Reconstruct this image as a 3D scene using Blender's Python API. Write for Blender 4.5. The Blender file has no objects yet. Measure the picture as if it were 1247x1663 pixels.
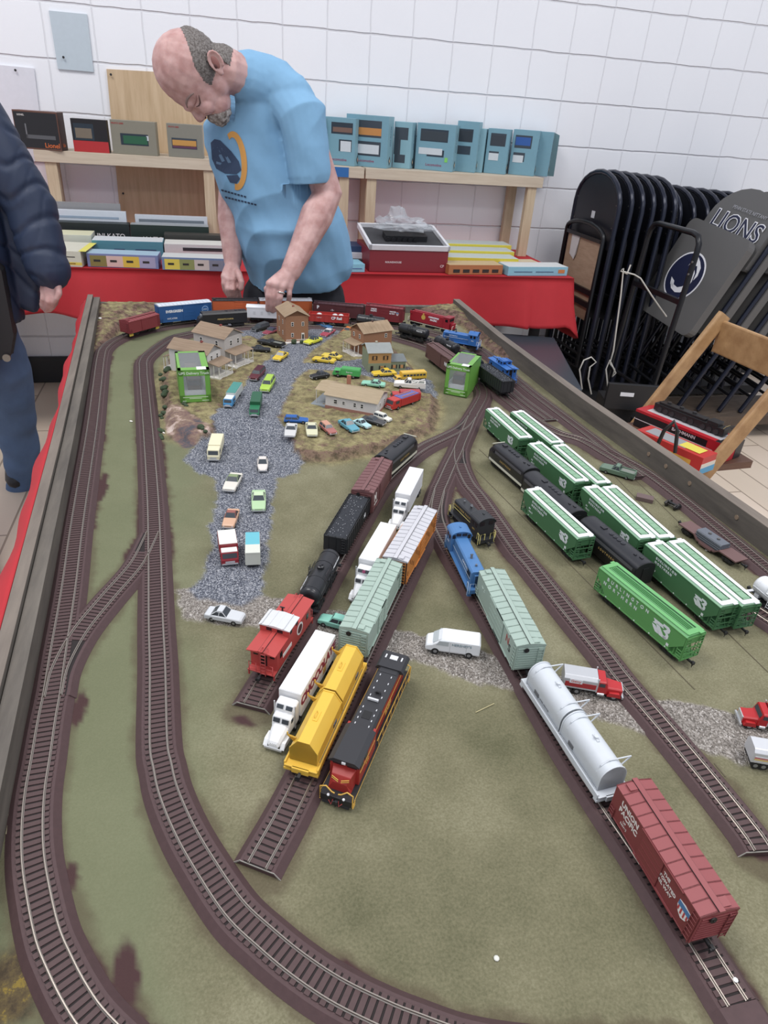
import bpy, bmesh, math, random
import numpy as np
from mathutils import Vector, Matrix
from mathutils.bvhtree import BVHTree
random.seed(7)
sc = bpy.context.scene
COL = sc.collection
PI = math.pi

# ---------------------------------------------------------------- camera
FPX, PITCH, ROLL, YAW, CAMH = 1112.15, 0.529799, 0.0757043, -0.262132, 1.368
W_IMG, H_IMG = 1247.0, 1663.0
_cy, _sy = math.cos(YAW), math.sin(YAW)
def _w(v): return Vector((v[0]*_cy - v[1]*_sy, v[0]*_sy + v[1]*_cy, v[2]))
_f = Vector((0, math.cos(PITCH), -math.sin(PITCH))); _r = Vector((1, 0, 0)); _u = _r.cross(_f)
_c, _s = math.cos(ROLL), math.sin(ROLL)
CR, CU, CF = _w(_c*_r + _s*_u), _w(-_s*_r + _c*_u), _w(_f)
CAMP = Vector((0, 0, CAMH))
cam_d = bpy.data.cameras.new('camera'); cam = bpy.data.objects.new('camera', cam_d); COL.objects.link(cam)
cam_d.sensor_fit = 'VERTICAL'; cam_d.sensor_height = 24.0; cam_d.lens = FPX/H_IMG*24.0
cam_d.clip_start = 0.02; cam_d.clip_end = 60
cam.matrix_world = Matrix(((CR.x, CU.x, -CF.x, 0), (CR.y, CU.y, -CF.y, 0), (CR.z, CU.z, -CF.z, CAMH), (0, 0, 0, 1)))
sc.camera = cam
def ray(x, y): return (x-W_IMG/2)/FPX*CR - (y-H_IMG/2)/FPX*CU + CF
def zp(x, y, z):                     # photo point -> place on the level z
    d = ray(x, y); return CAMP + d*((z-CAMH)/d.z)
def yp(x, y, Y):                     # photo point -> place on the upright plane Y
    d = ray(x, y); return CAMP + d*(Y/d.y)

# ---------------------------------------------------------------- light
sc.view_settings.view_transform = 'Standard'; sc.view_settings.look = 'None'
sc.view_settings.gamma = 1.0; sc.view_settings.use_curve_mapping = False
sc.view_settings.exposure = 0.16
world = bpy.data.worlds.new('gym_air'); sc.world = world; world.use_nodes = True
world.node_tree.nodes['Background'].inputs[0].default_value = (0.80, 0.86, 1.0, 1)
world.node_tree.nodes['Background'].inputs[1].default_value = 0.62
def area(name, loc, rot, size, sizey, power, color=(1, 1, 1)):
    l = bpy.data.lights.new(name, 'AREA'); l.shape = 'RECTANGLE'; l.size = size; l.size_y = sizey
    l.energy = power; l.color = color
    o = bpy.data.objects.new(name, l); COL.objects.link(o); o.location = loc; o.rotation_euler = rot; return o
area('gym_light', (-1.6, 1.2, 4.6), (0, 0, 0), 1.6, 1.6, 95, (1.0, 0.975, 0.95))
area('gym_light', (2.4, 0.6, 4.6), (0, 0, 0), 1.6, 1.6, 75, (1.0, 0.975, 0.95))
area('gym_light', (0.6, -2.6, 4.6), (math.radians(-15), 0, 0), 2.2, 1.6, 110, (1.0, 0.975, 0.95))

# ---------------------------------------------------------------- materials
def lin(c):
    if isinstance(c, str): c = tuple(int(c[i:i+2], 16)/255 for i in (0, 2, 4))
    elif max(c) > 1.001: c = tuple(v/255 for v in c)
    g_ = .3*c[0]+.59*c[1]+.11*c[2]; c = tuple(g_+(v-g_)*.86 for v in c)
    return tuple(v/12.92 if v <= .04045 else ((v+.055)/1.055)**2.4 for v in c) + (1,)
_M = {}
def mat(col, rough=.55, metal=0.0, noise=0.0, nscale=60, bump=0.0, spec=None, alpha=None, trans=0):
    key = (str(col), rough, metal, noise, nscale, bump, spec, alpha, trans)
    if key in _M: return _M[key]
    m = bpy.data.materials.new('surface'); m.use_nodes = True; nt = m.node_tree; b = nt.nodes['Principled BSDF']
    L = lin(col)
    b.inputs['Base Color'].default_value = L; b.inputs['Roughness'].default_value = rough; b.inputs['Metallic'].default_value = metal
    if spec is not None: b.inputs['Specular IOR Level'].default_value = spec
    if alpha is not None: b.inputs['Alpha'].default_value = alpha
    if trans: b.inputs['Transmission Weight'].default_value = trans
    tc = nt.nodes.new('ShaderNodeTexCoord')
    n = nt.nodes.new('ShaderNodeTexNoise'); n.inputs['Scale'].default_value = nscale; n.inputs['Detail'].default_value = 5
    nt.links.new(tc.outputs['Object'], n.inputs['Vector'])
    amt = noise if noise else .05
    mx = nt.nodes.new('ShaderNodeMix'); mx.data_type = 'RGBA'
    mx.inputs[6].default_value = tuple(v*(1-amt) for v in L[:3]) + (1,)
    mx.inputs[7].default_value = tuple(min(1, v*(1+amt)) for v in L[:3]) + (1,)
    nt.links.new(n.outputs['Fac'], mx.inputs[0]); nt.links.new(mx.outputs[2], b.inputs['Base Color'])
    if bump:
        bp = nt.nodes.new('ShaderNodeBump'); bp.inputs['Strength'].default_value = bump; bp.inputs['Distance'].default_value = .001
        nt.links.new(n.outputs['Fac'], bp.inputs['Height']); nt.links.new(bp.outputs['Normal'], b.inputs['Normal'])
    _M[key] = m; return m
def wood(col, col2, scale=(1, 12, 1), rough=.6):
    key = ('wood', str(col), str(col2), scale)
    if key in _M: return _M[key]
    m = bpy.data.materials.new('wood_grain'); m.use_nodes = True; nt = m.node_tree; b = nt.nodes['Principled BSDF']
    b.inputs['Roughness'].default_value = rough
    tc = nt.nodes.new('ShaderNodeTexCoord'); mp = nt.nodes.new('ShaderNodeMapping'); mp.inputs['Scale'].default_value = scale
    n = nt.nodes.new('ShaderNodeTexNoise'); n.inputs['Scale'].default_value = 6; n.inputs['Detail'].default_value = 8; n.inputs['Roughness'].default_value = .65
    cr = nt.nodes.new('ShaderNodeValToRGB'); cr.color_ramp.elements[0].position = .3; cr.color_ramp.elements[1].position = .7
    cr.color_ramp.elements[0].color = lin(col); cr.color_ramp.elements[1].color = lin(col2)
    nt.links.new(tc.outputs['Object'], mp.inputs[0]); nt.links.new(mp.outputs[0], n.inputs['Vector'])
    nt.links.new(n.outputs['Fac'], cr.inputs[0]); nt.links.new(cr.outputs[0], b.inputs['Base Color'])
    _M[key] = m; return m

# ---------------------------------------------------------------- mesh builder (mm inside models)
SPLIT = {'contents', 'end_panel', 'end_frame', 'door_track', 'lifting_bracket', 'roof_vent', 'ladder', 'handrail', 'window', 'roof_fan', 'step', 'exhaust_stack', 'headlight', 'chrome_trim', 'bumper', 'stripe', 'side_grille', 'side_slot', 'shutter', 'air_hose', 'end_railing', 'discharge_bay', 'post', 'side_window', 'yellow_step', 'crossbar', 'side_panel', 'grille', 'running_board', 'emblem', 'wheel', 'end_door', 'roof_marking', 'printed_panel', 'screw_hole', 'screw', 'felt_seam', 'data_panel', 'door_seam', 'louvre', 'rib', 'rivet', 'load'}
class MB:
    def __init__(s, m=None): s.v = []; s.f = []; s.k = []; s.mats = []; s.cur = 0; s.T = None; s.sm = []; s.comp = []; s.fc = []; s.smooth = False; (s.mat(m) if m else None)
    def mat(s, m):
        if m not in s.mats: s.mats.append(m)
        s.cur = s.mats.index(m); return s
    def add(s, vs, fs):
        n = len(s.v); nf = len(s.f)
        for p in vs:
            p = Vector(p); s.v.append(tuple(s.T @ p) if s.T is not None else tuple(p))
        for f in fs: s.f.append(tuple(i+n for i in f)); s.k.append(s.cur); s.sm.append(s.smooth)
        s.comp.append((n, len(s.v))); s.fc.append((nf, len(s.f))); return s
    def box(s, x0, x1, y0, y1, z0, z1):
        return s.add([(x0,y0,z0),(x1,y0,z0),(x1,y1,z0),(x0,y1,z0),(x0,y0,z1),(x1,y0,z1),(x1,y1,z1),(x0,y1,z1)],
                     [(0,3,2,1),(4,5,6,7),(0,1,5,4),(1,2,6,5),(2,3,7,6),(3,0,4,7)])
    def cb(s, cx, cy, cz, sx, sy, sz): return s.box(cx-sx/2, cx+sx/2, cy-sy/2, cy+sy/2, cz-sz/2, cz+sz/2)
    def tube(s, pts, r, n=8, close=True, smooth=True):
        pts = [Vector(p) for p in pts]; rs = r if isinstance(r, (list, tuple)) else [r]*len(pts)
        rings = []; prev = None
        for i, p in enumerate(pts):
            d = (pts[min(i+1, len(pts)-1)] - pts[max(i-1, 0)]).normalized()
            if prev is None:
                a = Vector((0, 0, 1)) if abs(d.z) < .9 else Vector((1, 0, 0)); u = d.cross(a).normalized()
            else: u = (prev - d*prev.dot(d)).normalized()
            prev = u; w = d.cross(u)
            rings.append([p + (u*math.cos(t) + w*math.sin(t))*rs[i] for t in [2*PI*k/n for k in range(n)]])
        vs = [v for R in rings for v in R]; fs = []
        for i in range(len(rings)-1):
            for k in range(n): a = i*n+k; b = i*n+(k+1) % n; fs.append((a, a+n, b+n, b))
        old = s.smooth; s.smooth = smooth; 
        if s.T is None or True: s.add(vs, fs)
        s.smooth = False
        if close:
            m = len(vs); s.add(rings[0], [tuple(range(n))]); s.add(rings[-1], [tuple(reversed(range(n)))])
        s.smooth = old; return s
    def loft(s, rings, caps=True, smooth=False, closed=True):
        n = len(rings[0]); vs = [v for R in rings for v in R]; fs = []
        for i in range(len(rings)-1):
            for k in range(n if closed else n-1): a = i*n+k; b = i*n+(k+1) % n; fs.append((a, b, b+n, a+n))
        old = s.smooth; s.smooth = smooth; s.add(vs, fs); s.smooth = old
        if caps: s.add(rings[0], [tuple(reversed(range(n)))]); s.add(rings[-1], [tuple(range(n))])
        return s
    def prism_x(s, prof, x0, x1, smooth=False, caps=True):      # profile [(y,z)] ccw seen from +x
        return s.loft([[(x0, y, z) for y, z in prof], [(x1, y, z) for y, z in prof]], caps=caps, smooth=smooth)
    def prism_y(s, prof, y0, y1, smooth=False):      # profile [(x,z)]
        return s.loft([[(x, y1, z) for x, z in prof], [(x, y0, z) for x, z in prof]], smooth=smooth)
    def prism_z(s, prof, z0, z1, smooth=False):
        return s.loft([[(x, y, z0) for x, y in prof], [(x, y, z1) for x, y in prof]], smooth=smooth)
    def sph(s, c, r, nu=12, nv=8):
        r = r if isinstance(r, (tuple, list)) else (r, r, r); R = []
        for i in range(nv+1):
            t = -PI/2 + PI*i/nv; cc = max(math.cos(t), 1e-3)
            R.append([(c[0]+r[0]*cc*math.cos(2*PI*k/nu), c[1]+r[1]*cc*math.sin(2*PI*k/nu), c[2]+r[2]*math.sin(t)) for k in range(nu)])
        return s.loft(R, smooth=True)
    def quad(s, a, b, c, d): return s.add([a, b, c, d], [(0, 1, 2, 3)])
    def poly(s, pts): return s.add(pts, [tuple(range(len(pts)))])
    def mesh(s, scale=.001):
        me = bpy.data.meshes.new('mesh'); me.from_pydata([(v[0]*scale, v[1]*scale, v[2]*scale) for v in s.v], [], s.f)
        for m in s.mats: me.materials.append(m)
        me.polygons.foreach_set('material_index', s.k); me.polygons.foreach_set('use_smooth', s.sm); me.update(); return me
    def groups(s):
        n = len(s.comp); lo = []; hi = []
        for a, b in s.comp: q = np.array(s.v[a:b]); lo.append(q.min(0)-.35); hi.append(q.max(0)+.35)
        lab = list(range(n))
        def find(i):
            while lab[i] != i: lab[i] = lab[lab[i]]; i = lab[i]
            return i
        for i in range(n):
            for j in range(i):
                if (lo[i] < hi[j]).all() and (lo[j] < hi[i]).all(): lab[find(i)] = find(j)
        g = {}
        for i in range(n): g.setdefault(find(i), []).append(i)
        return list(g.values())
    def build(s, name, parent=None, scale=.001, bevel=0, label=None, **kw):
        if name in SPLIT and parent is not None and len(s.comp) > 1:
            G = s.groups()
            if 1 < len(G) <= 24:
                fo = [0]
                for a, b in s.fc: fo.append(b)
                for g in G:
                    m = MB(); m.mats = s.mats
                    for i in g:
                        a, b = s.comp[i]; off = len(m.v)-a; m.v += s.v[a:b]; f0, f1 = s.fc[i]
                        m.f += [tuple(k+off for k in f) for f in s.f[f0:f1]]; m.k += s.k[f0:f1]; m.sm += s.sm[f0:f1]
                    m.comp = []; m.fc = []; o = m.build(name, parent, scale, bevel, label, **kw)
                return o
        o = bpy.data.objects.new(name, s.mesh(scale)); COL.objects.link(o)
        if parent: o.parent = parent
        if bevel:
            b = o.modifiers.new('edges', 'BEVEL'); b.width = bevel*scale; b.segments = 2; b.limit_method = 'ANGLE'; b.angle_limit = math.radians(40)
        if label: o['label'] = label
        for k, v in kw.items(): o[k] = v
        return o
def thing(name, label, cat, loc=(0, 0, 0), rot=0.0, group=None):
    o = bpy.data.objects.new(name, None); COL.objects.link(o); o.empty_display_size = .02
    o.location = loc
    o.rotation_euler = rot if isinstance(rot, (tuple, list)) else (0, 0, rot)
    o['label'] = label; o['category'] = cat
    if group: o['group'] = group
    return o
def tag(o, label, cat, group=None):
    o['label'] = label; o['category'] = cat
    if group: o['group'] = group
    return o
def struct(o): o['kind'] = 'structure'; return o
def arc(cx, cy, r, a0, a1, n, ry=None):
    ry = r if ry is None else ry
    return [(cx+r*math.cos(math.radians(a0+(a1-a0)*i/n)), cy+ry*math.sin(math.radians(a0+(a1-a0)*i/n))) for i in range(n+1)]
_fc = {}
def text_mesh(s, size, m, ext=.15, bold=0.0, shear=0, space=1.0):
    key = (s, size, m.name, ext, bold, shear, space)
    if key in _fc: return _fc[key]
    c = bpy.data.curves.new('lettering', 'FONT'); c.body = s; c.size = size*.001; c.extrude = ext*.001; c.offset = bold*.001
    c.align_x = 'CENTER'; c.align_y = 'CENTER'; c.shear = shear; c.space_character = space; c.resolution_u = 3
    o = bpy.data.objects.new('lettering', c); COL.objects.link(o)
    dg = bpy.context.evaluated_depsgraph_get(); me = bpy.data.meshes.new_from_object(o.evaluated_get(dg))
    bpy.data.objects.remove(o); me.materials.clear(); me.materials.append(m); _fc[key] = me; return me
def text(parent, s, size, m, loc, nrm='-y', rot=0, name='lettering', **kw):
    """lettering standing on the face whose outward normal is nrm; loc in mm"""
    me = text_mesh(s, size, m, **kw); o = bpy.data.objects.new(name, me); COL.objects.link(o); o.parent = parent
    R = {'-y': Matrix.Rotation(PI/2, 4, 'X'), 'y': Matrix.Rotation(PI, 4, 'Z') @ Matrix.Rotation(PI/2, 4, 'X'),
         'x': Matrix.Rotation(PI/2, 4, 'Z') @ Matrix.Rotation(PI/2, 4, 'X'), '-x': Matrix.Rotation(-PI/2, 4, 'Z') @ Matrix.Rotation(PI/2, 4, 'X'),
         'z': Matrix.Identity(4)}[nrm]
    o.matrix_local = Matrix.Translation(Vector(loc)*.001) @ R @ Matrix.Rotation(rot, 4, 'Z'); return o
def catmull(P, n=8):
    P = [Vector((p[0], p[1], 0)) for p in P]; out = []
    Q = [P[0]*2-P[1]] + P + [P[-1]*2-P[-2]]
    for i in range(1, len(Q)-2):
        a, b, c, d = Q[i-1:i+3]
        for k in range(n):
            t = k/n; out.append(.5*((2*b) + (c-a)*t + (2*a-5*b+4*c-d)*t*t + (3*b-a-3*c+d)*t**3))
    out.append(P[-1]); return out
def resample(P, step):
    d = [0.0]
    for i in range(1, len(P)): d.append(d[-1] + (P[i]-P[i-1]).length)
    n = max(2, int(round(d[-1]/step))); out = []; j = 0
    for k in range(n+1):
        t = d[-1]*k/n
        while j < len(P)-2 and d[j+1] < t: j += 1
        u = (t-d[j])/max(1e-9, d[j+1]-d[j]); out.append(P[j].lerp(P[j+1], min(1, max(0, u))))
    return out
ZF, ZG, ZR = 0.0, 0.778, 0.788     # floor, layout ground, rail top (metres)
# ================================================================= SETTING
WY = 3.8035
def wall_mat():
    m = bpy.data.materials.new('painted_block'); m.use_nodes = True; nt = m.node_tree; b = nt.nodes['Principled BSDF']
    b.inputs['Roughness'].default_value = .5
    N = nt.nodes.new; L = nt.links.new
    g = N('ShaderNodeNewGeometry'); sp = N('ShaderNodeSeparateXYZ'); L(g.outputs['Position'], sp.inputs[0])
    nz = N('ShaderNodeTexNoise'); nz.inputs['Scale'].default_value = 9; nz.inputs['Detail'].default_value = 6
    L(g.outputs['Position'], nz.inputs['Vector'])
    def mth(op, a, bb=None, cc=None):
        n = N('ShaderNodeMath'); n.operation = op
        for i, q in enumerate((a, bb, cc)):
            if q is None: continue
            if hasattr(q, 'node'): L(q, n.inputs[i])
            else: n.inputs[i].default_value = q
        return n.outputs[0]
    wob = mth('MULTIPLY', mth('SUBTRACT', nz.outputs['Fac'], .5), .012)
    def joint(src, off, wid, per=.2032):
        a = mth('ADD', mth('SUBTRACT', src, off), wob)
        fr = mth('FRACT', mth('ADD', mth('DIVIDE', a, per), 50.5))
        d = mth('MULTIPLY', mth('ABSOLUTE', mth('SUBTRACT', fr, .5)), per)
        mr = N('ShaderNodeMapRange'); mr.interpolation_type = 'SMOOTHSTEP'
        L(d, mr.inputs[0]); mr.inputs[1].default_value = wid*.25; mr.inputs[2].default_value = wid; mr.inputs[3].default_value = 0; mr.inputs[4].default_value = 1
        return mr.outputs[0]
    jx = joint(sp.outputs[0], 1.594, .0040); jz = joint(sp.outputs[2], 1.8704, .0058)
    h = mth('MINIMUM', mth('ADD', mth('MULTIPLY', jx, .45), .55), jz)
    n2 = N('ShaderNodeTexNoise'); n2.inputs['Scale'].default_value = 160; n2.inputs['Detail'].default_value = 4; L(g.outputs['Position'], n2.inputs['Vector'])
    n3 = N('ShaderNodeTexNoise'); n3.inputs['Scale'].default_value = 45; n3.inputs['Detail'].default_value = 3; L(g.outputs['Position'], n3.inputs['Vector'])
    hh = mth('ADD', mth('ADD', mth('MULTIPLY', h, 1.0), mth('MULTIPLY', n2.outputs['Fac'], .12)), mth('MULTIPLY', n3.outputs['Fac'], .10))
    bp = N('ShaderNodeBump'); bp.inputs['Strength'].default_value = .8; bp.inputs['Distance'].default_value = .0045
    L(hh, bp.inputs['Height']); L(bp.outputs['Normal'], b.inputs['Normal'])
    n4 = N('ShaderNodeTexNoise'); n4.inputs['Scale'].default_value = 2.2; n4.inputs['Detail'].default_value = 6; L(g.outputs['Position'], n4.inputs['Vector'])
    c = N('ShaderNodeMix'); c.data_type = 'RGBA'; c.inputs[6].default_value = lin((236, 237, 242)); c.inputs[7].default_value = lin((246, 247, 251)); L(n4.outputs['Fac'], c.inputs[0])
    c2 = N('ShaderNodeMix'); c2.data_type = 'RGBA'; c2.inputs[6].default_value = lin((214, 213, 218)); L(h, c2.inputs[0]); L(c.outputs[2], c2.inputs[7])
    L(c2.outputs[2], b.inputs['Base Color']); return m
def floor_mat():
    m = bpy.data.materials.new('gym_tile'); m.use_nodes = True; nt = m.node_tree; b = nt.nodes['Principled BSDF']
    b.inputs['Roughness'].default_value = .38
    N = nt.nodes.new; L = nt.links.new
    g = N('ShaderNodeNewGeometry'); mp = N('ShaderNodeMapping'); mp.inputs['Rotation'].default_value = (0, 0, math.radians(90)); L(g.outputs['Position'], mp.inputs[0])
    br = N('ShaderNodeTexBrick'); br.inputs['Scale'].default_value = 1.0; br.offset = .5
    br.inputs['Brick Width'].default_value = .9; br.inputs['Row Height'].default_value = .15; br.inputs['Mortar Size'].default_value = .004
    br.inputs['Color1'].default_value = lin((224, 203, 182)); br.inputs['Color2'].default_value = lin((216, 196, 172)); br.inputs['Mortar'].default_value = lin((160, 140, 120))
    L(mp.outputs[0], br.inputs['Vector']); L(br.outputs['Color'], b.inputs['Base Color']); return m
mb = MB(wall_mat()); mb.box(-3.2, 6.0, WY, WY+.2, 0, 4.2); struct(mb.build('wall_back', scale=1))
mb = MB(floor_mat()); mb.box(-3.2, 6.0, -2.5, WY+.2, -.1, 0); struct(mb.build('floor', scale=1))
mb = MB(mat((30, 30, 34), .45)); mb.box(-3.2, 6.0, WY-.018, WY, 0, .14); struct(mb.build('baseboard_back', scale=1, bevel=.004))

# wall plates and boards screwed to the wall
def wall_board(name, label, cat, pts, m, th=.008, screws=()):
    P = [yp(x, y, WY-.01) for x, y in pts]; mb = MB(m)
    mb.loft([[(p.x, WY-.001-th, p.z) for p in P], [(p.x, WY-.001, p.z) for p in P]])
    root = thing(name, label, cat, (P[0].x, WY-.01, P[0].z))
    o = mb.build('panel', root, 1); o.matrix_local = Matrix.Translation((-P[0].x, -(WY-.01), -P[0].z))
    s = MB(mat((60, 60, 62), .4, .6))
    for x, y in screws:
        p = yp(x, y, WY-.01-th); s.T = Matrix.Translation((p.x-P[0].x, p.y-.0005-(WY-.01), p.z-P[0].z)) @ Matrix.Rotation(PI/2, 4, 'X'); s.tube([(0, 0, -.001), (0, 0, .002)], .005, 10)
    if screws: s.build('screw', root, 1)
wall_board('metal_cover_plate', 'blank pale grey metal cover plate screwed high on the white block wall', 'cover plate', [(79, 17), (141, 23), (152, 117), (94, 112)], mat((190, 203, 212), .4), screws=[(103, 93)])
wall_board('plywood_panel', 'tan plywood sheet fixed to the block wall behind the man and shelf', 'plywood panel', [(173, 112), (345, 122), (350, 372), (197, 366)], wood((190, 158, 118), (214, 184, 146), (9, 1, .7)), th=.012, screws=[(180, 121), (200, 314)])
wall_board('painted_cover_board', 'large white painted board on the wall at far left above the shelf', 'cover board', [(-60, 100), (55, 111), (74, 262), (-50, 262)], mat((222, 222, 230), .4), th=.01, screws=[(25, 114)])

# ================================================================= LAYOUT TABLE
OL = [(-.376, 2.290), (-.298, 1.231), (-.262, .684), (-.215, -.06)]            # outer left edge
OR = [(.826, 2.290), (.822, 1.850), (.840, 1.353), (.865, 1.042), (.880, .805), (.915, -.06)]
IL = [(x+.034, y) for x, y in OL]; IR = [(x-.022, y) for x, y in OR]
ZT = .820
def lerp_edge(E, y):
    for (x0, y0), (x1, y1) in zip(E, E[1:]):
        if y0 >= y >= y1: return x0 + (x1-x0)*(y0-y)/(y0-y1)
    return E[0][0] if y > E[0][1] else E[-1][0]
table = thing('model_railroad_table', 'long weathered wooden table carrying the model railroad with its raised plank rim', 'table', (.25, 1.1, 0))
TI = Matrix.Translation((-.25, -1.1, 0))
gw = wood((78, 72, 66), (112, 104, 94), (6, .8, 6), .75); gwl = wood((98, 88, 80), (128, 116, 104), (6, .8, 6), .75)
def plank(E, w0, sgn):
    mb = MB(gw)
    R = []
    for x, y in E: R.append([(x, y, .66), (x+sgn*w0, y, .66), (x+sgn*w0, y, ZT), (x, y, ZT)] if sgn > 0 else [(x-w0, y, .66), (x, y, .66), (x, y, ZT), (x-w0, y, ZT)])
    mb.loft(R); 
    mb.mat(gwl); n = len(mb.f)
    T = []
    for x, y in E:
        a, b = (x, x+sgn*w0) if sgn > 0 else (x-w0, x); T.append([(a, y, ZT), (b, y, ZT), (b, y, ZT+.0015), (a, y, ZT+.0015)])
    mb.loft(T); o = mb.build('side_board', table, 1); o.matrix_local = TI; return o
plank(OL, .015, 1); plank(OR, .022, -1)
mb = MB(gw); mb.loft([[(x+.0165, y, .66), (x+.034, y, .66), (x+.034, y, ZT-.006), (x+.0165, y, ZT-.006)] for x, y in OL]); o = mb.build('inner_board', table, 1); o.matrix_local = TI
mb = MB(gw); mb.box(-.342, .804, 2.268, 2.290, .66, .80); o = mb.build('end_board', table, 1); o.matrix_local = TI
mb = MB(gw); mb.box(-.181, .893, -.06, -.038, .66, ZT); o = mb.build('end_board', table, 1); o.matrix_local = TI
mb = MB(gw); mb.loft([[(IL[0][0], 2.268, .70), (IR[0][0], 2.268, .70), (IR[0][0], 2.268, .755), (IL[0][0], 2.268, .755)], [(IL[-1][0], -.038, .70), (IR[-1][0], -.038, .70), (IR[-1][0], -.038, .755), (IL[-1][0], -.038, .755)]])
o = mb.build('deck', table, 1); o.matrix_local = TI
for x, y in ((-.28, 2.22), (.76, 2.22), (-.13, .02), (.84, .02), (-.21, 1.1), (.78, 1.1)):
    mb = MB(gw); mb.box(x-.035, x+.035, y-.035, y+.035, 0, .70); o = mb.build('leg', table, 1); o.matrix_local = TI
# screw holes in right board, bracket
mb = MB(mat((140, 118, 96), .8))
for x, y in ((1052, 736), (1094, 755), (1128, 783), (1204, 838)):
    p = zp(x, y, .805); mb.T = Matrix.Translation((lerp_edge(IR, p.y)-.0002, p.y, .803)) @ Matrix.Rotation(PI/2, 4, 'Y'); mb.tube([(0, 0, -.001), (0, 0, .001)], .0045, 8)
o = mb.build('screw_hole', table, 1); o.matrix_local = TI

# ---- scenery: one height field
def pip(x, y, P):
    c = False; j = len(P)-1
    for i in range(len(P)):
        xi, yi = P[i]; xj, yj = P[j]
        if (yi > y) != (yj > y) and x < (xj-xi)*(y-yi)/(yj-yi)+xi: c = not c
        j = i
    return c
def sdf(X, Y, P):                    # signed distance grid, inside positive
    D = np.full(X.shape, 1e9); ins = np.zeros(X.shape, bool); j = len(P)-1
    for i in range(len(P)):
        x0, y0 = P[j]; x1, y1 = P[i]; dx, dy = x1-x0, y1-y0
        t = np.clip(((X-x0)*dx+(Y-y0)*dy)/(dx*dx+dy*dy+1e-12), 0, 1)
        D = np.minimum(D, np.hypot(X-x0-t*dx, Y-y0-t*dy))
        with np.errstate(divide='ignore', invalid='ignore'):
            cnd = ((y1 > Y) != (y0 > Y)) & (X < (x0-x1)*(Y-y1)/((y0-y1) if y0 != y1 else 1e-12)+x1)
        ins ^= cnd; j = i
    return np.where(ins, D, -D)
def gp(P, z=ZG): return [(zp(x, y, z).x, zp(x, y, z).y) for x, y in P]
PLZ = .016
plateau = gp([(262, 655), (258, 615), (268, 580), (300, 556), (360, 545), (420, 541), (520, 530), (585, 536), (640, 560), (672, 590), (705, 625), (715, 655), (706, 690), (660, 712), (600, 728), (540, 738), (478, 738), (462, 720), (400, 700), (345, 700), (330, 712), (300, 706), (275, 700)], ZG+PLZ)
road = gp([(318, 722), (352, 704), (342, 690), (375, 662), (400, 632), (420, 606), (440, 590), (468, 566), (484, 548), (505, 534), (550, 530), (555, 545), (530, 562), (505, 580), (488, 600), (520, 600), (590, 592), (650, 602), (700, 618), (712, 648), (690, 648), (640, 632), (560, 612), (500, 610), (480, 626), (466, 655), (452, 690), (466, 712), (478, 740), (492, 752), (486, 768), (450, 778), (444, 812), (440, 850), (432, 905), (430, 930), (424, 965), (392, 985), (330, 975), (312, 960), (332, 930), (345, 890), (342, 850), (352, 812), (350, 780), (318, 765), (300, 748)])
road2 = gp([(402, 528), (440, 545), (420, 560), (398, 548), (300, 520), (280, 512), (330, 512)])
lg1 = gp([(286, 958), (320, 958), (420, 970), (480, 975), (520, 985), (600, 1005), (640, 1022), (720, 1040), (770, 1050), (838, 1080), (870, 1090), (960, 1110), (1060, 1140), (1120, 1142), (1200, 1162), (1247, 1185), (1300, 1230), (1300, 1290), (1247, 1245), (1200, 1238), (1120, 1212), (1040, 1190), (950, 1160), (838, 1122), (760, 1108), (680, 1075), (600, 1060), (520, 1040), (430, 1020), (360, 1014), (300, 1004)])
pink = gp([(268, 672), (290, 668), (312, 684), (340, 700), (342, 708), (326, 716), (312, 728), (298, 728), (284, 716), (270, 704)])
# far terraces
hillL = gp([(140, 484), (380, 482), (372, 496), (255, 502), (205, 520), (178, 545), (150, 565), (145, 560)], ZG+.02)
hillR = gp([(620, 486), (748, 488), (838, 552), (852, 588), (800, 566), (748, 520), (680, 500)], ZG+.02)
NXg, NYg = 260, 520
ys = np.linspace(2.268, -.038, NYg); u = np.linspace(0, 1, NXg)
XL = np.array([lerp_edge(IL, y) for y in ys]); XR = np.array([lerp_edge(IR, y) for y in ys])
Xg = XL[:, None] + (XR-XL)[:, None]*u[None, :]; Yg = np.repeat(ys[:, None], NXg, 1)
rng = np.random.RandomState(3)
def vnoise(X, Y, s, seed):
    r = np.random.RandomState(seed); G = r.rand(256, 256); x = X/s; y = Y/s
    xi = np.floor(x).astype(int); yi = np.floor(y).astype(int); fx = x-xi; fy = y-yi; fx = fx*fx*(3-2*fx); fy = fy*fy*(3-2*fy)
    g = lambda a, b: G[a % 256, b % 256]
    return (g(xi, yi)*(1-fx)+g(xi+1, yi)*fx)*(1-fy) + (g(xi, yi+1)*(1-fx)+g(xi+1, yi+1)*fx)*fy
def fbm(X, Y, s, seed): return (vnoise(X, Y, s, seed)*.5+vnoise(X, Y, s/2, seed+1)*.3+vnoise(X, Y, s/4, seed+2)*.2)-.5
def sm(a, b, t): q = np.clip((t-a)/(b-a), 0, 1); return q*q*(3-2*q)
nzA = fbm(Xg, Yg, .04, 11); nzB = fbm(Xg, Yg, .015, 21); nzC = fbm(Xg, Yg, .12, 31)
dP = sdf(Xg, Yg, plateau) + nzB*.006
dR = np.maximum(sdf(Xg, Yg, road), sdf(Xg, Yg, road2)) + nzB*.016
dL = sdf(Xg, Yg, lg1) + nzB*.014
dK = sdf(Xg, Yg, pink) + nzB*.012
dHL = sdf(Xg, Yg, hillL); dHR = sdf(Xg, Yg, hillR)
H = ZG + PLZ*sm(-.004, .022, dP)
ramp = sm(0, .02, dR)*sm(-.10, .06, sdf(Xg, Yg, plateau))
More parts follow.
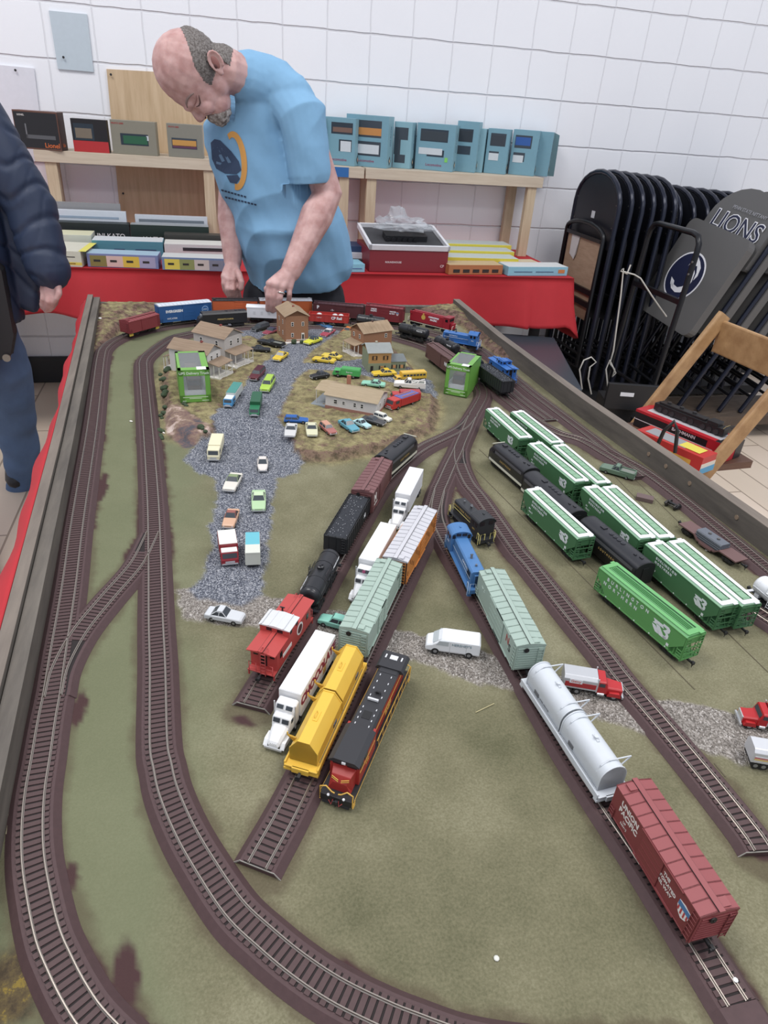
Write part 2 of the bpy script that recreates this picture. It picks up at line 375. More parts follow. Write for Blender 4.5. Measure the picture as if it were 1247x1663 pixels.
H = np.where((dR > 0), np.minimum(H, ZG + .002 + PLZ*sm(-.01, .09, dP)), H)
H += sm(-.03, .02, dP)*nzB*.008*(1-sm(0, .01, dR)) + sm(-.002, .004, dR)*.0012 + sm(-.002, .004, dL)*.0012
hl = sm(0, .07, dHL)*.6 + .4*sm(.0, .018, dHL); hr = sm(0, .06, dHR)*.6+.4*sm(0, .015, dHR)
H += hl*(.028+nzA*.014+nzB*.006) + hr*(.030+nzA*.012+nzB*.006)
Hs_grid = H
def ground(x, y):
    j = int(np.argmin(np.abs(ys-y))); xx = Xg[j]; i = int(np.argmin(np.abs(xx-x))); return float(Hs_grid[j, i])
me = bpy.data.meshes.new('ground')
V = np.stack([Xg, Yg, H], -1).reshape(-1, 3)
idx = np.arange(NYg*NXg).reshape(NYg, NXg)
Fq = np.stack([idx[:-1, :-1], idx[1:, :-1], idx[1:, 1:], idx[:-1, 1:]], -1).reshape(-1, 4)
me.from_pydata(V.tolist(), [], Fq.tolist()); me.polygons.foreach_set('use_smooth', [True]*len(me.polygons))
def attr(name, r, g, b_):
    a = me.color_attributes.new(name, 'FLOAT_COLOR', 'POINT'); D = np.stack([r, g, b_, np.ones_like(r)], -1).reshape(-1); a.data.foreach_set('color', D.astype(np.float32))
scen = np.clip(sm(-.03, .008, dP) + sm(-.004, .004, np.maximum(dHL, dHR)), 0, 1)
steep = np.hypot(*np.gradient(H, .0045)); bank = sm(.12, .45, steep+nzB*.2)*np.clip(sm(-.03, .03, dP)+sm(0, .01, np.maximum(dHL, dHR)), 0, 1)
# brown mud by the near-left edge and yellow turf
mudd = sm(0, .03, .37-Yg-np.abs(Xg+.2)*.0+nzC*.1)*sm(0, .012, -(Xg-(lerp_edge(IL, .4)+.0))+.055+nzA*.06)
attr('maska', sm(-.003, .003, dR), sm(-.003, .003, dL), scen)
attr('maskb', bank, sm(-.004, .004, dK), mudd)
def ground_mat():
    m = bpy.data.materials.new('scenic_ground'); m.use_nodes = True; nt = m.node_tree; b = nt.nodes['Principled BSDF']; b.inputs['Roughness'].default_value = .95
    b.inputs['Specular IOR Level'].default_value = .15
    N = nt.nodes.new; L = nt.links.new
    g = N('ShaderNodeNewGeometry'); A = N('ShaderNodeAttribute'); A.attribute_name = 'maska'; B = N('ShaderNodeAttribute'); B.attribute_name = 'maskb'
    sa = N('ShaderNodeSeparateColor'); sb = N('ShaderNodeSeparateColor'); L(A.outputs['Color'], sa.inputs[0]); L(B.outputs['Color'], sb.inputs[0])
    def noise(s, d=5, r=.6):
        n = N('ShaderNodeTexNoise'); n.inputs['Scale'].default_value = s; n.inputs['Detail'].default_value = d; n.inputs['Roughness'].default_value = r; L(g.outputs['Position'], n.inputs['Vector']); return n.outputs['Fac']
    def ramp(f, stops):
        r = N('ShaderNodeValToRGB'); e = r.color_ramp.elements
        while len(e) < len(stops): e.new(.5)
        for q, (p, c) in zip(e, stops): q.position = p; q.color = lin(c)
        L(f, r.inputs[0]); return r.outputs[0]
    def mix(f, a, c):
        x = N('ShaderNodeMix'); x.data_type = 'RGBA'; L(f, x.inputs[0]); L(a, x.inputs[6]); L(c, x.inputs[7]); return x.outputs[2]
    def vor(s):
        v = N('ShaderNodeTexVoronoi'); v.inputs['Scale'].default_value = s; L(g.outputs['Position'], v.inputs['Vector']); return v
    n1 = noise(7, 4); n2 = noise(420, 4, .7); nf = noise(70, 4, .7)
    def mul(a, k, a2, k2):
        q = N('ShaderNodeMath'); q.operation = 'MULTIPLY'; L(a, q.inputs[0]); q.inputs[1].default_value = k
        w = N('ShaderNodeMath'); w.operation = 'MULTIPLY_ADD'; L(a2, w.inputs[0]); w.inputs[1].default_value = k2; L(q.outputs[0], w.inputs[2]); return w.outputs[0]
    felt = ramp(mul(n1, .55, n2, .45), [(.33, (92, 91, 66)), (.5, (117, 113, 86)), (.66, (140, 136, 108))])
    dry = ramp(mul(noise(30, 6, .75), .7, n2, .3), [(.36, (84, 80, 58)), (.47, (122, 112, 78)), (.56, (150, 140, 96)), (.68, (164, 154, 116))])
    bankc = ramp(mul(noise(60, 6, .8), .8, n2, .2), [(.38, (62, 54, 46)), (.47, (98, 76, 66)), (.54, (128, 98, 90)), (.60, (104, 100, 64)), (.68, (140, 128, 92))])
    v1 = vor(620); v2 = vor(560)
    grav = ramp(v1.outputs['Color'], [(.0, (60, 64, 74)), (.4, (100, 105, 118)), (.7, (150, 154, 164)), (1, (222, 222, 226))])
    lgr = ramp(v2.outputs['Color'], [(.0, (92, 86, 80)), (.4, (138, 130, 122)), (.75, (176, 168, 160)), (1, (222, 216, 210))])
    pk = ramp(noise(22, 5, .7), [(.36, (84, 82, 88)), (.45, (120, 94, 88)), (.53, (140, 118, 100)), (.60, (186, 160, 150)), (.70, (206, 190, 180))])
    mud = ramp(noise(26, 6, .75), [(.36, (44, 40, 34)), (.48, (78, 66, 50)), (.56, (96, 82, 54)), (.61, (134, 112, 48)), (.70, (84, 76, 56))])
    C3 = N('ShaderNodeAttribute'); C3.attribute_name = 'maskc'; sc_ = N('ShaderNodeSeparateColor'); L(C3.outputs['Color'], sc_.inputs[0])
    dk = N('ShaderNodeRGB'); dk.outputs[0].default_value = lin((84, 72, 56)); bw = N('ShaderNodeRGB'); bw.outputs[0].default_value = lin((74, 52, 52))
    grn = N('ShaderNodeRGB'); grn.outputs[0].default_value = lin((108, 114, 84)); felt = mix(sc_.outputs[2], felt, grn.outputs[0])
    felt = mix(sc_.outputs[0], felt, dk.outputs[0]); felt = mix(sc_.outputs[1], felt, bw.outputs[0])
    c = mix(sa.outputs[2], felt, dry); c = mix(sb.outputs[0], c, bankc); c = mix(sb.outputs[2], c, mud)
    c = mix(sa.outputs[1], c, lgr); c = mix(sa.outputs[0], c, grav); c = mix(sb.outputs[1], c, pk)
    L(c, b.inputs['Base Color'])
    # relief
    gm = N('ShaderNodeMath'); gm.operation = 'MAXIMUM'; L(sa.outputs[0], gm.inputs[0]); L(sa.outputs[1], gm.inputs[1])
    hm = N('ShaderNodeMix'); L(gm.outputs[0], hm.inputs[0]); L(n2, hm.inputs[2]); 
    inv = N('ShaderNodeMath'); inv.operation = 'MULTIPLY'; L(v1.outputs['Distance'], inv.inputs[0]); inv.inputs[1].default_value = -3; L(inv.outputs[0], hm.inputs[3])
    bp = N('ShaderNodeBump'); bp.inputs['Strength'].default_value = .8; bp.inputs['Distance'].default_value = .0012; L(hm.outputs[0], bp.inputs['Height']); L(bp.outputs['Normal'], b.inputs['Normal'])
    return m
me.materials.append(ground_mat())
scn = bpy.data.objects.new('scenery_ground', me); COL.objects.link(scn); scn.parent = table; scn.matrix_local = TI
scn['label'] = 'olive felt with gravel roads and grassy banks'
# grooves cut in the felt on the right
mb = MB(mat((92, 84, 64), .9))
for a, b_ in (((778, 730), (1013, 946)), ((771, 762), (1128, 1120)), ((1168, 1015), (1247, 1092)), ((1000, 748), (1112, 858)), ((950, 914), (1000, 960)), ((1085, 1135), (1150, 1210)), ((1160, 1240), (1178, 1262)), ((985, 760), (1100, 880))):
    p, q = zp(*a, ZG), zp(*b_, ZG); d = (q-p).normalized(); n = Vector((-d.y, d.x, 0))*.0007
    mb.add([p-n+Vector((0,0,.0006)), p+n+Vector((0,0,.0006)), q+n+Vector((0,0,.0006)), q-n+Vector((0,0,.0006)), p-n-Vector((0,0,.001)), p+n-Vector((0,0,.001)), q+n-Vector((0,0,.001)), q-n-Vector((0,0,.001))], [(0,3,2,1), (4,5,6,7), (0,1,5,4), (2,3,7,6), (1,2,6,5), (3,0,4,7)])
o = mb.build('felt_seam', table, 1); o.matrix_local = TI
# ================================================================= TRACKS
BR = mat((76, 53, 54), .7, noise=.18, nscale=180, bump=.2)          # brown plastic roadbed
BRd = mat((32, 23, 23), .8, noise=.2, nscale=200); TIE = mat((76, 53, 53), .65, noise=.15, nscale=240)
RAIL = mat((158, 148, 138), .36, .8); GREYP = mat((150, 146, 138), .6)
def PT(L): return [(zp(x, y, ZR).x, zp(x, y, ZR).y) for x, y in L]
def mm(L): return [(x*.001, y*.001) for x, y in L]
done = []
def sect(p, n, pts): return [(p.x+n.x*a, p.y+n.y*a, z) for a, z in pts]
def track(name, label, P, near=None, end0=False, end1=False, lift=0.0, bed_only=False, gauge_from=0, rail_trim=(0, 0), other=None):
    """P: centre line; other: paths whose ties and roadbed this one gives way to"""
    C = resample(catmull(P, 10), .0067); zb = ZG+.0003; zt = ZR-.0036+lift
    nn = []
    for i in range(len(C)):
        d = (C[min(i+1, len(C)-1)]-C[max(i-1, 0)]).normalized(); nn.append(Vector((-d.y, d.x, 0)))
    root = thing(name, label, 'track', (C[0].x, C[0].y, ZG)); T = Matrix.Translation((-C[0].x, -C[0].y, -ZG))
    def fin(mb, nm, **k): o = mb.build(nm, root, 1, **k); o.matrix_local = T; return o
    m = MB(BR); prof = [(-.0235, zb), (-.0170, zt), (.0170, zt), (.0235, zb)]
    m.loft([sect(p, n, prof) for p, n in zip(C, nn)])
    if end0 or end1:
        m.mat(GREYP)
        for e, p, n, dd in ((end0, C[0], nn[0], -1), (end1, C[-1], nn[-1], 1)):
            if e:
                d = Vector((n.y, -n.x, 0))*dd*.0006
                m.loft([sect(p+d*k, n, [(-.0236, zb), (-.0171, zt+.0002), (-.0155, zt+.0002), (-.0215, zb)]) for k in (0, 1)])
                m.loft([sect(p+d*k, n, [(.0215, zb), (.0155, zt+.0002), (.0171, zt+.0002), (.0236, zb)]) for k in (0, 1)])
                m.loft([sect(p+d*k, n, [(-.017, zt-.0012), (-.017, zt), (.017, zt), (.017, zt-.0012)]) for k in (0, 1)])
    fin(m, 'roadbed')
    if not bed_only:
        g = MB(BRd); g.loft([sect(p, n, [(-.0134, zt-.001), (-.0134, zt+.0002), (.0134, zt+.0002), (.0134, zt-.001)]) for p, n in zip(C, nn)]); fin(g, 'tie_gap_shade')  # near-black strip below the ties: groove shade between them put into its colour
        t = MB(TIE)
        for i in range(len(C)-1):
            c = (C[i]+C[i+1])/2; n = (nn[i]+nn[i+1]).normalized(); d = Vector((n.y, -n.x, 0))
            w = .0138
            if other:
                q = min((c-o_).length for o_ in other)
                if q < .0155: continue
            hw = .0023
            pts = [c-n*w-d*hw, c+n*w-d*hw, c+n*w+d*hw, c-n*w+d*hw]
            z0, z1 = zt, zt+.0011
            t.add([(p.x, p.y, z0) for p in pts]+[(p.x, p.y, z1) for p in pts], [(4,5,6,7), (0,1,5,4), (1,2,6,5), (2,3,7,6), (3,0,4,7)])
        fin(t, 'ties')
        a, b = rail_trim; Cr = C[a:len(C)-b or None]; nr = nn[a:len(C)-b or None]
        for s in (-1, 1):
            r = MB(RAIL); o_ = .00865*s
            r.loft([sect(p, n, [(o_-.0013, zt+.001), (o_-.0005, zt+.0016), (o_-.00045, ZR), (o_+.00045, ZR), (o_+.0005, zt+.0016), (o_+.0013, zt+.001)]) for p, n in zip(Cr, nr)])
            fin(r, 'rail')
    return C
p_T1 = mm([(190, 135), (120, 140), (50, 158), (-10, 182), (-50, 212), (-85, 243)]) + PT([(153.6,1658.8),(121,1611.5),(95.4,1561),(76,1513),(61,1445),(53,1391),(51.7,1337),(56,1281),(65,1228.5),(75,1166),(84,1120),(93,1060),(110.8,951.5),(125.7,841),(148,700),(156.6,631.6)]) + mm([(-286, 1800), (-284, 1880), (-262, 1950), (-220, 2015), (-160, 2070), (-85, 2112), (0, 2142), (100, 2160), (215, 2168), (330, 2160), (430, 2140), (530, 2102), (610, 2055), (680, 1990), (730, 1910), (755, 1820), (758, 1720), (756, 1620), (760, 1500), (768, 1400), (777, 1300)]) + PT([(1000, 724), (1050, 764), (1110, 808), (1160, 848), (1200, 880), (1247, 918), (1330, 985)])
p_T1[-8:-6] = mm([(783, 1220), (788, 1150)])
C1 = track('outer_loop_track', 'outermost brown roadbed track running round the whole table edge', p_T1)
p_T2 = mm([(300, 168), (250, 176), (200, 188), (150, 205)]) + PT([(669,1663),(620.6,1643),(548,1607),(486,1566),(433,1522.6),(380,1472),(328,1395),(296,1337.6),(272.7,1280.7),(263.4,1240.6),(257,1200.5),(255.4,1080),(252.6,1000),(250.8,900),(247.8,805.9),(240.4,700),(234.7,631.6),(232.4,600),(237,578)]) + mm([(-125, 1950), (-85, 1995), (-20, 2040), (60, 2070), (150, 2090), (240, 2094), (330, 2085), (410, 2058), (480, 2012), (540, 1950), (590, 1880), (625, 1800), (648, 1710), (660, 1620), (668, 1530), (677, 1430), (694, 1325), (716, 1255)]) + PT([(945, 712), (982, 733), (1015, 753), (1040, 772)])
C2 = track('inner_loop_track', 'second track from the edge, curving round inside the outer loop', p_T2, lift=.0001, other=[p for p in C1 if p.x > .5])
C3 = track('crossover_track', 'short diagonal track linking the two left-hand loops', PT([(247.6,862),(243,872),(220.6,914.5),(175,966.7),(129.7,1022),(97.4,1080),(85,1128)]), lift=.0002, other=C1+C2)
p_S = PT([(785,640),(767.5,673.7),(757.8,696),(749,715.4),(743.4,729.8),(731.4,753.9),(719.3,781),(709.7,805)])
p_T4 = PT([(745,727),(745.8,744),(751.4,761.9),(762.6,784.3),(778.7,803.6),(808,845),(842,893),(861.9,915),(935.4,1004.4),(980.2,1057.7),(1016,1103.5),(1085,1183),(1153.8,1264.9),(1219,1346.4),(1240.8,1379)])
C6 = track('yard_lead_track', 'long siding from the yard lead down past the yellow car to an open end', mm([(655, 1640), (645, 1570)]) + p_S[:-1] + mm([(372, 1020), (340, 950), (303, 881), (180, 669), (59, 453), (8, 371)]), end1=True, lift=.0003, other=C2)
C4 = track('yard_siding_track', 'empty siding running down the right past the red tanker truck', p_T4, end1=True, lift=.0004, other=C6)
C5 = track('yard_siding_track', 'siding holding the blue switcher, white tanks and maroon boxcar', PT([(714, 795)]) + mm([(352, 966), (340, 912), (338, 828), (343, 706), (346, 560), (348, 450), (354, 375), (361, 300), (366, 190)]), lift=.0005, other=C6)
m = MB(BR); zb = ZG+.0003
a_, b_ = C5[-1], C5[-1]+Vector((.002, -.030, 0))
m.loft([[(p.x-.0235, p.y, zb), (p.x-.017, p.y, z), (p.x+.017, p.y, z), (p.x+.0235, p.y, zb)] for p, z in ((a_, ZR-.0025), (b_, ZR-.003))]); tag(m.build('track_bumper_pad', scale=1), 'smooth brown pad closing the track end in front of the maroon boxcar', 'track end')
C7 = track('yard_siding_track', 'siding under the red caboose with grey cut end near the white semi', PT([(769, 672)]) + mm([(521, 1309), (487, 1275), (444, 1242), (403, 1211), (356, 1163), (278, 1063), (210, 940), (141, 805), (84, 694), (14, 562)]), end1=True, lift=.0006, other=C6)
C8 = track('stub_siding_track', 'dusty short siding between the right-hand loops, ended by a bent wire loop', mm([(560, 2010), (615, 1950), (660, 1880), (690, 1800), (703, 1700), (708, 1600), (713, 1457), (729, 1326)]), end1=True, lift=.0001, other=C1+C2)
C9 = track('edge_siding_track', 'piece of siding coming out beside the last green hopper at the right edge', mm([(713, 690), (735, 620), (757, 540), (775, 470)]), lift=.0001)
# brown paint that went past the roadbed edges onto the felt
allp = np.array([(p.x, p.y) for C in (C1, C2, C3, C4, C5, C6, C7, C8, C9) for p in C[::2]])
dm = np.full(Xg.shape, 1e9)
for x_, y_ in allp:
    jj = np.where(np.abs(ys-y_) < .075)[0]
    if len(jj): a0, a1 = jj[0], jj[-1]+1; dm[a0:a1] = np.minimum(dm[a0:a1], np.hypot(Xg[a0:a1]-x_, Yg[a0:a1]-y_))
ov = (1-sm(.0235, .034, dm+nzB*.010+nzA*.012))*.62
patch = (1-sm(.024, .027, dm-nzC*.012+nzB*.004))*sm(.10, .14, fbm(Xg, Yg, .10, 77))
for a_x, a_y, r_x, r_y in ((zp(128, 1150, ZG).x, zp(128, 1150, ZG).y, .007, .028), (zp(112, 1425, ZG).x, zp(112, 1425, ZG).y, .008, .012), (zp(205, 1590, ZG).x, zp(205, 1590, ZG).y, .010, .030), (zp(166, 790, ZG).x, zp(166, 790, ZG).y, .009, .05)):
    patch = np.maximum(patch, 1-sm(.8, 1.15, np.hypot((Xg-a_x)/r_x, (Yg-a_y)/r_y)+nzB*.8))
green = sm(.02, -.08, Xg+.02+nzC*.1)*.75
attr('maskc', np.clip(ov, 0, 1), np.clip(patch, 0, 1), np.clip(green, 0, 1))
mb = MB(mat((58, 74, 50), .95, noise=.5, nscale=200)); rr_ = random.Random(4)
for cx_, cy_, n_ in ((263, 612, 6), (266, 640, 7), (264, 668, 6), (262, 700, 5), (272, 598, 5), (300, 668, 3), (330, 706, 3)):
    for _ in range(n_):
        p = zp(cx_+rr_.uniform(-4, 4), cy_+rr_.uniform(-9, 9), ZG+.008); g = ground(p.x, p.y); k = rr_.uniform(.004, .009); mb.sph((p.x, p.y, g+k*.3), (k, k, k*.7), 7, 5)
o = mb.build('lichen_clumps', scale=1); o['kind'] = 'stuff'; o['label'] = 'dark green lichen clumps along the bank beside the inner loop track'; o['category'] = 'lichen'
# wire loop at stub end, screws / white dabs
mb = MB(mat((170, 166, 158), .35, .7)); p = zp(905, 682, ZG)
mb.tube([(p.x+.008*math.cos(t), p.y+.008*math.sin(t), ZG+.0012+.002*math.sin(2*t)) for t in [i*.42 for i in range(16)]], .0006, 6); tag(mb.build('wire_loop', scale=1), 'bent silver wire loop lying at the end of the stub siding', 'wire')
def dab(name, label, x, y, r, c, cat='scrap', z=ZG, ry=1.0):
    p = zp(x, y, z); h = ground(p.x, p.y) if z == ZG else z; mb = MB(mat(c, .7)); mb.sph((0, 0, 0), (r, r*ry, r*.35), 8, 5); o = mb.build(name); o.location = (p.x, p.y, h+r*.0003); o.rotation_euler = (0, 0, x); tag(o, label, cat)
dab('paper_scrap', 'tiny white scrap on the mat in front of the yellow car siding', 806, 1557, 2.6, (205, 205, 196))
dab('paper_scrap', 'small white oval scrap between the two left tracks', 213, 685, 4.2, (226, 222, 214), ry=.6)
dab('paper_scrap', 'white dab on the grassy terrace in the far left corner', 164, 528, 5.5, (235, 235, 235))
dab('paper_scrap', 'white chip beside the inner track near the pink plaster', 266, 704, 4, (226, 220, 210), ry=.5)
dab('paper_scrap', 'white fleck on the felt between the two right tracks', 934, 695, 3, (240, 238, 230))
dab('paper_scrap', 'white flake beside the depressed flatcar', 1147, 894, 2.6, (240, 238, 230))
dab('track_pin', 'bright silver pin head on the rail beyond the maroon boxcar', 1194, 1592, 2.2, (240, 240, 240), 'pin', z=ZR)
mb = MB(mat((190, 178, 130), .8)); p = zp(772, 1158, ZG); q = zp(802, 1144, ZG); mb.tube([(p.x, p.y, ZG+.001), (q.x, q.y, ZG+.0015)], .0005, 5); tag(mb.build('straw_strand', scale=1), 'pale straw strand lying on the mat below the white van', 'straw')
mb = MB(mat((150, 142, 112), .8)); L_ = [zp(x, y, ZG) for x, y in ((8, 1290), (15, 1312), (14, 1335), (10, 1356))]; mb.tube([(v.x, v.y, ground(v.x, v.y)+.001) for v in L_], .0005, 5); tag(mb.build('straw_strand', scale=1), 'thin pale strand on the left table rim strip', 'straw')
# ================================================================= ROLLING STOCK
BLK = mat((34, 35, 38), .5); WHL = mat((70, 66, 64), .4, .5); STEEL = mat((120, 118, 116), .35, .7); WHT = mat((226, 228, 232), .45)
def truck(root, x, n=2, m=None, half=13):
    b = MB(m or BLK)
    for s in (-1, 1):
        b.prism_y([(-half, 5), (-half+3, 3), (half-3, 3), (half, 5), (half, 7), (4, 9), (-4, 9), (-half, 7)], s*11.6-.8, s*11.6+.8)
        for k in range(n): xx = (-half+4)+(2*half-8)*k/(n-1); b.cb(xx, s*12.6, 5.6, 3.6, 1.4, 3.4)
        b.cb(0, s*12.2, 4.6, 5, 1.6, 3)
    b.cb(0, 0, 7.2, 5, 23, 2.6); o = b.build('truck', root); o.location.x = x*.001
    for k in range(n):
        xx = (-half+4)+(2*half-8)*k/(n-1); w = MB(WHL); w.tube([(xx, -10, 5.2), (xx, 10, 5.2)], 1, 6)
        for s in (-1, 1): w.tube([(xx, s*8.0, 5.2), (xx, s*10.2, 5.2)], 5.1, 14, smooth=False); w.tube([(xx, s*7.4, 5.2), (xx, s*8.0, 5.2)], 5.6, 14, smooth=False)
        w.build('wheelset', o)
    return o
def coupler(root, x, d):
    b = MB(BLK); b.cb(x+d*4, 0, 8, 8, 2.2, 2.4); b.cb(x+d*9, d*.9, 8, 4, 3.2, 4); b.cb(x+d*10.6, -d*1.8, 8, 1.6, 1.6, 4); b.tube([(x+d*9, 0, 6), (x+d*9.5, 0, 1.2)], .5, 5); b.build('coupler', root)
def under(root, L, z=10, w=24, tx=None, n=2, half=13):
    b = MB(BLK); b.box(-L/2+3, L/2-3, -4, 4, z-3, z); b.box(-L/2, L/2, -w/2, w/2, z-.8, z+.4)
    for s in (-1, 1): b.box(-14, 12, s*9-3, s*9+3, z-5, z-1)
    b.tube([(16, -5, z-3.4), (30, -5, z-3.4)], 2.6, 8); b.build('underframe', root)
    t = tx if tx else L/2-24
    truck(root, t, n, half=half); truck(root, -t, n, half=half); coupler(root, L/2, 1); coupler(root, -L/2, -1)
def ladder(b, x, y, z0, z1, w, ax='x', n=6, r=.45):
    for k in range(n):
        z = z0+(z1-z0)*(k+.5)/n
        if ax == 'x': b.tube([(x-w/2, y, z), (x+w/2, y, z)], r, 5)
        else: b.tube([(x, y-w/2, z), (x, y+w/2, z)], r, 5)
    for s in (-1, 1):
        if ax == 'x': b.tube([(x+s*w/2, y, z0), (x+s*w/2, y, z1)], r, 5)
        else: b.tube([(x, y+s*w/2, z0), (x, y+s*w/2, z1)], r, 5)
def boxcar(root, L, col, roofc=None, endc=None, W=35.5, zt=47, zb=10.5, doors=((0, 26),), ribs=0, walk=True, open_door=False, sidelad=True):
    C = mat(col, .5); RC = mat(roofc or col, .5); EC = mat(endc or col, .5); h = L/2
    under(root, L-4, zb)
    b = MB(C); b.box(-h, h, -W/2, W/2, zb, zt)
    if ribs:
        for k in range(ribs):
            x = -h+4+(L-8)*k/(ribs-1)
            if any(abs(x-d) < w/2+1 for d, w in doors): continue
            for s in (-1, 1): b.cb(x, s*(W/2+.3), (zb+zt)/2, 1.3, .8, zt-zb-2)
    b.cb(0, 0, zb+.6, L-2, W+1.0, 1.4); b.build('body', root, bevel=.3)
    e = MB(EC)
    for s in (-1, 1):
        for k in range(9):
            z = zb+2.6+(zt-zb-4)*k/9; e.cb(s*(h+.35), 0, z+1.3, 1.5, W-3.4, 1.7)
        for q in (-1, 1): e.cb(s*(h+.1), q*(W/2-.8), (zb+zt)/2, 1, 1.9, zt-zb)
    e.build('end_panel', root, bevel=.3)
    r = MB(RC); w2 = W/2+.8
    r.prism_x([(-w2, zt-.8), (w2, zt-.8), (w2, zt+.4), (0, zt+3.4), (-w2, zt+.4)], -h-.6, h+.6)
    n = max(8, int(L/11))
    for k in range(n+1):
        x = -h+L*k/n
        for s in (-1, 1): r.add([(x-.6, s*2.5, zt+3.3), (x+.6, s*2.5, zt+3.3), (x+.6, s*(w2-.2), zt+.72), (x-.6, s*(w2-.2), zt+.72), (x-.6, s*2.5, zt+2.5), (x+.6, s*2.5, zt+2.5), (x+.6, s*(w2-.2), zt), (x-.6, s*(w2-.2), zt)], [(0,1,2,3), (3,2,1,0), (0,4,5,1), (1,5,6,2), (2,6,7,3), (3,7,4,0)])
    r.build('roof', root)
    if walk:
        k = MB(RC); k.box(-h-1.5, h+1.5, -2.7, 2.7, zt+3.7, zt+4.5)
        for s in (-1, 1): k.box(s*(h-6)-4, s*(h-6)+4, 2.7 if s > 0 else -11, 11 if s > 0 else -2.7, zt+2.6, zt+3.6)
        k.mat(mat((40, 34, 34), .8)); k.box(-h-1, h+1, -2.95, -2.7, zt+3.4, zt+4.3); k.box(-h-1, h+1, 2.7, 2.95, zt+3.4, zt+4.3); k.build('running_board', root)
    for dx, dw in doors:
        for s in (-1, 1):
            d = MB(BLK if (open_door and s < 0) else C); d.cb(dx, s*(W/2+.5), (zb+zt)/2, dw, 1.2, zt-zb-3)
            if not (open_door and s < 0):
                for q in range(5): d.cb(dx, s*(W/2+1.15), zb+4+(zt-zb-8)*q/4, dw-2, .5, .9)
            d.build('door', root); 
        t = MB(C)
        for s in (-1, 1): t.cb(dx+dw*.4, s*(W/2+1.2), zt-1.2, dw*2, 1.2, 1.0); t.cb(dx+dw*.4, s*(W/2+1.2), zb+.8, dw*2, 1.2, 1.0)
        t.build('door_track', root)
    if sidelad:
        l = MB(C)
        for s in (-1, 1): ladder(l, s*(h-4), -s*(W/2+1.1), zb, zt-2, 6.5, n=7); ladder(l, s*(h+1.8), s*(W/2-5), zb, zt-2, 6.5, 'y', n=7); ladder(l, s*(h-4), s*(W/2+1.1), zb, zb+12, 6.5, n=3)
        l.build('ladder', root)
        w = MB(mat((45, 42, 42), .5, .4)); w.T = Matrix.Translation((h+1.6, -6, zt-5)) @ Matrix.Rotation(PI/2, 4, 'Y'); w.tube([(0, 0, 0), (0, 0, 1)], 3.2, 12); w.tube([(0, 0, -1), (0, 0, 2)], .8, 6); w.build('brake_wheel', root)
def bn_logo(root, m, x, z, y, s=1.0, side=-1):
    b = MB(m); o = side
    def P(pts):
        q = [(x+a*s*(1 if side < 0 else -1), y, z+c*s) for a, c in pts]; q2 = [(a, y+o*.25, c) for a, _, c in q]; n = len(q)
        b.add(q+q2, [tuple(range(n)), tuple(reversed(range(n, 2*n)))]+[(i, (i+1) % n, n+(i+1) % n, n+i) for i in range(n)])
    P([(-11, 5.5), (1, 5.5), (3.5, 2.2), (-5.5, 2.2), (-7, 0.6), (-11, 0.6), (-8.8, 3)])
    P([(-11, -1), (-7, -1), (-1, -5), (-1, -7.5), (-5, -7.5), (-9, -4)])
    P([(-6.5, 1.4), (-2, 1.6), (5, -4.8), (9, -4.8), (9, -7.5), (0, -7.5), (-4, -3)])
    P([(1.6, 7.5), (8.5, 7.5), (11, 5.6), (11, 2.2), (9, .4), (11, -1.6), (11, -5), (8.6, -7.4), (5, -7.4), (5, -4.6), (7.4, -4.2), (7.4, -1.6), (3, .4), (5.4, 2.2), (7.2, 4.6), (1.4, 4.9)])
    b.build('emblem', root)
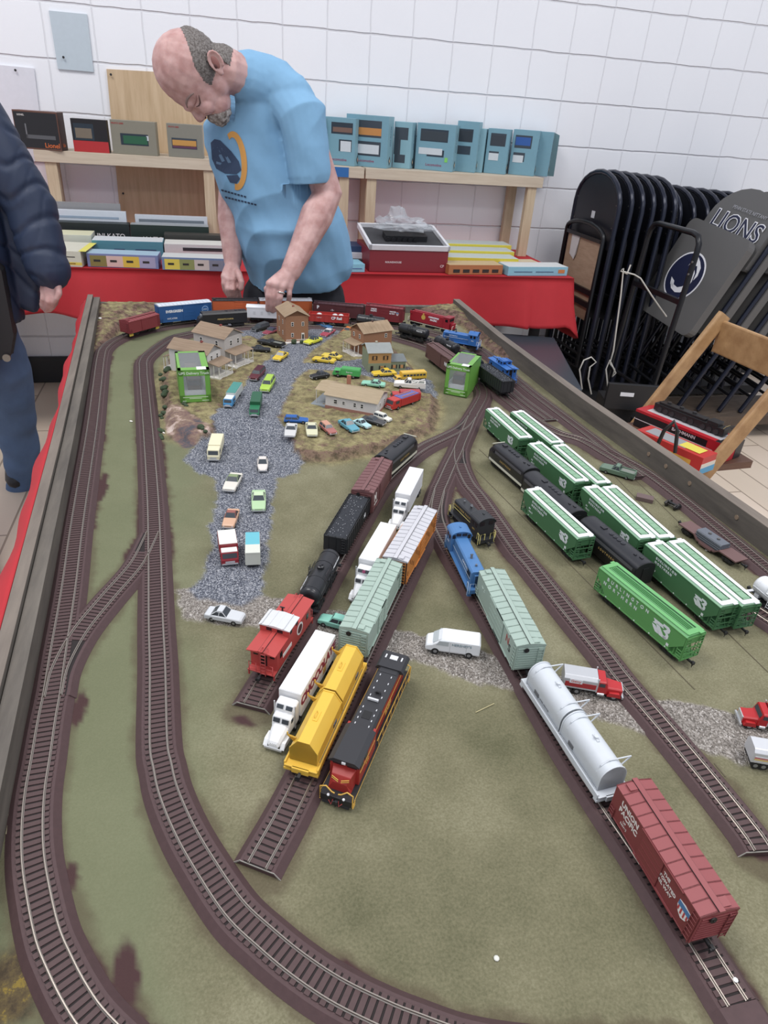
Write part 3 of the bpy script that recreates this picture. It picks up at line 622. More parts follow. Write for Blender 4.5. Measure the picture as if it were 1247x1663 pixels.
def hopper(root, L, bright=False):
    g = mat((84, 150, 78) if bright else (62, 112, 70), .5); top = mat((88, 156, 92) if bright else (128, 170, 136), .5); wk = g if bright else WHT; h = L/2; W = 33.2; zt = 48
    if bright: wk = mat((98, 172, 98), .5)
    under(root, L-4, 10, 18)
    b = MB(g); y = W/2; hs = h-2
    prof = [(-hs, zt), (-hs, 34), (-h+21, 17), (-h+21, 13), (h-21, 13), (h-21, 17), (hs, 34), (hs, zt)]
    b.prism_y(prof, -y, y); b.cb(0, 0, 13, L-40, W+.8, 2.0); b.cb(0, 0, zt-.6, L-3, W+1, 1.6)
    if bright:
        for k in range(14): xx = -h+18+(L-36)*k/13
    b.build('body', root, bevel=.4)
    b = MB(g)
    for k in (-1, 0, 1): xx = k*(L-50)/2.9; b.loft([[(xx-13, -12, 13), (xx+13, -12, 13), (xx+13, 12, 13), (xx-13, 12, 13)], [(xx-5, -6, 4.4), (xx+5, -6, 4.4), (xx+5, 6, 4.4), (xx-5, 6, 4.4)]][::-1])
    b.build('discharge_bay', root)
    r = MB(top); r.prism_x([(-y, zt), (y, zt), (y-3, zt+2.0), (-y+3, zt+2.0)], -h+1, h-1)
    r.build('roof', root)
    w = MB(wk)
    for s in (-1, 1): w.box(-h+3, h-3, s*11-3.0, s*11+3.0, zt+2.2, zt+3.2); w.box(s*(h-6)-3.9, s*(h-6)+3.9, -13.2, 13.2, zt+2.35, zt+3.35); w.box(s*(h-1)-2, s*(h-1)+2, 4, 11, zt+2.5, zt+3.5)
    w.mat(mat((52, 92, 60), .6))
    for s in (-1, 1): w.box(-h+10, h-10, s*7.6-.4, s*7.6+.4, zt+2, zt+3.3)
    w.build('roof_walkway', root, label='white walkway frame' if not bright else 'green walkway frame')
    if bright:
        q = MB(mat((62, 128, 66), .5))
        for k in (-1, 0, 1): q.box(-h+12, h-12, k*3-.5, k*3+.5, zt+2, zt+3)
        q.build('hatch_cover', root)
    else:
        q = MB(top); q.box(-h+11, h-11, -5.5, 5.5, zt+2, zt+3.4)
        for k in range(11): q.cb(-h+14+(L-28)*k/10, 0, zt+3.5, 1, 12, .8)
        q.build('hatch_cover', root)
    e = MB(g)
    for s in (-1, 1):
        e.box(s*(h-11)-11, s*(h-11)+11, -W/2+1, W/2-1, 10.2, 11.6)
        for q in (-1, 1):
            e.cb(s*(h-.8), q*(y-.8), 29, 1.2, 1.2, 38); ladder(e, s*(h), q*(y-5), 11, zt-1, 7, 'y', 8, .5); ladder(e, s*(h-5), q*(y+.1), 11, 27, 8, 'x', 4, .5)
            e.cb(s*(h-14), q*(y-2), 24, 1.2, 1.2, 24)
        e.cb(s*h, 0, 30, 1, W-2, 1.4); e.cb(s*h, 0, 20, 1, W-2, 1.0); e.cb(s*(h-1), 0, zt-2, 2.5, W-1, 1.6)
        e.tube([(s*(h-2), -6, 11), (s*(h-10), -4, 34)], .7, 5); e.tube([(s*(h-2), 6, 11), (s*(h-10), 4, 34)], .7, 5)
    e.build('end_frame', root)
    wl = mat((214, 220, 222), .5)
    for s, nr in ((-1, '-y'), (1, 'y')):
        yy = s*(y+.1); k = -s
        if bright:
            text(root, 'BURLINGTON', 7.2, wl, (-k*22, yy, 41), nr, space=2.05, bold=.1); text(root, 'NORTHERN', 7.2, wl, (-k*34, yy, 32), nr, space=2.05, bold=.1)
            bn_logo(root, wl, k*(h-40), 33, yy, 1.3, s)
        else:
            text(root, 'BURLINGTON', 5.2, wl, (-k*(h-52), yy, 42.2), nr, space=1.5, bold=.18); text(root, 'NORTHERN', 5.2, wl, (-k*(h-48), yy, 35.5), nr, space=1.5, bold=.18)
            text(root, 'BN', 4.2, wl, (-k*(h-26), yy, 27), nr); text(root, '450673', 4, wl, (-k*(h-30), yy, 22), nr)
            bn_logo(root, wl, k*(h-34), 33, yy, 1.05, s)
        t = MB(wl)
        for q in range(5): t.cb(-h+26+(L-52)*q/4, s*(y+.55), 14.4, 2, .3, 1.6)
        t.cb(k*(h-24), yy, 19, 4, .3, 4); t.build('data_panel', root)
def tankcar(root, L, col=(36, 37, 41), R=14.5, txt=None):
    m = mat(col, .32); h = L/2; under(root, L-4, 11, 16); zc = 12+R
    b = MB(m); hh = h-5
    R_ = [(-hh, .55), (-hh+1.2, .82), (-hh+3.5, .97), (-hh+6, 1), (hh-6, 1), (hh-3.5, .97), (hh-1.2, .82), (hh, .55)]
    b.loft([[(x, R*k*math.cos(t), zc+R*k*math.sin(t)) for t in [2*PI*i/28 for i in range(28)]] for x, k in R_], smooth=True)
    for x in (-hh+10, hh-10, -hh*.35, hh*.35): b.tube([(x-.8, 0, zc), (x+.8, 0, zc)], R+.35, 28, smooth=False)
    b.build('tank', root)
    d = MB(m); d.tube([(0, 0, zc+R-2), (0, 0, zc+R+3.4), (0, 0, zc+R+4.2)], [5, 5, 3.6], 18, smooth=False); d.tube([(2, 0, zc+R+4), (2, 0, zc+R+6)], 1.2, 8); d.cb(-2, 2, zc+R+4.6, 2.4, 2, 1.4); d.build('dome', root)
    p = MB(m); p.box(-12, 12, -R-1, R+1, zc+3, zc+3.9); 
    for s in (-1, 1): ladder(p, 0, s*(R+1.2), 10, zc+R, 7, 'x', 8, .45); p.tube([(-13, s*(R+1), zc+4), (-13, s*(R-3), zc+R), (13, s*(R-3), zc+R), (13, s*(R+1), zc+4)], .5, 5); p.tube([(-hh+4, s*(R+.6), zc), (hh-4, s*(R+.6), zc)], .5, 5)
    p.box(-h+1, h-1, -3, 3, 9, 12.5)
    for s in (-1, 1): p.cb(s*(hh-12), 0, 13, 8, 22, 5); p.cb(s*(h-3), 0, 11, 5, 30, 1.6)
    p.build('walkway_frame', root)
    if txt:
        for s, nr in ((-1, '-y'), (1, 'y')): text(root, txt, 5, WHT, (-s*hh*.55, s*(R*.9+.8), zc+5), nr, bold=.15)
def gondola(root, L, col, load, zt=40, ribs=13, txt=None, W=34):
    m = mat(col, .5); h = L/2; under(root, L-4, 10.5); b = MB(m)
    for s in (-1, 1): b.box(-h, h, s*W/2-.7, s*W/2+.7, 14 if zt > 34 else 10.6, zt); b.box(s*h-.7, s*h+.7, -W/2, W/2, 14, zt); b.box(-h, h, s*W/2-1.3, s*W/2+1.3, zt-1.8, zt)
    b.box(-h+1, h-1, -W/2+.8, W/2-.8, 12.2, zt-7)
    b.build('body', root, bevel=.2)
    r = MB(m)
    for k in range(ribs):
        x = -h+2+(L-4)*k/(ribs-1)
        for s in (-1, 1): r.cb(x, s*(W/2+1.1), (zt+13)/2, 1.5, 1.2, zt-13)
    for s in (-1, 1):
        for q in (-1, 0, 1): r.cb(s*(h+1), q*11, (zt+13)/2, 1.2, 1.5, zt-13)
        r.cb(s*(h+1), 0, zt-1, 1.8, W, 2)
        ladder(r, s*(h+1.8), s*(W/2-5), 12, zt-1, 6, 'y', 6)
    r.build('rib', root)
    if zt > 34:
        q = MB(m)
        for x in (-L*.26, 0, L*.26): q.loft([[(x-6, -10, 4.6), (x+6, -10, 4.6), (x+6, 10, 4.6), (x-6, 10, 4.6)], [(x-17, -W/2+1, 14), (x+17, -W/2+1, 14), (x+17, W/2-1, 14), (x-17, W/2-1, 14)]])
        q.build('discharge_bay', root)
    if load:
        l = MB(mat((44, 47, 54), .9, noise=.5, nscale=900)); rr = random.Random(5); nx, ny = int(L/2.2), 14
        vs = [(-h+1+(L-2)*i/nx, -W/2+1+(W-2)*j/ny, zt-2.2+rr.uniform(-.6, .9)+1.6*math.sin(PI*j/ny)) for i in range(nx+1) for j in range(ny+1)]
        l.add(vs, [(i*(ny+1)+j, (i+1)*(ny+1)+j, (i+1)*(ny+1)+j+1, i*(ny+1)+j+1) for i in range(nx) for j in range(ny)])
        l.mat(mat((190, 192, 196), .6)); 
        for k in range(70): x, y = rr.uniform(-h+3, h-3), rr.uniform(-W/2+3, W/2-3); l.cb(x, y, zt-.8+1.6*math.cos(y/W*PI), .7, .7, .5)
        l.build('coal_load', root)
    if txt:
        for s, nr in ((-1, '-y'), (1, 'y')): text(root, txt, 8.5, WHT, (-s*h*.45, s*(W/2+1.9), (zt+12)/2), nr, bold=.3)
def funit(root, L, nose=True, stripe=True, txt='SOUTHERN', W=35):
    k = mat((36, 37, 42), .38); gr = mat((52, 54, 60), .6); st = mat((206, 204, 184), .5); gold = mat((168, 138, 74), .5); h = L/2; zt = 49
    def ring(x, sc=1.0, drop=0): 
        P = [(-W/2*sc, 11), (W/2*sc, 11), (W/2*sc, 40-drop)] + [(W/2*sc*math.cos(math.radians(a)), 40-drop+(zt-40)*math.sin(math.radians(a))) for a in (18, 36, 54, 72, 90, 108, 126, 144, 162)] + [(-W/2*sc, 40-drop)]
        return [(x, y, z) for y, z in P]
    under(root, L-6, 10, 22, tx=L/2-27, half=15)
    b = MB(k); b.smooth = False
    R = [ring(-h+1)]
    if nose: R += [ring(h-20), ring(h-17, .985, 2), ring(h-11, .95, 7), ring(h-5, .86, 12), ring(h-1, .66, 15), ring(h, .45, 18)]
    else: R += [ring(h-1)]
    b.loft(R, smooth=True); b.build('carbody', root)
    e = MB(mat((28, 29, 32), .5)); e.loft([ring(-h), ring(-h+2)]); 
    if not nose: e.loft([ring(h-2), ring(h)])
    e.cb(-h-.3, 0, 27, 1, 10, 26); e.build('end_door', root)
    if nose:
        w = MB(st); w.T = Matrix.Translation((h-11.5, 0, 45.0)) @ Matrix.Rotation(math.radians(35), 4, 'Y'); w.box(-1.2, 3.5, -13, 13, -.6, .8); w.T = None
        w.cb(h-3, 0, 24, 5, 8, 6); w.build('nose_stripe', root)
        g = MB(mat((20, 24, 30), .15)); 
        for s in (-1, 1): g.T = Matrix.Translation((h-14, s*6.6, 42.6)) @ Matrix.Rotation(math.radians(40), 4, 'Y'); g.box(-.6, 6, -5, 5, 0, .9)
        g.T = None
        for s in (-1, 1): g.cb(h-24, s*(W/2+.1), 36, 8, .6, 6)
        g.build('window', root)
        q = MB(WHT); q.tube([(h-2, 0, 30), (h+1, 0, 30)], 3, 12); q.build('headlight', root)
    f = MB(gr)
    for x in (-12, -3, 6, 15): f.tube([(x-2, 0, zt-.2), (x-2, 0, zt+1.2)], 3.9, 16, smooth=False); f.tube([(x-2, 0, zt+1.2), (x-2, 0, zt+1.6)], 1.5, 10)
    f.build('roof_fan', root)
    f = MB(k); f.cb(h-34 if nose else 32, 0, zt+.6, 9, 8, 1.6); f.cb(-h+14, 0, zt+.4, 6, 3, 1.6); f.cb(-h+24, 3, zt+.4, 4, 3, 1.6); f.build('exhaust_stack', root)
    g = MB(mat((96, 96, 100), .5, .3)); x1 = h-30 if nose else h-6
    for s in (-1, 1): g.box(-h+8, x1, s*(W/2)-.3, s*(W/2)+.3, 33.5, 38.5)
    g.build('side_grille', root)
    if stripe:
        t = MB(st)
        for s in (-1, 1): t.box(-h+1, h-(12 if nose else 1), s*W/2-.35, s*W/2+.35, 13, 17.5)
        t.build('stripe', root)
    for s, nr in ((-1, '-y'), (1, 'y')): text(root, txt, 5, gold, (-4, s*(W/2+.15), 26), nr, space=1.7, bold=.12)
def switcher(root, L, col, gold, cabrear=True, txt='', rail=(214, 200, 110), W=31):
    m = mat(col, .45); h = L/2; rc = mat(rail, .5); under(root, L-4, 11, 24, tx=L/2-22, half=12)
    hw = 10.5; x0 = -h+8; xc = h-31; z0 = 14; zh = 39
    b = MB(m); b.box(-h, h, -W/2, W/2, 12.2, 14.2)
    b.loft([[(x, -hw, z0), (x, hw, z0), (x, hw, zh-2.2), (x, hw-2.2, zh), (x, -hw+2.2, zh), (x, -hw, zh-2.2)] for x in (x0, xc)]); b.cb(x0-1, 0, 25, 3, 12, 18)
    b.build('hood', root, bevel=.4)
    c = MB(m); prof = [(-W/2, z0), (W/2, z0), (W/2, 41)] + [(W/2*math.cos(math.radians(a)), 41+8*math.sin(math.radians(a))) for a in (22, 45, 68, 90, 112, 135, 158)] + [(-W/2, 41)]
    c.prism_x(prof, xc, h-7); c.build('cab', root, bevel=.3)
    p2 = [((W/2+1)*math.cos(math.radians(a)), 41.2+8.4*math.sin(math.radians(a))) for a in range(0, 181, 15)]
    r = MB(mat(col, .5)); r.prism_x(p2+[(y*.94, z-.9) for y, z in p2[::-1]], xc-2, h-5); r.cb((xc+h)/2-4, 0, 50.2, 4, 2, 1.4); r.build('cab_roof', root)
    g = MB(mat((36, 30, 34), .2))
    for s in (-1, 1): g.cb(xc-.2, s*11.5, 40, .7, 4.5, 6); g.cb(xc-.2, s*4.5, 43, .7, 7.5, 4.4); g.cb(h-6.8, s*8, 40, .7, 8, 7); g.cb((xc+h)/2-8, s*(W/2+.1), 37, 6, .5, 8); g.cb((xc+h)/2+2, s*(W/2+.1), 37, 6, .5, 8)
    g.build('window', root)
    d = MB(mat((120, 122, 126), .4, .5)); d.tube([(x0+14, 0, zh-1), (x0+14, 0, zh+3)], 1.6, 10); d.tube([(x0+34, 1, zh-1), (x0+34, 1, zh+5), (x0+35, 1, zh+5.6)], [2, 1.6, 2.4], 10); d.build('exhaust_stack', root)
    q = MB(rc)
    for s in (-1, 1):
        for e in (-1, 1): q.tube([(e*(h-1), s*W/2, 6), (e*(h-1), s*W/2, 25), (e*(h-5), s*W/2, 26), (e*(h-6), s*W/2, 15)], .6, 5); q.tube([(e*(h+.3), s*5, 14), (e*(h+.3), s*5, 25), (e*(h+.3), s*13, 25), (e*(h+.3), s*13, 8)], .6, 5)
        q.tube([(x0+2, s*(hw+.8), 26), (xc-1, s*(hw+.8), 26)], .4, 5)
    q.build('handrail', root)
    s_ = MB(m)
    for e in (-1, 1):
        for s in (-1, 1):
            for k in range(3): s_.cb(e*(h-3), s*(W/2-3.5), 4+k*3, 5, 6, .8)
        s_.cb(e*(h-.3), 0, 11, 1, W, 6)
    s_.build('step', root)
    v = MB(mat((18, 18, 20), .7))
    for k in range(9): v.cb(x0-2.6, 0, 17+k*2, .5, 10, 1)
    for s in (-1, 1):
        for k in range(10): v.cb(x0+6+k*1.4, s*(hw+.1), 28, .6, .3, 12)
    v.build('louvre', root)
    if txt:
        for s, nr in ((-1, '-y'), (1, 'y')): text(root, txt, 4.4, gold, (x0+30, s*(hw+.3), 31), nr, space=1.5, bold=.1); text(root, '9411', 4, gold, ((xc+h)/2-3, s*(W/2+.3), 26), nr, bold=.1)
def caboose(root, L, col, cup=None, railc=None, cupw=None, lad=True, W=34):
    m = mat(col, .5); h = L/2; rc = mat(railc or col, .5); under(root, L-4, 10, 20, tx=h-20, half=10); bh = h-9; zt = 39
    b = MB(m); b.box(-bh, bh, -W/2, W/2, 10.5, zt); b.box(-h, h, -W/2, W/2, 10, 11.6); b.build('body', root, bevel=.3)
    r = MB(m); r.prism_x([(-W/2-1.2, zt), (W/2+1.2, zt), (W/2+1.2, zt+.8), (0, zt+3.4), (-W/2-1.2, zt+.8)], -h+1, h-1); r.build('roof', root)
    k = MB(m); k.box(-h, h, -2.6, 2.6, zt+3.4, zt+4.2); k.mat(mat((60, 30, 30), .7)); k.box(-h, h, -3, -2.6, zt+3, zt+4); k.box(-h, h, 2.6, 3, zt+3, zt+4); k.build('running_board', root)
    cw = cupw or W; x0, x1 = -bh*.12, bh*.42
    c = MB(m); c.box(x0, x1, -cw/2, cw/2, zt, zt+11); c.build('cupola', root, bevel=.3)
    c = MB(mat(cup or col, .4)); c.prism_x([(-cw/2-1, zt+10.6), (cw/2+1, zt+10.6), (cw/2+1, zt+11.4), (0, zt+13.6), (-cw/2-1, zt+11.4)], x0-1.5, x1+1.5)
    for q in range(4): c.box(x0-1.6, x1+1.6, -cw/2+2+q*cw/4, -cw/2+3+q*cw/4, zt+11.6, zt+13.4)
    c.build('cupola_roof', root)
    w = MB(mat((26, 24, 28), .25))
    for s in (-1, 1):
        for x in (x0+5, x1-5): w.cb(x, s*(cw/2+.1), zt+6.5, 5, .5, 4.6)
        for x in (-bh+12, bh-10): w.cb(x, s*(W/2+.1), 29, 6, .5, 8)
        for q in (-1, 1): w.cb(s*(bh+.1), q*10.5, 32, .5, 5.5, 7)
        w.cb(x0-.1 if s < 0 else x1+.1, -7, zt+6.5, .5, 7, 4); w.cb(x0-.1 if s < 0 else x1+.1, 7, zt+6.5, .5, 7, 4); w.cb(s*(bh+.1), 0, 26, .5, 8, 22)
    w.build('window', root)
    q = MB(rc)
    for s in (-1, 1):
        for e in (-1, 1): q.tube([(e*(h-.6), s*(W/2-2), 11), (e*(h-.6), s*(W/2-2), 24), (e*(h-.6), s*6, 24), (e*(h-.6), s*6, 11)], .6, 5); q.tube([(e*(h-.6), s*(W/2-2), 18), (e*(h-.6), s*6, 18)], .5, 5); q.tube([(e*(h-2), s*(W/2-1), 3), (e*(h-2), s*(W/2-1), 11)], 1.2, 5)
    if lad:
        for e in (-1, 1): ladder(q, e*(h+.2), 3.2*e, 8, zt+3, 6, 'y', 7, .6); q.tube([(e*h, 0, zt+3), (e*(h-4), 0, zt+7), (e*(h-8), 0, zt+4)], .5, 5); q.tube([(e*h, 6*e, zt+3), (e*(h-4), 6*e, zt+7), (e*(h-8), 6*e, zt+4)], .5, 5)
    q.build('end_railing', root)
    t = MB(BLK); t.tube([(-x1, -9, zt+1), (-x1, -9, zt+8)], 1.1, 8); t.tube([(-x1, -12, zt+8), (-x1, -6, zt+8)], .9, 6); t.build('stove_pipe', root)
def place(px0, px1, zroof, sunk=None):
    """centre, heading and length of a car from the photo points of the two ends of its roof line"""
    a = zp(*px0, zroof); b = zp(*px1, zroof); d = b-a; return ((a+b)/2, math.atan2(d.y, d.x), d.length*1000)
def rs(name, label, p0, p1, base, zr, cat='train car', group=None, grow=0):
    c, ang, L = place(p0, p1, base+zr*.001); r = thing(name, label, cat, (c.x, c.y, base), ang, group); return r, L+grow
MAR = (112, 42, 46)
# ---- near yard
r, L = rs('boxcar', 'maroon boxcar with red, white and blue shield, nearest car at lower right', (1032, 1268.5), (1170, 1477), ZR, 50)
boxcar(r, L+2, (128, 52, 54), (146, 70, 72), (140, 60, 62), zt=47, doors=((0, 30),), ribs=0)
wl = mat((214, 206, 200), .5)
text(r, 'UNION', 8.2, wl, (-L/2+25, -17.95, 38), '-y', bold=.25); text(r, 'PACIFIC', 8.2, wl, (-L/2+25, -17.95, 29.5), '-y', bold=.25)
text(r, 'UP', 3.6, wl, (-L/2+22, -17.95, 22), '-y'); text(r, '360412', 3.4, wl, (-L/2+22, -17.95, 17.6), '-y')
for i, q in enumerate(('THE', 'AUTOMATED', 'RAIL WAY')): text(r, q, 4.8, wl, (22, -18.0, 36-6*i), '-y', bold=.12, rot=0)
s = MB(mat((70, 118, 168), .5)); 
def shield(root, x, y, z, k=1.0, d=-1):
    o = [(-6, 6), (0, 7.2), (6, 6), (6.4, 0), (4, -5), (0, -7.5), (-4, -5), (-6.4, 0)]
    b = MB(mat((222, 218, 214), .5)); b.add([(x+a*k, y, z+c*k) for a, c in o]+[(x+a*k, y+d*.25, z+c*k) for a, c in o], [tuple(range(8)), tuple(reversed(range(8, 16)))]+[(i, (i+1) % 8, 8+(i+1) % 8, 8+i) for i in range(8)])
    b.mat(mat((70, 118, 168), .5)); b.box(x-6*k, x+6*k, *sorted((y+d*.25, y+d*.45)), z+1.2*k, z+5.8*k)
    b.mat(mat((190, 60, 60), .5))
    for q in (-4.6, -1.6, 1.6, 4.6): b.box(x+q*k-.7*k, x+q*k+.7*k, *sorted((y+d*.25, y+d*.4)), z-(5.5-abs(q)*.5)*k, z+1*k)
    b.build('emblem', root)
shield(r, L/2-14, -17.8, 29, 1.15)
r, L = rs('covered_tank_car', 'pale grey twin-hooded flatcar between the maroon and sea-green boxcars', (879.6, 1073), (1003, 1247), ZR, 44)
def coilcar(root, L, col, rnd=True, W=35):
    m = mat(col, .42); h = L/2+7; under(root, 2*h-6, 10, 26, tx=h-24); b = MB(m); b.box(-h, h, -W/2, W/2, 11, 13)
    for s in (-1, 1): b.box(-h+2, h-2, s*W/2-1, s*W/2+1, 8, 15); b.box(s*h-1.4, s*h+1.4, -9, 9, 6.5, 13); b.box(s*(h-4)-3, s*(h-4)+3, -W/2-1, W/2+1, 5, 8)
    b.build('deck', root, bevel=.3)
    for s in (-1, 1):
        x0, x1 = (1.2, L/2-1) if s > 0 else (-L/2+1, -1.2); w = 14.6
        if rnd: P = [(-w, 14), (w, 14), (w, 28)] + [(w*math.cos(math.radians(a)), 28+w*1.02*math.sin(math.radians(a))) for a in range(15, 166, 15)] + [(-w, 28)]
        else: P = [(-w, 14), (w, 14), (w, 29), (w*.42, 41), (-w*.42, 41), (-w, 29)]
        c = MB(m); c.prism_x(P, x0, x1, smooth=False)
        P2 = [(y*1.035, 14+(z-14)*1.03) for y, z in P]
        for xx in ((x0, x0+1.6), (x1-1.6, x1)): c.prism_x(P2, *xx)
        cc = c.build('hood', root, bevel=.25)
        if rnd:
            for p in cc.data.polygons:
                p.use_smooth = abs(p.normal.x) < .5
        t = MB(m); xm = (x0+x1)/2
        if rnd: t.tube([(xm, 0, 40), (xm, 0, 46)], 2.2, 12); t.tube([(xm-5, 0, 42.6), (xm+5, 0, 42.6)], 1.6, 8)
        else: t.box(xm-7, xm+7, -2.5, 2.5, 40.3, 41.6); t.tube([(xm-4, -1, 41), (xm-4, -1, 44), (xm+4, -1, 44), (xm+4, -1, 41)], .5, 5)
        for xx in (x0+9, x1-9):
            if rnd: t.tube([(xx, -w*.75, 38.5), (xx, -w*.2, 43.8), (xx, w+8, 43)], .8, 6); t.tube([(xx, w+8, 43), (xx, w*.95, 33)], .8, 6); t.tube([(xx, -w*.75, 38.5), (xx, -w*.98, 30)], .7, 6)
            for q in (() if rnd else (-1,)):
                t.add([(xx-1, q*w*.75, 38 if rnd else 35), (xx+1, q*w*.75, 38 if rnd else 35), (xx+1, q*(w+6), 36.5), (xx-1, q*(w+6), 36.5), (xx-1, q*w*.95, 30), (xx+1, q*w*.95, 30)], [(0,1,2,3), (3,2,1,0), (3,2,5,4), (4,5,2,3), (0,3,4), (4,3,0), (1,5,2), (2,5,1)])
                t.tube([(xx, q*(w+6), 36.5), (xx, q*(w+6), 40)], .7, 5)
        t.build('lifting_bracket', root)
    d = MB(mat((96, 98, 102), .6))
    for s in (-1, 1):
        for x in (-L*.37, L*.12): d.box(x, x+9, s*15.0-.4, s*15.0+.4, 17, 22)
        d.box(-L/2+6, L/2-6, s*16-.4, s*16+.4, 13.2, 14)
    d.build('side_slot', root)
coilcar(r, L, (196, 202, 208)); text(r, 'COIL STEEL SERVICE', 3, mat((120, 124, 130), .5), (-L*.25, -15.1, 19), '-y')
r, L = rs('coil_car', 'yellow covered coil car standing on the open-ended middle siding', (571.6, 1047.7), (492, 1208.4), ZR, 41)
coilcar(r, L, (226, 178, 52), rnd=False)
r, L = rs('boxcar', 'sea-green boxcar marked NS between blue switcher and pale grey tanks', (800, 925), (863, 1044), ZR, 50)
boxcar(r, L+4, (152, 173, 161), zt=47, doors=((-8, 26), (18, 26)))
text(r, 'N', 15, mat((160, 52, 50), .5), (L/2-27, -17.95, 33), '-y', bold=.1); text(r, 'S', 15, mat((44, 46, 48), .5), (L/2-18, -17.95, 27), '-y', bold=.1)
text(r, 'NYC', 6, mat((196, 214, 204), .5), (-L/2+22, -17.95, 34), '-y')
r, L = rs('boxcar', 'sea-green boxcar behind the yellow car with one door open', (632, 910), (576, 1019), ZR, 50)
boxcar(r, L+4, (154, 176, 163), zt=47, doors=((2, 16), (20, 26)))
d = MB(mat((30, 38, 36), .9)); d.cb(2, 18.6, 28, 9, .4, 30); d.build('door_opening', r); text(r, 'NS', 8, mat((70, 90, 80), .5), (-L/2+14, 17.95, 36), 'y', bold=.1)
r, L = rs('boxcar', 'orange-sided boxcar with silver roof between two white semi trucks and the yard lead', (691, 823.6), (642.5, 905), ZR, 50)
boxcar(r, L+4, (204, 122, 48), (192, 192, 198), (40, 38, 40), zt=47, doors=((-4, 26),))
q = MB(mat((110, 62, 30), .6)); 
for k in range(16): q.cb(-L/2+6+(L-12)*k/15, 18.0, 24+(k % 3)*7, 2, .3, 7)
q.build('lettering', r); 
r, L = rs('switcher_locomotive', 'blue switcher locomotive with rounded cab roof coupled to sea-green boxcar', (780.5, 925), (742.5, 850.5), ZR, 46)
switcher(r, L+8, (66, 118, 176), mat((210, 222, 236), .5), txt='CONRAIL', rail=(150, 170, 190)); 
r, L = rs('switcher_locomotive', 'black switcher locomotive with yellow handrails, parked on bare felt', (746.5, 801.6), (793, 846), ZG+.001, 46)
switcher(r, L+8, (44, 46, 50), mat((178, 148, 78), .5), txt='NORTHERN PACIFIC')
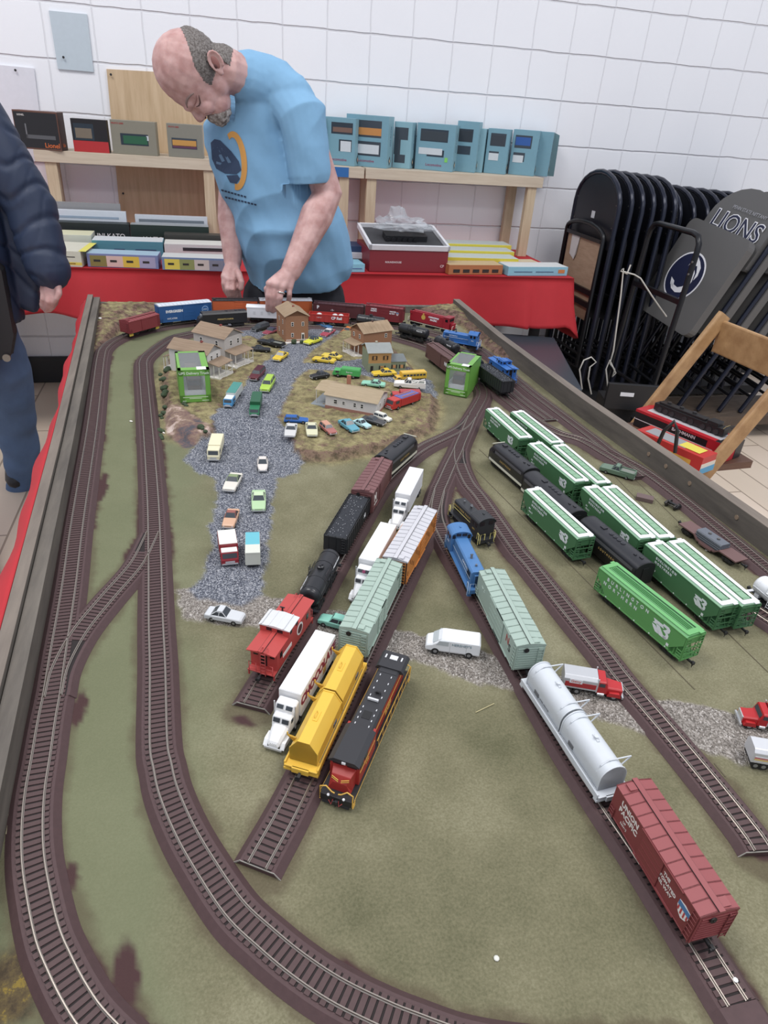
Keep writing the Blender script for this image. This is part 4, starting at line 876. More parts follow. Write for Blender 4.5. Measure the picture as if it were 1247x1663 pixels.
# ---- BNSF-style road engine
c, ang, L = place((646, 1054), (550, 1252), ZG+.048); r = thing('diesel_locomotive', 'long red, black and yellow-trimmed diesel locomotive on the felt beside the siding', 'locomotive', (c.x, c.y, ZG+.001), ang)
def gevo(root, L):
    h = L/2; K = mat((44, 44, 48), .5); RD = mat((166, 40, 34), .42); YL = mat((206, 158, 58), .5); DK = mat((30, 30, 33), .5)
    under(root, L+2, 10, 24, tx=h-30, n=3, half=20)
    b = MB(DK); b.box(-h-7, h+7, -17.5, 17.5, 10.5, 13); b.box(-26, 22, -15, 15, 3, 10.5)
    for e in (-1, 1): b.cb(e*(h+8), 0, 9.5, 3, 33, 8); b.prism_y([(e*(h+7), 2.5), (e*(h+10.5), 2.5), (e*(h+8.5), 8), (e*(h+7), 8)][::e], -14, 14)
    b.build('platform', root, bevel=.3)
    b = MB(RD); b.box(-h+2, h*.28, -11.5, 11.5, 13, 40); b.box(h*.30, h-12, -15.5, 15.5, 13, 42) 
    b.loft([[(x, -12, 13), (x, 12, 13), (x, w, z), (x, -w, z)] for x, w, z in ((h-12, 12, 34), (h-3, 10, 31), (h+1, 7, 24))]); b.build('carbody', root, bevel=.5)
    k = MB(K)
    w = 12.4; k.prism_x([(-w, 39.6), (w, 39.6), (w, 41), (w-2.5, 42.8), (-w+2.5, 42.8), (-w, 41)], -h+1, -h*.62)
    k.prism_x([(-w-4, 38.8), (w+4, 38.8), (w+4, 41.2), (w+1, 44.4), (-w-1, 44.4), (-w-4, 41.2)], -h-1, -h*.70)
    k.prism_x([(-w, 39.6), (w, 39.6), (w, 41), (w-2.5, 42.4), (-w+2.5, 42.4), (-w, 41)], -h*.62, h*.02)
    k.prism_x([(-w-1, 39.8), (w+1, 39.8), (w+1, 41.2), (w-1.5, 43.8), (-w+1.5, 43.8), (-w-1, 41.2)], h*.03, h*.36)
    P = [(-16.4, 41), (16.4, 41), (16.4, 42.4), (11, 46), (-11, 46), (-16.4, 42.4)]
    k.prism_x(P, h*.36, h-8); k.build('roof', root, bevel=.3)
    v = MB(mat((206, 208, 212), .5))
    for x in (-h*.9, ): v.cb(x, 0, 44.9, 7, 9, .8); [v.cb(x, s*9.5, 44.9, 6, 1.6, .8) for s in (-1, 1)]
    for i in range(4):
        for s in (-1, 1): v.cb(-h*.56+i*11, s*6.5, 42.8, 2.6, .9, .6)
    for i in range(4):
        for s in (-1, 1): v.cb(h*.05+i*8, s*7.5, 44.1, 2.4, .9, .5)
    v.cb(-h*.1, -1, 44.4, 2.2, 12, 2.4); v.build('roof_marking', root)
    g = MB(mat((26, 26, 28), .7)); g.cb(h*.16, 0, 43.9, 11, 9, .6); g.cb(-h*.24, 1, 43.6, 2, 5, 3); g.tube([(-h*.24, -2, 43.6), (-h*.24+3, -2, 45.6)], .8, 6); g.tube([(-h*.24, 3, 43.6), (-h*.24+3, 3, 45.6)], .8, 6); g.build('roof_vent', root)
    g = MB(mat((24, 28, 34), .2))
    for s in (-1, 1): g.cb(h-11.8, s*7.5, 38, .8, 10, 6); [g.cb(h-x, s*15.6, 37, 8, .6, 7) for x in (18, 30)]
    g.build('window', root)
    y = MB(YL)
    for s in (-1, 1):
        y.tube([(-h-6, s*17, 13), (-h-6, s*17, 25), (h*.25, s*17, 25), (h*.3, s*17, 25)], .55, 6)
        for i in range(9): x = -h-2+(h*1.25)*i/8; y.tube([(x, s*17, 13), (x, s*17, 25)], .4, 5)
        y.cb(0, s*17.6, 12, L+12, .5, 1.0); y.cb(-h*.2, s*11.7, 27, L*.7, .4, 1.2); y.cb(h*.6, s*15.7, 30, h*.5, .4, 1.0)
        for e in (-1, 1):
            y.tube([(e*(h+8.5), s*16.5, 6), (e*(h+8.5), s*17, 22), (e*(h+8.5), s*11, 25), (e*(h+8.5), s*5, 19), (e*(h+8.5), s*2, 18)], .75, 6)
        y.tube([(h+1.2, s*1.5, 28.6), (h-1, s*9, 30)], .5, 5); y.tube([(h+1.6, s*1.5, 26.6), (h-.6, s*9, 28)], .5, 5)
    y.build('handrail', root)
    n = MB(WHT)
    for s in (-1, 1): n.sph((h+9.6, s*8, 14.5), 1.5, 10, 6)
    n.cb(h-7.6, 0, 43, .8, 4, 2.6); n.build('headlight', root)
    c = MB(mat((170, 60, 60), .5))
    for s in (-1, 1): c.tube([(h+10, s*3, 10), (h+12, s*4, 5), (h+11, s*7, 9)], .5, 5)
    c.build('air_hose', root)
    s_ = MB(YL)
    for e in (-1, 1):
        for s in (-1, 1):
            for q in range(3): s_.cb(e*(h+5), s*17.2, 3+q*3, 6, 1.2, .5)
    s_.build('step', root)
    for s, nr in ((-1, '-y'), (1, 'y')): text(root, 'BNSF', 9, YL, (-h*.3, s*11.75, 20), nr, bold=.4); text(root, '4723', 5, YL, (h*.6, s*15.75, 24), nr)
gevo(r, L-10)
r, L = rs('caboose', 'red caboose with silver cupola roof at the end of the front siding', (487.5, 967.4), (424.7, 1054), ZR, 44)
caboose(r, L+8, (186, 62, 58), (204, 206, 208), (176, 62, 60), cupw=38)
wl = mat((226, 222, 216), .5)
for s, nr in ((1, 'y'), (-1, '-y')):
    b = MB(wl); b.T = Matrix.Translation((-14*1, s*17.2, 27)) @ Matrix.Rotation(PI/2, 4, 'X'); b.tube([(0, 0, -.2), (0, 0, .2)], 8.5, 24, smooth=False); b.T = None
    b.box(10, 34, s*17.2-.2, s*17.2+.2, 20, 25); b.mat(mat((90, 40, 40), .5)); b.T = Matrix.Translation((-14, s*17.25, 27)) @ Matrix.Rotation(PI/2, 4, 'X'); b.tube([(0, 0, -.3), (0, 0, .3)], 6.2, 24, smooth=False); b.build('emblem', r)
r, L = rs('tank_car', 'black single-dome tank car between red caboose and coal hopper', (539, 885), (500, 959), ZR, 43); tankcar(r, L+4, txt='BENDERTANK')
r, L = rs('hopper_car', 'long black hopper full of coal between maroon boxcar and tank car', (584, 805), (545.4, 871), ZR, 40); gondola(r, L+2, (38, 39, 42), True, txt='NS')
r, L = rs('boxcar', 'brown boxcar behind the black-and-white streamlined engine', (620.8, 744), (588.7, 795.5), ZR, 50)
boxcar(r, L+2, (106, 62, 62), (118, 76, 76), zt=47, doors=((6, 24),)); text(r, 'N', 17, wl, (L/2-18, 17.95, 30), 'y', bold=.8)
for sd in (1,): text(r, 'NORFOLK', 4.5, wl, (L/2-22, 17.95, 18), 'y')
r, L = rs('streamlined_locomotive', 'black streamlined diesel with cream stripe leading the train by the grassy bank', (622.4, 739.3), (669, 701), ZR, 49, 'locomotive'); funit(r, L+6)
# ---- green hoppers parked on the felt
HP = [('H1', (800.3, 662.5), (854.8, 710.6), 'green covered hopper farthest back in the left row of parked cars'),
      ('H2', (840.4, 667.3), (906, 718.6), 'green covered hopper farthest back in the right row of parked cars'),
      ('H3', (869, 718.6), (946, 781), 'second green covered hopper from the back, left of its twin, behind black engines'),
      ('H4', (907.7, 721.8), (981.5, 784), 'green covered hopper second from the back in the right row, near the green pickup'),
      ('H5', (959, 789), (1053, 873), 'third-rank green covered hopper next to the black engine roofs'),
      ('H6', (989.5, 789), (1083.6, 872.5), 'third-rank green covered hopper nearest the small brown block'),
      ('H7', (1062.8, 879.5), (1186.6, 981), 'nearest of the white-topped green hoppers, left of the front pair'),
      ('H8', (1097.5, 876.7), (1221.4, 979.6), 'nearest white-topped green hopper at the right, beside the flatcar with transformer'),
      ('H9', (866, 792.4), (952.6, 871), 'white-topped green hopper standing alone left of the black engines')]
for _, a, b_, lab in HP:
    r, L = rs('covered_hopper', lab, a, b_, ZG+.001, 51); hopper(r, L+3)
r, L = rs('covered_hopper', 'bright all-green covered hopper, foremost of the parked hoppers', (989, 915.6), (1132, 1028), ZG+.001, 51); hopper(r, L+3, True)
r, L = rs('streamlined_locomotive', 'black streamlined engine with cream nose and stripe beside the green hoppers', (864.4, 758.7), (806.7, 712), ZG+.001, 50, 'locomotive'); funit(r, L+4)
r, L = rs('streamlined_locomotive', 'cabless black booster engine in the middle of the parked black trio', (941.4, 829), (864.4, 763.5), ZG+.001, 50, 'locomotive'); funit(r, L-1, nose=False, stripe=True)
r, L = rs('streamlined_locomotive', 'cabless black booster engine nearest the camera behind the bright green hopper', (1052, 914), (957.5, 837), ZG+.001, 50, 'locomotive'); funit(r, L, nose=False, stripe=False)
# ---- depressed flatcar with transformer
r, L = rs('depressed_flatcar', 'brown depressed-centre flatcar carrying a grey load beside the right track', (1112, 847.6), (1205, 910), ZG+.001, 14)
m = mat((108, 78, 76), .6); h = L/2; b = MB(m); b.box(-h, -h+34, -14, 14, 11.5, 14); b.box(h-34, h, -14, 14, 11.5, 14); b.prism_y([(-h+34, 11.5), (-h+42, 5), (h-42, 5), (h-34, 11.5), (h-34, 14), (h-43, 7.4), (-h+43, 7.4), (-h+34, 14)], -14, 14)
for s in (-1, 1): b.box(-12, 14, s*15-.8, s*15+.8, 3.4, 7)
b.build('deck', r, bevel=.3); truck(r, -h+17, half=10); truck(r, h-17, half=10); coupler(r, h, 1); coupler(r, -h, -1)
t = thing('transformer_load', 'grey ridged block with two round caps riding on the brown flatcar', 'freight load', (r.location.x, r.location.y, ZG+.0085), r.rotation_euler.z)
b = MB(mat((96, 102, 112), .5)); b.box(-25, 25, -10, 10, 0, 12); 
for z in (2.5, 6, 9.5): b.box(-26, 26, -11, 11, z, z+1.6)
b.prism_x([(-11, 12), (11, 12), (9, 14.5), (-9, 14.5)], -26, 26); b.build('casing', t, bevel=.3)
for x in (-8, 10): b = MB(STEEL); b.tube([(x, 0, 14), (x, 0, 16.5)], 2.6, 14, smooth=False); b.build('cap', t)
# small things near it
def onfelt(name, label, cat, x, y, rot=0): p = zp(x, y, ZG); return thing(name, label, cat, (p.x, p.y, ground(p.x, p.y)+.0003), rot)
t = onfelt('wooden_block', 'small flat brown block lying on the felt beyond the green hoppers', 'block', 1046, 812, -.62); b = MB(mat((104, 84, 82), .7)); b.box(-15, 15, -9, 9, 0, 7.5); b.build('block', t, bevel=.4)
t = onfelt('loose_truck', 'loose black wheel truck lying on the felt past the brown block', 'wheel truck', 1091, 824, .4); tr = truck(t, 0, half=9); 
r, L = rs('tank_car', 'white tank car mostly cut off by the right edge', (1243, 940), (1300, 985), ZG+.001, 38); tankcar(r, L+24, col=(226, 228, 232))
# ---- far side trains, outer loop
r, L = rs('boxcar', 'small dull-red boxcar with yellow underparts at the far left curve', (201, 520.5), (250.7, 507.5), ZR, 44)
boxcar(r, L, (140, 54, 58), zt=42, doors=((0, 24),)); 
b = MB(mat((206, 172, 60), .5))
for e in (-1, 1): b.cb(e*(L/2-8), -13.5, 6, 12, 3, 7)
b.build('yellow_step', r)
r, L = rs('boxcar', 'tall blue boxcar with white lettering behind the small red boxcar', (254, 494), (339, 486.5), ZR, 60)
boxcar(r, L, (36, 88, 150), (198, 206, 216), zt=57, doors=((8, 34),), walk=False); text(r, 'EVERGREEN', 9.5, WHT, (-L*.22, -17.95, 40), '-y', bold=.5); text(r, 'NYC 67500', 6, WHT, (-L*.27, -17.95, 20), '-y', bold=.1)
b = MB(mat((150, 186, 222), .5)); b.T = Matrix.Translation((L*.37, -17.95, 38)) @ Matrix.Rotation(PI/2, 4, 'X'); b.tube([(0, 0, -.2), (0, 0, .2)], 10, 24, smooth=False); b.mat(mat((52, 104, 166), .5)); b.tube([(0, 0, -.3), (0, 0, .3)], 8.4, 24, smooth=False); b.T = None; b.build('emblem', r); text(r, 'LINES', 5, WHT, (L*.37, -18.4, 38), '-y')
r, L = rs('boxcar', 'orange boxcar with black roof between the blue boxcar and the man’s hand', (344.5, 484.4), (417.5, 485), ZR, 50)
boxcar(r, L, (206, 92, 46), (38, 36, 38), (34, 32, 34), zt=47, doors=((12, 24),), open_door=False)
r, L = rs('boxcar', 'orange boxcar with silver roof behind the brick house', (421, 484.4), (505.5, 485), ZR, 52)
boxcar(r, L, (202, 94, 44), (196, 198, 204), (60, 46, 42), zt=49, doors=((0, 26),))
r, L = rs('boxcar', 'dark brown boxcar with white logo behind the red gondola', (510.5, 488.5), (591, 495), ZR, 50)
boxcar(r, L, (88, 42, 46), (80, 46, 50), zt=47, doors=((8, 30),)); text(r, 'P', 12, WHT, (-L/2+14, -17.95, 36), '-y', bold=1); text(r, '- 2 -', 6, WHT, (-L*.12, -17.95, 30), '-y', bold=.3); text(r, '0 000', 5, WHT, (-L*.12, -17.95, 21), '-y', bold=.3)
r, L = rs('boxcar', 'tall maroon boxcar with small shield, behind the black tank cars', (596, 492.2), (656, 499), ZR, 55)
boxcar(r, L, (128, 38, 46), zt=52, doors=((2, 30),)); text(r, 'UNION', 5.4, WHT, (-L*.28, -17.95, 44), '-y', bold=.3); text(r, 'PACIFIC', 5.4, WHT, (-L*.28, -17.95, 38), '-y', bold=.3); text(r, 'AUTOMATED', 4.6, WHT, (L*.2, -17.95, 41), '-y', bold=.3); text(r, 'RAIL WAY', 4.6, WHT, (L*.2, -17.95, 35), '-y', bold=.3); shield(r, L*.36, -17.9, 36, .7)
r, L = rs('diesel_locomotive', 'red diesel locomotive with gold crest in the far right curve', (668, 501), (740, 518), ZR, 46, 'locomotive')
RD = (164, 32, 46); b = MB(mat(RD, .4)); h = L/2; b.box(-h+4, h-34, -11, 11, 13, 44); b.box(-h+4, -h+12, -13, 13, 34, 44); b.box(h-33, h-13, -16, 16, 13, 46); b.box(h-12, h-2, -9, 9, 13, 31); b.build('carbody', r, bevel=.8)
b = MB(mat((150, 36, 48), .5)); b.box(h-35, h-11, -17, 17, 46, 48); b.box(-h+14, h-40, -6, 6, 44, 46); b.build('roof', r, bevel=.5)
b = MB(BLK); b.box(-h, h, -16, 16, 10.5, 13); b.box(-16, 14, -14, 14, 3, 10.5); b.mat(mat((226, 214, 190), .5)); b.box(-h, h, -16.6, -16, 12, 13.2); b.box(-h, h, 16, 16.6, 12, 13.2); b.build('platform', r); under(r, L-4, 10, 20, tx=h-24, n=3, half=17)
g = MB(mat((24, 26, 30), .2)); [g.cb(h-22, s*16, 38, 9, .6, 8) for s in (-1, 1)]; g.cb(h-12.6, 0, 39, .6, 24, 7); g.build('window', r)
q = MB(mat((226, 210, 196), .5)); [q.tube([(e*(h-1), s*15, 6), (e*(h-1), s*15, 24), (e*(h-1), s*6, 24)], .7, 5) for s in (-1, 1) for e in (-1, 1)]; q.build('handrail', r)
text(r, 'CANADIAN', 7, WHT, (h*.12, -11.15, 36), '-y', bold=.4); text(r, 'PACIFIC', 7, WHT, (h*.12, -11.15, 28), '-y', bold=.4)
b = MB(mat((206, 168, 70), .5)); b.T = Matrix.Translation((-h*.34, -11.2, 31)) @ Matrix.Rotation(PI/2, 4, 'X'); b.tube([(0, 0, -.2), (0, 0, .2)], 7.5, 14, smooth=False); b.T = None; b.cb(-h*.34, -11.2, 41, 5, .4, 4); b.build('emblem', r)
# ---- inner loop far side
r, L = rs('diesel_locomotive', 'long black diesel with gold lettering behind the grey house', (399.4, 502), (319, 507), ZR, 46, 'locomotive')
b = MB(mat((36, 37, 41), .4)); h = L/2
b.prism_x([(-15, 12), (15, 12), (15, 40), (11, 45), (-11, 45), (-15, 40)], -h+2, h-14); b.loft([[(x, -w, 12), (x, w, 12), (x, w*.9, z), (x, -w*.9, z)] for x, w, z in ((h-14, 15, 36), (h-4, 12, 30), (h, 8, 22))]); b.build('carbody', r, bevel=.6)
under(r, L-4, 10.5, 24, tx=h-28, n=3, half=17); b = MB(mat((50, 51, 56), .5)); [b.tube([(x, 0, 44.6), (x, 0, 46.2)], 4, 14, smooth=False) for x in (-h+20, -h+32, -h+60)]; b.build('roof_fan', r)
g = MB(mat((150, 156, 164), .3)); g.cb(h-13, 0, 36, 5, 14, 6); g.build('windshield', r); [text(r, 'PENNSYLVANIA', 5, mat((196, 168, 96), .5), (-6, s*15.15, 25), nr, space=1.4, bold=.3) for s, nr in ((1, 'y'), (-1, '-y'))]
r, L = rs('caboose', 'plain white boxcar-like caboose that the man is setting on the track', (401.5, 495), (449, 497), ZR, 44)
b = MB(mat((224, 226, 232), .45)); h = L/2+1; b.box(-h, h, -17, 17, 10, 40); b.build('body', r, bevel=.6)
b = MB(mat((232, 234, 238), .45)); b.prism_x([(-18, 40), (18, 40), (17, 43), (8, 45), (-8, 45), (-17, 43)], -h-1.5, h+1.5); b.build('roof', r, bevel=.4); b = MB(mat((205, 208, 214), .5)); [b.cb(x, s*17.1, 25, 7, .5, 10) for x in (-22, 0, 22) for s in (-1, 1)]; b.cb(h+.2, 0, 24, .5, 9, 22); b.cb(-h-.2, 0, 24, .5, 9, 22); b.build('panel', r); under(r, L, 10, 20)
r, L = rs('gondola_car', 'bright red low gondola with white letters beside the brick house', (503, 507.7), (566, 511.7), ZR, 32)
gondola(r, L, (186, 50, 44), False, zt=33, ribs=9); text(r, 'CP Rail', 11, WHT, (L*.2, -19.0, 24), '-y', bold=.5); text(r, '0 000 00', 4, WHT, (-L*.25, -19.0, 24), '-y')
b = MB(mat((206, 206, 206), .6)); [b.sph((x, 0, 29), (8, 8, 4.6)) for x in (-30, 18, 36)]; b.build('load', r)
TKL = [('farthest left black tank car, behind the tan-roofed orange house', (577.6, 508.5), (628, 515.5), None), ('black tank car with white lettering in front of the tall maroon boxcar', (648, 522), (698, 534), 'PROCOR'),
       ('black tank car with white lettering in front of the blue road switcher', (709, 542), (745, 558.5), 'PROCOR'), ('black tank car partly hidden behind the right green toy box', (753, 565), (782, 584), None)]
for lab, a, b_, tx in TKL: r, L = rs('tank_car', lab, a, b_, ZR, 43); tankcar(r, L, txt=tx)
r, L = rs('hopper_car', 'black coal hopper behind the right green toy box', (785, 591), (826, 618.7), ZR, 42); gondola(r, L, (40, 41, 45), True, zt=42)
r, L = rs('boxcar', 'brown boxcar standing behind the right green toy box', (702.7, 555.8), (745, 585), ZG+.001, 50); boxcar(r, L, (98, 66, 64), zt=47, doors=((0, 26),)); text(r, 'NP', 13, WHT, (L*.28, -17.95, 28), '-y', bold=.4)
r, L = rs('switcher_locomotive', 'blue road switcher with white handrails in the far right curve', (722, 533.5), (777, 543), ZR, 44); switcher(r, L+14, (44, 104, 180), WHT, txt='CONRAIL', rail=(214, 222, 232))
r, L = rs('caboose', 'bright blue caboose on the right-hand track near the table rim', (803.4, 579.5), (832, 598), ZR, 42); caboose(r, L+10, (44, 104, 184), railc=(60, 118, 190), cupw=28, lad=False)
# ================================================================= TOY VEHICLES
GLS = mat((62, 68, 74), .2); TYR = mat((28, 28, 30), .6); HUB = mat((150, 152, 156), .35, .6); CHR = mat((200, 202, 206), .3, .4)
def vplace(f, b_, z=8):
    """vehicle from photo points of its front and rear"""
    A, B = zp(*f, ZG+z*.001), zp(*b_, ZG+z*.001)
    for _ in range(2):
        c = (A+B)/2; g = ground(c.x, c.y); A, B = zp(*f, g+z*.001), zp(*b_, g+z*.001)
    d = A-B; c = (A+B)/2; return (c.x, c.y, g), math.atan2(d.y, d.x), d.length*1000
def wheels(root, xs, W, r=3.6, w=2.6):
    for x in xs:
        for s in (-1, 1):
            b = MB(TYR); y0, y1 = sorted((s*(W/2-w+.2), s*(W/2+.2))); b.tube([(x, y0, r), (x, y1, r)], r, 14, smooth=False)
            b.mat(HUB); yy = s*(W/2+.25); b.tube([(x, yy-.15*s, r), (x, yy+.15*s, r)], r*.5, 10, smooth=False); b.build('wheel', root)
def rr(x, W, z0, z1, c=1.2, tp=1.0):
    return [(x, -W/2+c*.5, z0), (x, W/2-c*.5, z0), (x, W/2, z0+c), (x, W/2*tp, z1-c), (x, (W/2-c)*tp, z1), (x, -(W/2-c)*tp, z1), (x, -W/2*tp, z1-c), (x, -W/2, z0+c)]
def car(root, L, col, top=None, kind='sedan', H=None, chrome=True):
    L *= 1.08; H = H and H*1.1
    s = L/58.0; W = min(24, L*.40); m = mat(col, .38); tm = mat(top or col, .38); h = L/2; Hc = H or (17 if kind not in ('beetle', 'suv') else 18.5)
    zl = 3.0; zd = Hc*.60
    b = MB(m)
    if kind == 'beetle': R = [(-h, .6, 6), (-h*.85, .86, 9.5), (-h*.5, .98, 12), (0, 1, 12), (h*.5, .95, 11), (h*.85, .8, 8.5), (h, .6, 6)]
    else: R = [(-h, .88, zd*.86), (-h*.93, .96, zd), (-h*.4, 1, zd+.3), (h*.3, 1, zd+.3), (h*.9, .94, zd*.93), (h, .86, zd*.80)]
    b.loft([rr(x, W*k, zl, z) for x, k, z in R], smooth=False); b.build('body', root, bevel=.5)
    spans = {'sedan': (-.62, .26, -.38, .02), 'coupe': (-.66, .22, -.34, -.02), 'wagon': (-.94, .26, -.86, .05), 'suv': (-.96, .36, -.9, .2), 'beetle': (-.62, .42, -.3, .16), 'pickup': (-.12, .36, -.06, .16), 'conv': (-.5, .2, -.42, .1)}[kind]
    a0, a1, b0, b1 = [q*h for q in spans]; zt = Hc
    g = MB(GLS); wb = W*.88; wt = W*.68
    g.loft([[(a0, -wb/2, zd), (a1, -wb/2, zd), (a1, wb/2, zd), (a0, wb/2, zd)], [(b0, -wt/2, zt-.6), (b1, -wt/2, zt-.6), (b1, wt/2, zt-.6), (b0, wt/2, zt-.6)]]); g.build('window', root)
    t = MB(tm)
    if kind != 'conv': 
        t.loft([[(b0-.6, -wt/2-.5, zt-1.5), (b1+.6, -wt/2-.5, zt-1.5), (b1+.6, wt/2+.5, zt-1.5), (b0-.6, wt/2+.5, zt-1.5)], [(b0+.4, -wt/2+.6, zt), (b1-.4, -wt/2+.6, zt), (b1-.4, wt/2-.6, zt), (b0+.4, wt/2-.6, zt)]])
    for (xa, xb) in ((a0, b0), (a1, b1), ((a0+a1)/2, (b0+b1)/2)):
        for q in (-1, 1): t.tube([(xa, q*wb/2, zd-.3), (xb, q*wt/2, zt-1)], .65, 4, smooth=False)
    t.build('roof', root)
    if kind == 'pickup':
        p = MB(mat((120, 124, 116), .7)); p.box(-h*.9, -h*.18, -W*.36, W*.36, zd-.2, zd+.5); p.mat(m)
        for q in (-1, 1): p.box(-h*.96, -h*.14, q*W*.44-1, q*W*.44+1, zd-1, zd+2.6)
        p.box(-h*.98, -h*.92, -W*.44, W*.44, zd-1, zd+2.6); p.build('cargo_bed', root)
    c = MB(CHR if chrome else m); c.box(h-.6, h+.6, -W*.42, W*.42, zl+.4, zl+2.0); c.box(-h-.6, -h+.6, -W*.42, W*.42, zl+.4, zl+2.0); c.build('bumper', root)
    l = MB(WHT)
    for q in (-1, 1): l.tube([(h*.96, q*W*.32, zd*.66), (h+.3, q*W*.32, zd*.66)], 1.1, 8, smooth=False)
    l.build('headlight', root)
    wheels(root, (-h*.58, h*.6), W*.97, 3.5 if kind != 'beetle' else 3.2)
def boxtruck(root, L, cab, box, roof=None, H=26, W=24, cabL=.3, cabroof=None, cabH=.8, visor=None):
    h = L/2; xc = h-L*cabL; b = MB(mat(box, .42)); b.loft([rr(x, W, 6, H, 1) for x in (-h, xc-.6)]); b.build('cargo_box', root, bevel=.3)
    r = MB(mat(roof or box, .45)); r.box(-h+.4, xc-1, -W/2+.6, W/2-.6, H-.6, H+1); r.build('box_roof', root, bevel=.4)
    c = MB(mat(cab, .4)); cH = H*cabH; c.loft([rr(xc, W*.96, 4, cH, 1), rr(h-4, W*.94, 4, cH, 1.4), rr(h-1.2, W*.92, 4, cH*.62, 1.2), rr(h, W*.9, 4, cH*.5, 1)]); c.build('cab', root, bevel=.4)
    if cabroof: q = MB(mat(cabroof, .4)); q.box(xc+1, h-4.5, -W*.42, W*.42, cH-.4, cH+1.2); q.build('cab_roof', root, bevel=.5)
    g = MB(GLS); g.add([(h-3.4, -W*.38, cH*.93), (h-3.4, W*.38, cH*.93), (h-.9, W*.38, cH*.63), (h-.9, -W*.38, cH*.63), (h-6, 0, cH*.8)], [(0, 3, 2, 1), (0, 1, 4), (1, 2, 4), (2, 3, 4), (3, 0, 4)])
    for q in (-1, 1): g.cb(xc+(h-xc)*.4, q*W*.48, cH*.76, (h-xc)*.42, .5, cH*.26)
    g.build('window', root)
    k = MB(CHR); k.cb(h+.3, 0, 5, 1, W*.84, 2); k.cb(h, 0, cH*.36, .6, W*.5, 3); k.build('grille', root); u = MB(BLK); u.box(-h+1, h-2, -W*.36, W*.36, 3, 6.2); u.build('chassis', root)
    wheels(root, (-h*.55, h*.58), W*.95, 4.2, 3)
def vh(name, label, f, b_, fn, *a, cat='toy vehicle', z=8, grow=0, lift=0, **k):
    (loc, ang, L) = vplace(f, b_, z); r = thing(name, label, cat, (loc[0], loc[1], loc[2]+.0006+lift), ang); fn(r, L+grow, *a, **k); return r, L
C_ = 'toy car'
vh('toy_car', 'silver fastback toy car on pale gravel at the left of the yard', (393, 1003), (338, 993), car, (196, 200, 204), kind='coupe', cat=C_)
vh('toy_car', 'peach toy coupe with brown roof behind the red box truck', (370.5, 853), (379, 829), car, (206, 160, 128), (150, 84, 74), kind='coupe', cat=C_, grow=2)
vh('toy_truck', 'dark red box truck with white roof, facing camera on dark gravel', (373.5, 908), (368, 874), boxtruck, (150, 34, 44), (150, 34, 44), (222, 222, 214), H=28, W=27, cabroof=(228, 228, 222), cat='toy truck', z=14)
r, L = vh('toy_truck', 'turquoise and cream box truck beside the red box truck', (410, 864), (410.5, 905), boxtruck, (190, 48, 46), (206, 208, 196), (92, 182, 198), H=26, W=22, cabL=.16, cat='toy truck', z=20)
b = MB(mat((206, 208, 196), .45)); b.box(-L/2-.3, -L/2+L*.32, -10.6, 10.6, 25, 27.6); b.build('cream_roof_section', r, bevel=.5)
vh('toy_car', 'pale green toy sedan on the gravel road between peach and white cars', (420, 826), (420, 798), car, (168, 202, 152), (190, 212, 170), cat=C_)
vh('toy_car', 'off-white toy coupe with green roof on the gravel road', (371.5, 794), (384, 770), car, (214, 208, 196), (128, 146, 102), kind='coupe', cat=C_)
vh('toy_car', 'tiny white rounded toy beetle car on the gravel', (426.5, 760), (426.5, 745), car, (216, 208, 200), kind='beetle', cat=C_, grow=8)
r, L = vh('toy_van', 'cream camper van toy at the top of the front gravel road', (346, 742), (354, 714), boxtruck, (222, 214, 178), (222, 214, 178), H=24, W=24, cabH=.98, cat='toy van', z=12)
vh('toy_truck', 'light blue and white delivery truck toy on the gravel by the left box', (370, 655), (386, 631), boxtruck, (58, 140, 196), (196, 200, 196), (66, 142, 132), H=24, W=21, cabroof=(214, 220, 220), cat='toy truck', z=11, grow=6)
vh('toy_truck', 'dark green panel truck toy facing the camera on gravel', (412.5, 670), (418, 645), boxtruck, (34, 116, 76), (30, 92, 58), (44, 96, 66), H=24, W=22, cat='toy truck', z=12, cabH=.74)
vh('toy_car', 'lime green toy van next to the dark green truck', (430, 632), (439, 616), car, (164, 202, 62), kind='suv', cat=C_, H=18, grow=6)
vh('toy_car', 'maroon wood-sided toy wagon on the grass edge', (411.5, 614), (424, 600), car, (96, 34, 42), (84, 26, 36), kind='suv', cat=C_, grow=2)
vh('toy_car', 'yellow toy coupe alone on the road below the black cars', (448.5, 583), (462, 573), car, (222, 186, 38), kind='coupe', cat=C_)
vh('toy_car', 'lemon-yellow toy sports car in front of the brick house', (498, 556), (518, 549), car, (214, 214, 48), kind='conv', cat=C_, grow=2)
vh('toy_car', 'front yellow taxi toy of the pair in the middle of town', (510, 581), (543, 586), car, (220, 186, 44), cat=C_)
vh('toy_car', 'rear yellow taxi toy of the pair in the middle of town', (525, 575), (553, 580), car, (222, 194, 60), (226, 196, 66), cat=C_)
r, L = vh('toy_truck', 'bright green delivery van toy behind the ranch house chimney', (541, 603), (585, 608), boxtruck, (66, 170, 84), (66, 170, 84), (64, 160, 78), H=22, W=22, cat='toy truck', z=10)
text(r, 'Express', 5, WHT, (-L*.12, 11.3, 15), 'y'); text(r, 'Express', 5, WHT, (-L*.12, -11.3, 15), '-y')
vh('toy_car', 'yellow taxi toy parked before the two-tone house', (606, 606), (641, 604), car, (224, 186, 44), cat=C_)
r, L = vh('toy_bus', 'yellow school bus toy behind the white tow truck', (640, 613), (690, 610), boxtruck, (222, 172, 46), (224, 176, 50), H=22, W=20, cabL=.2, cabH=.6, cat='toy bus', z=10)
b = MB(GLS); [b.cb(-L*.42+k*L*.105, s*10.1, 16, L*.08, .5, 4.5) for k in range(7) for s in (-1, 1)]; b.build('side_window', r)
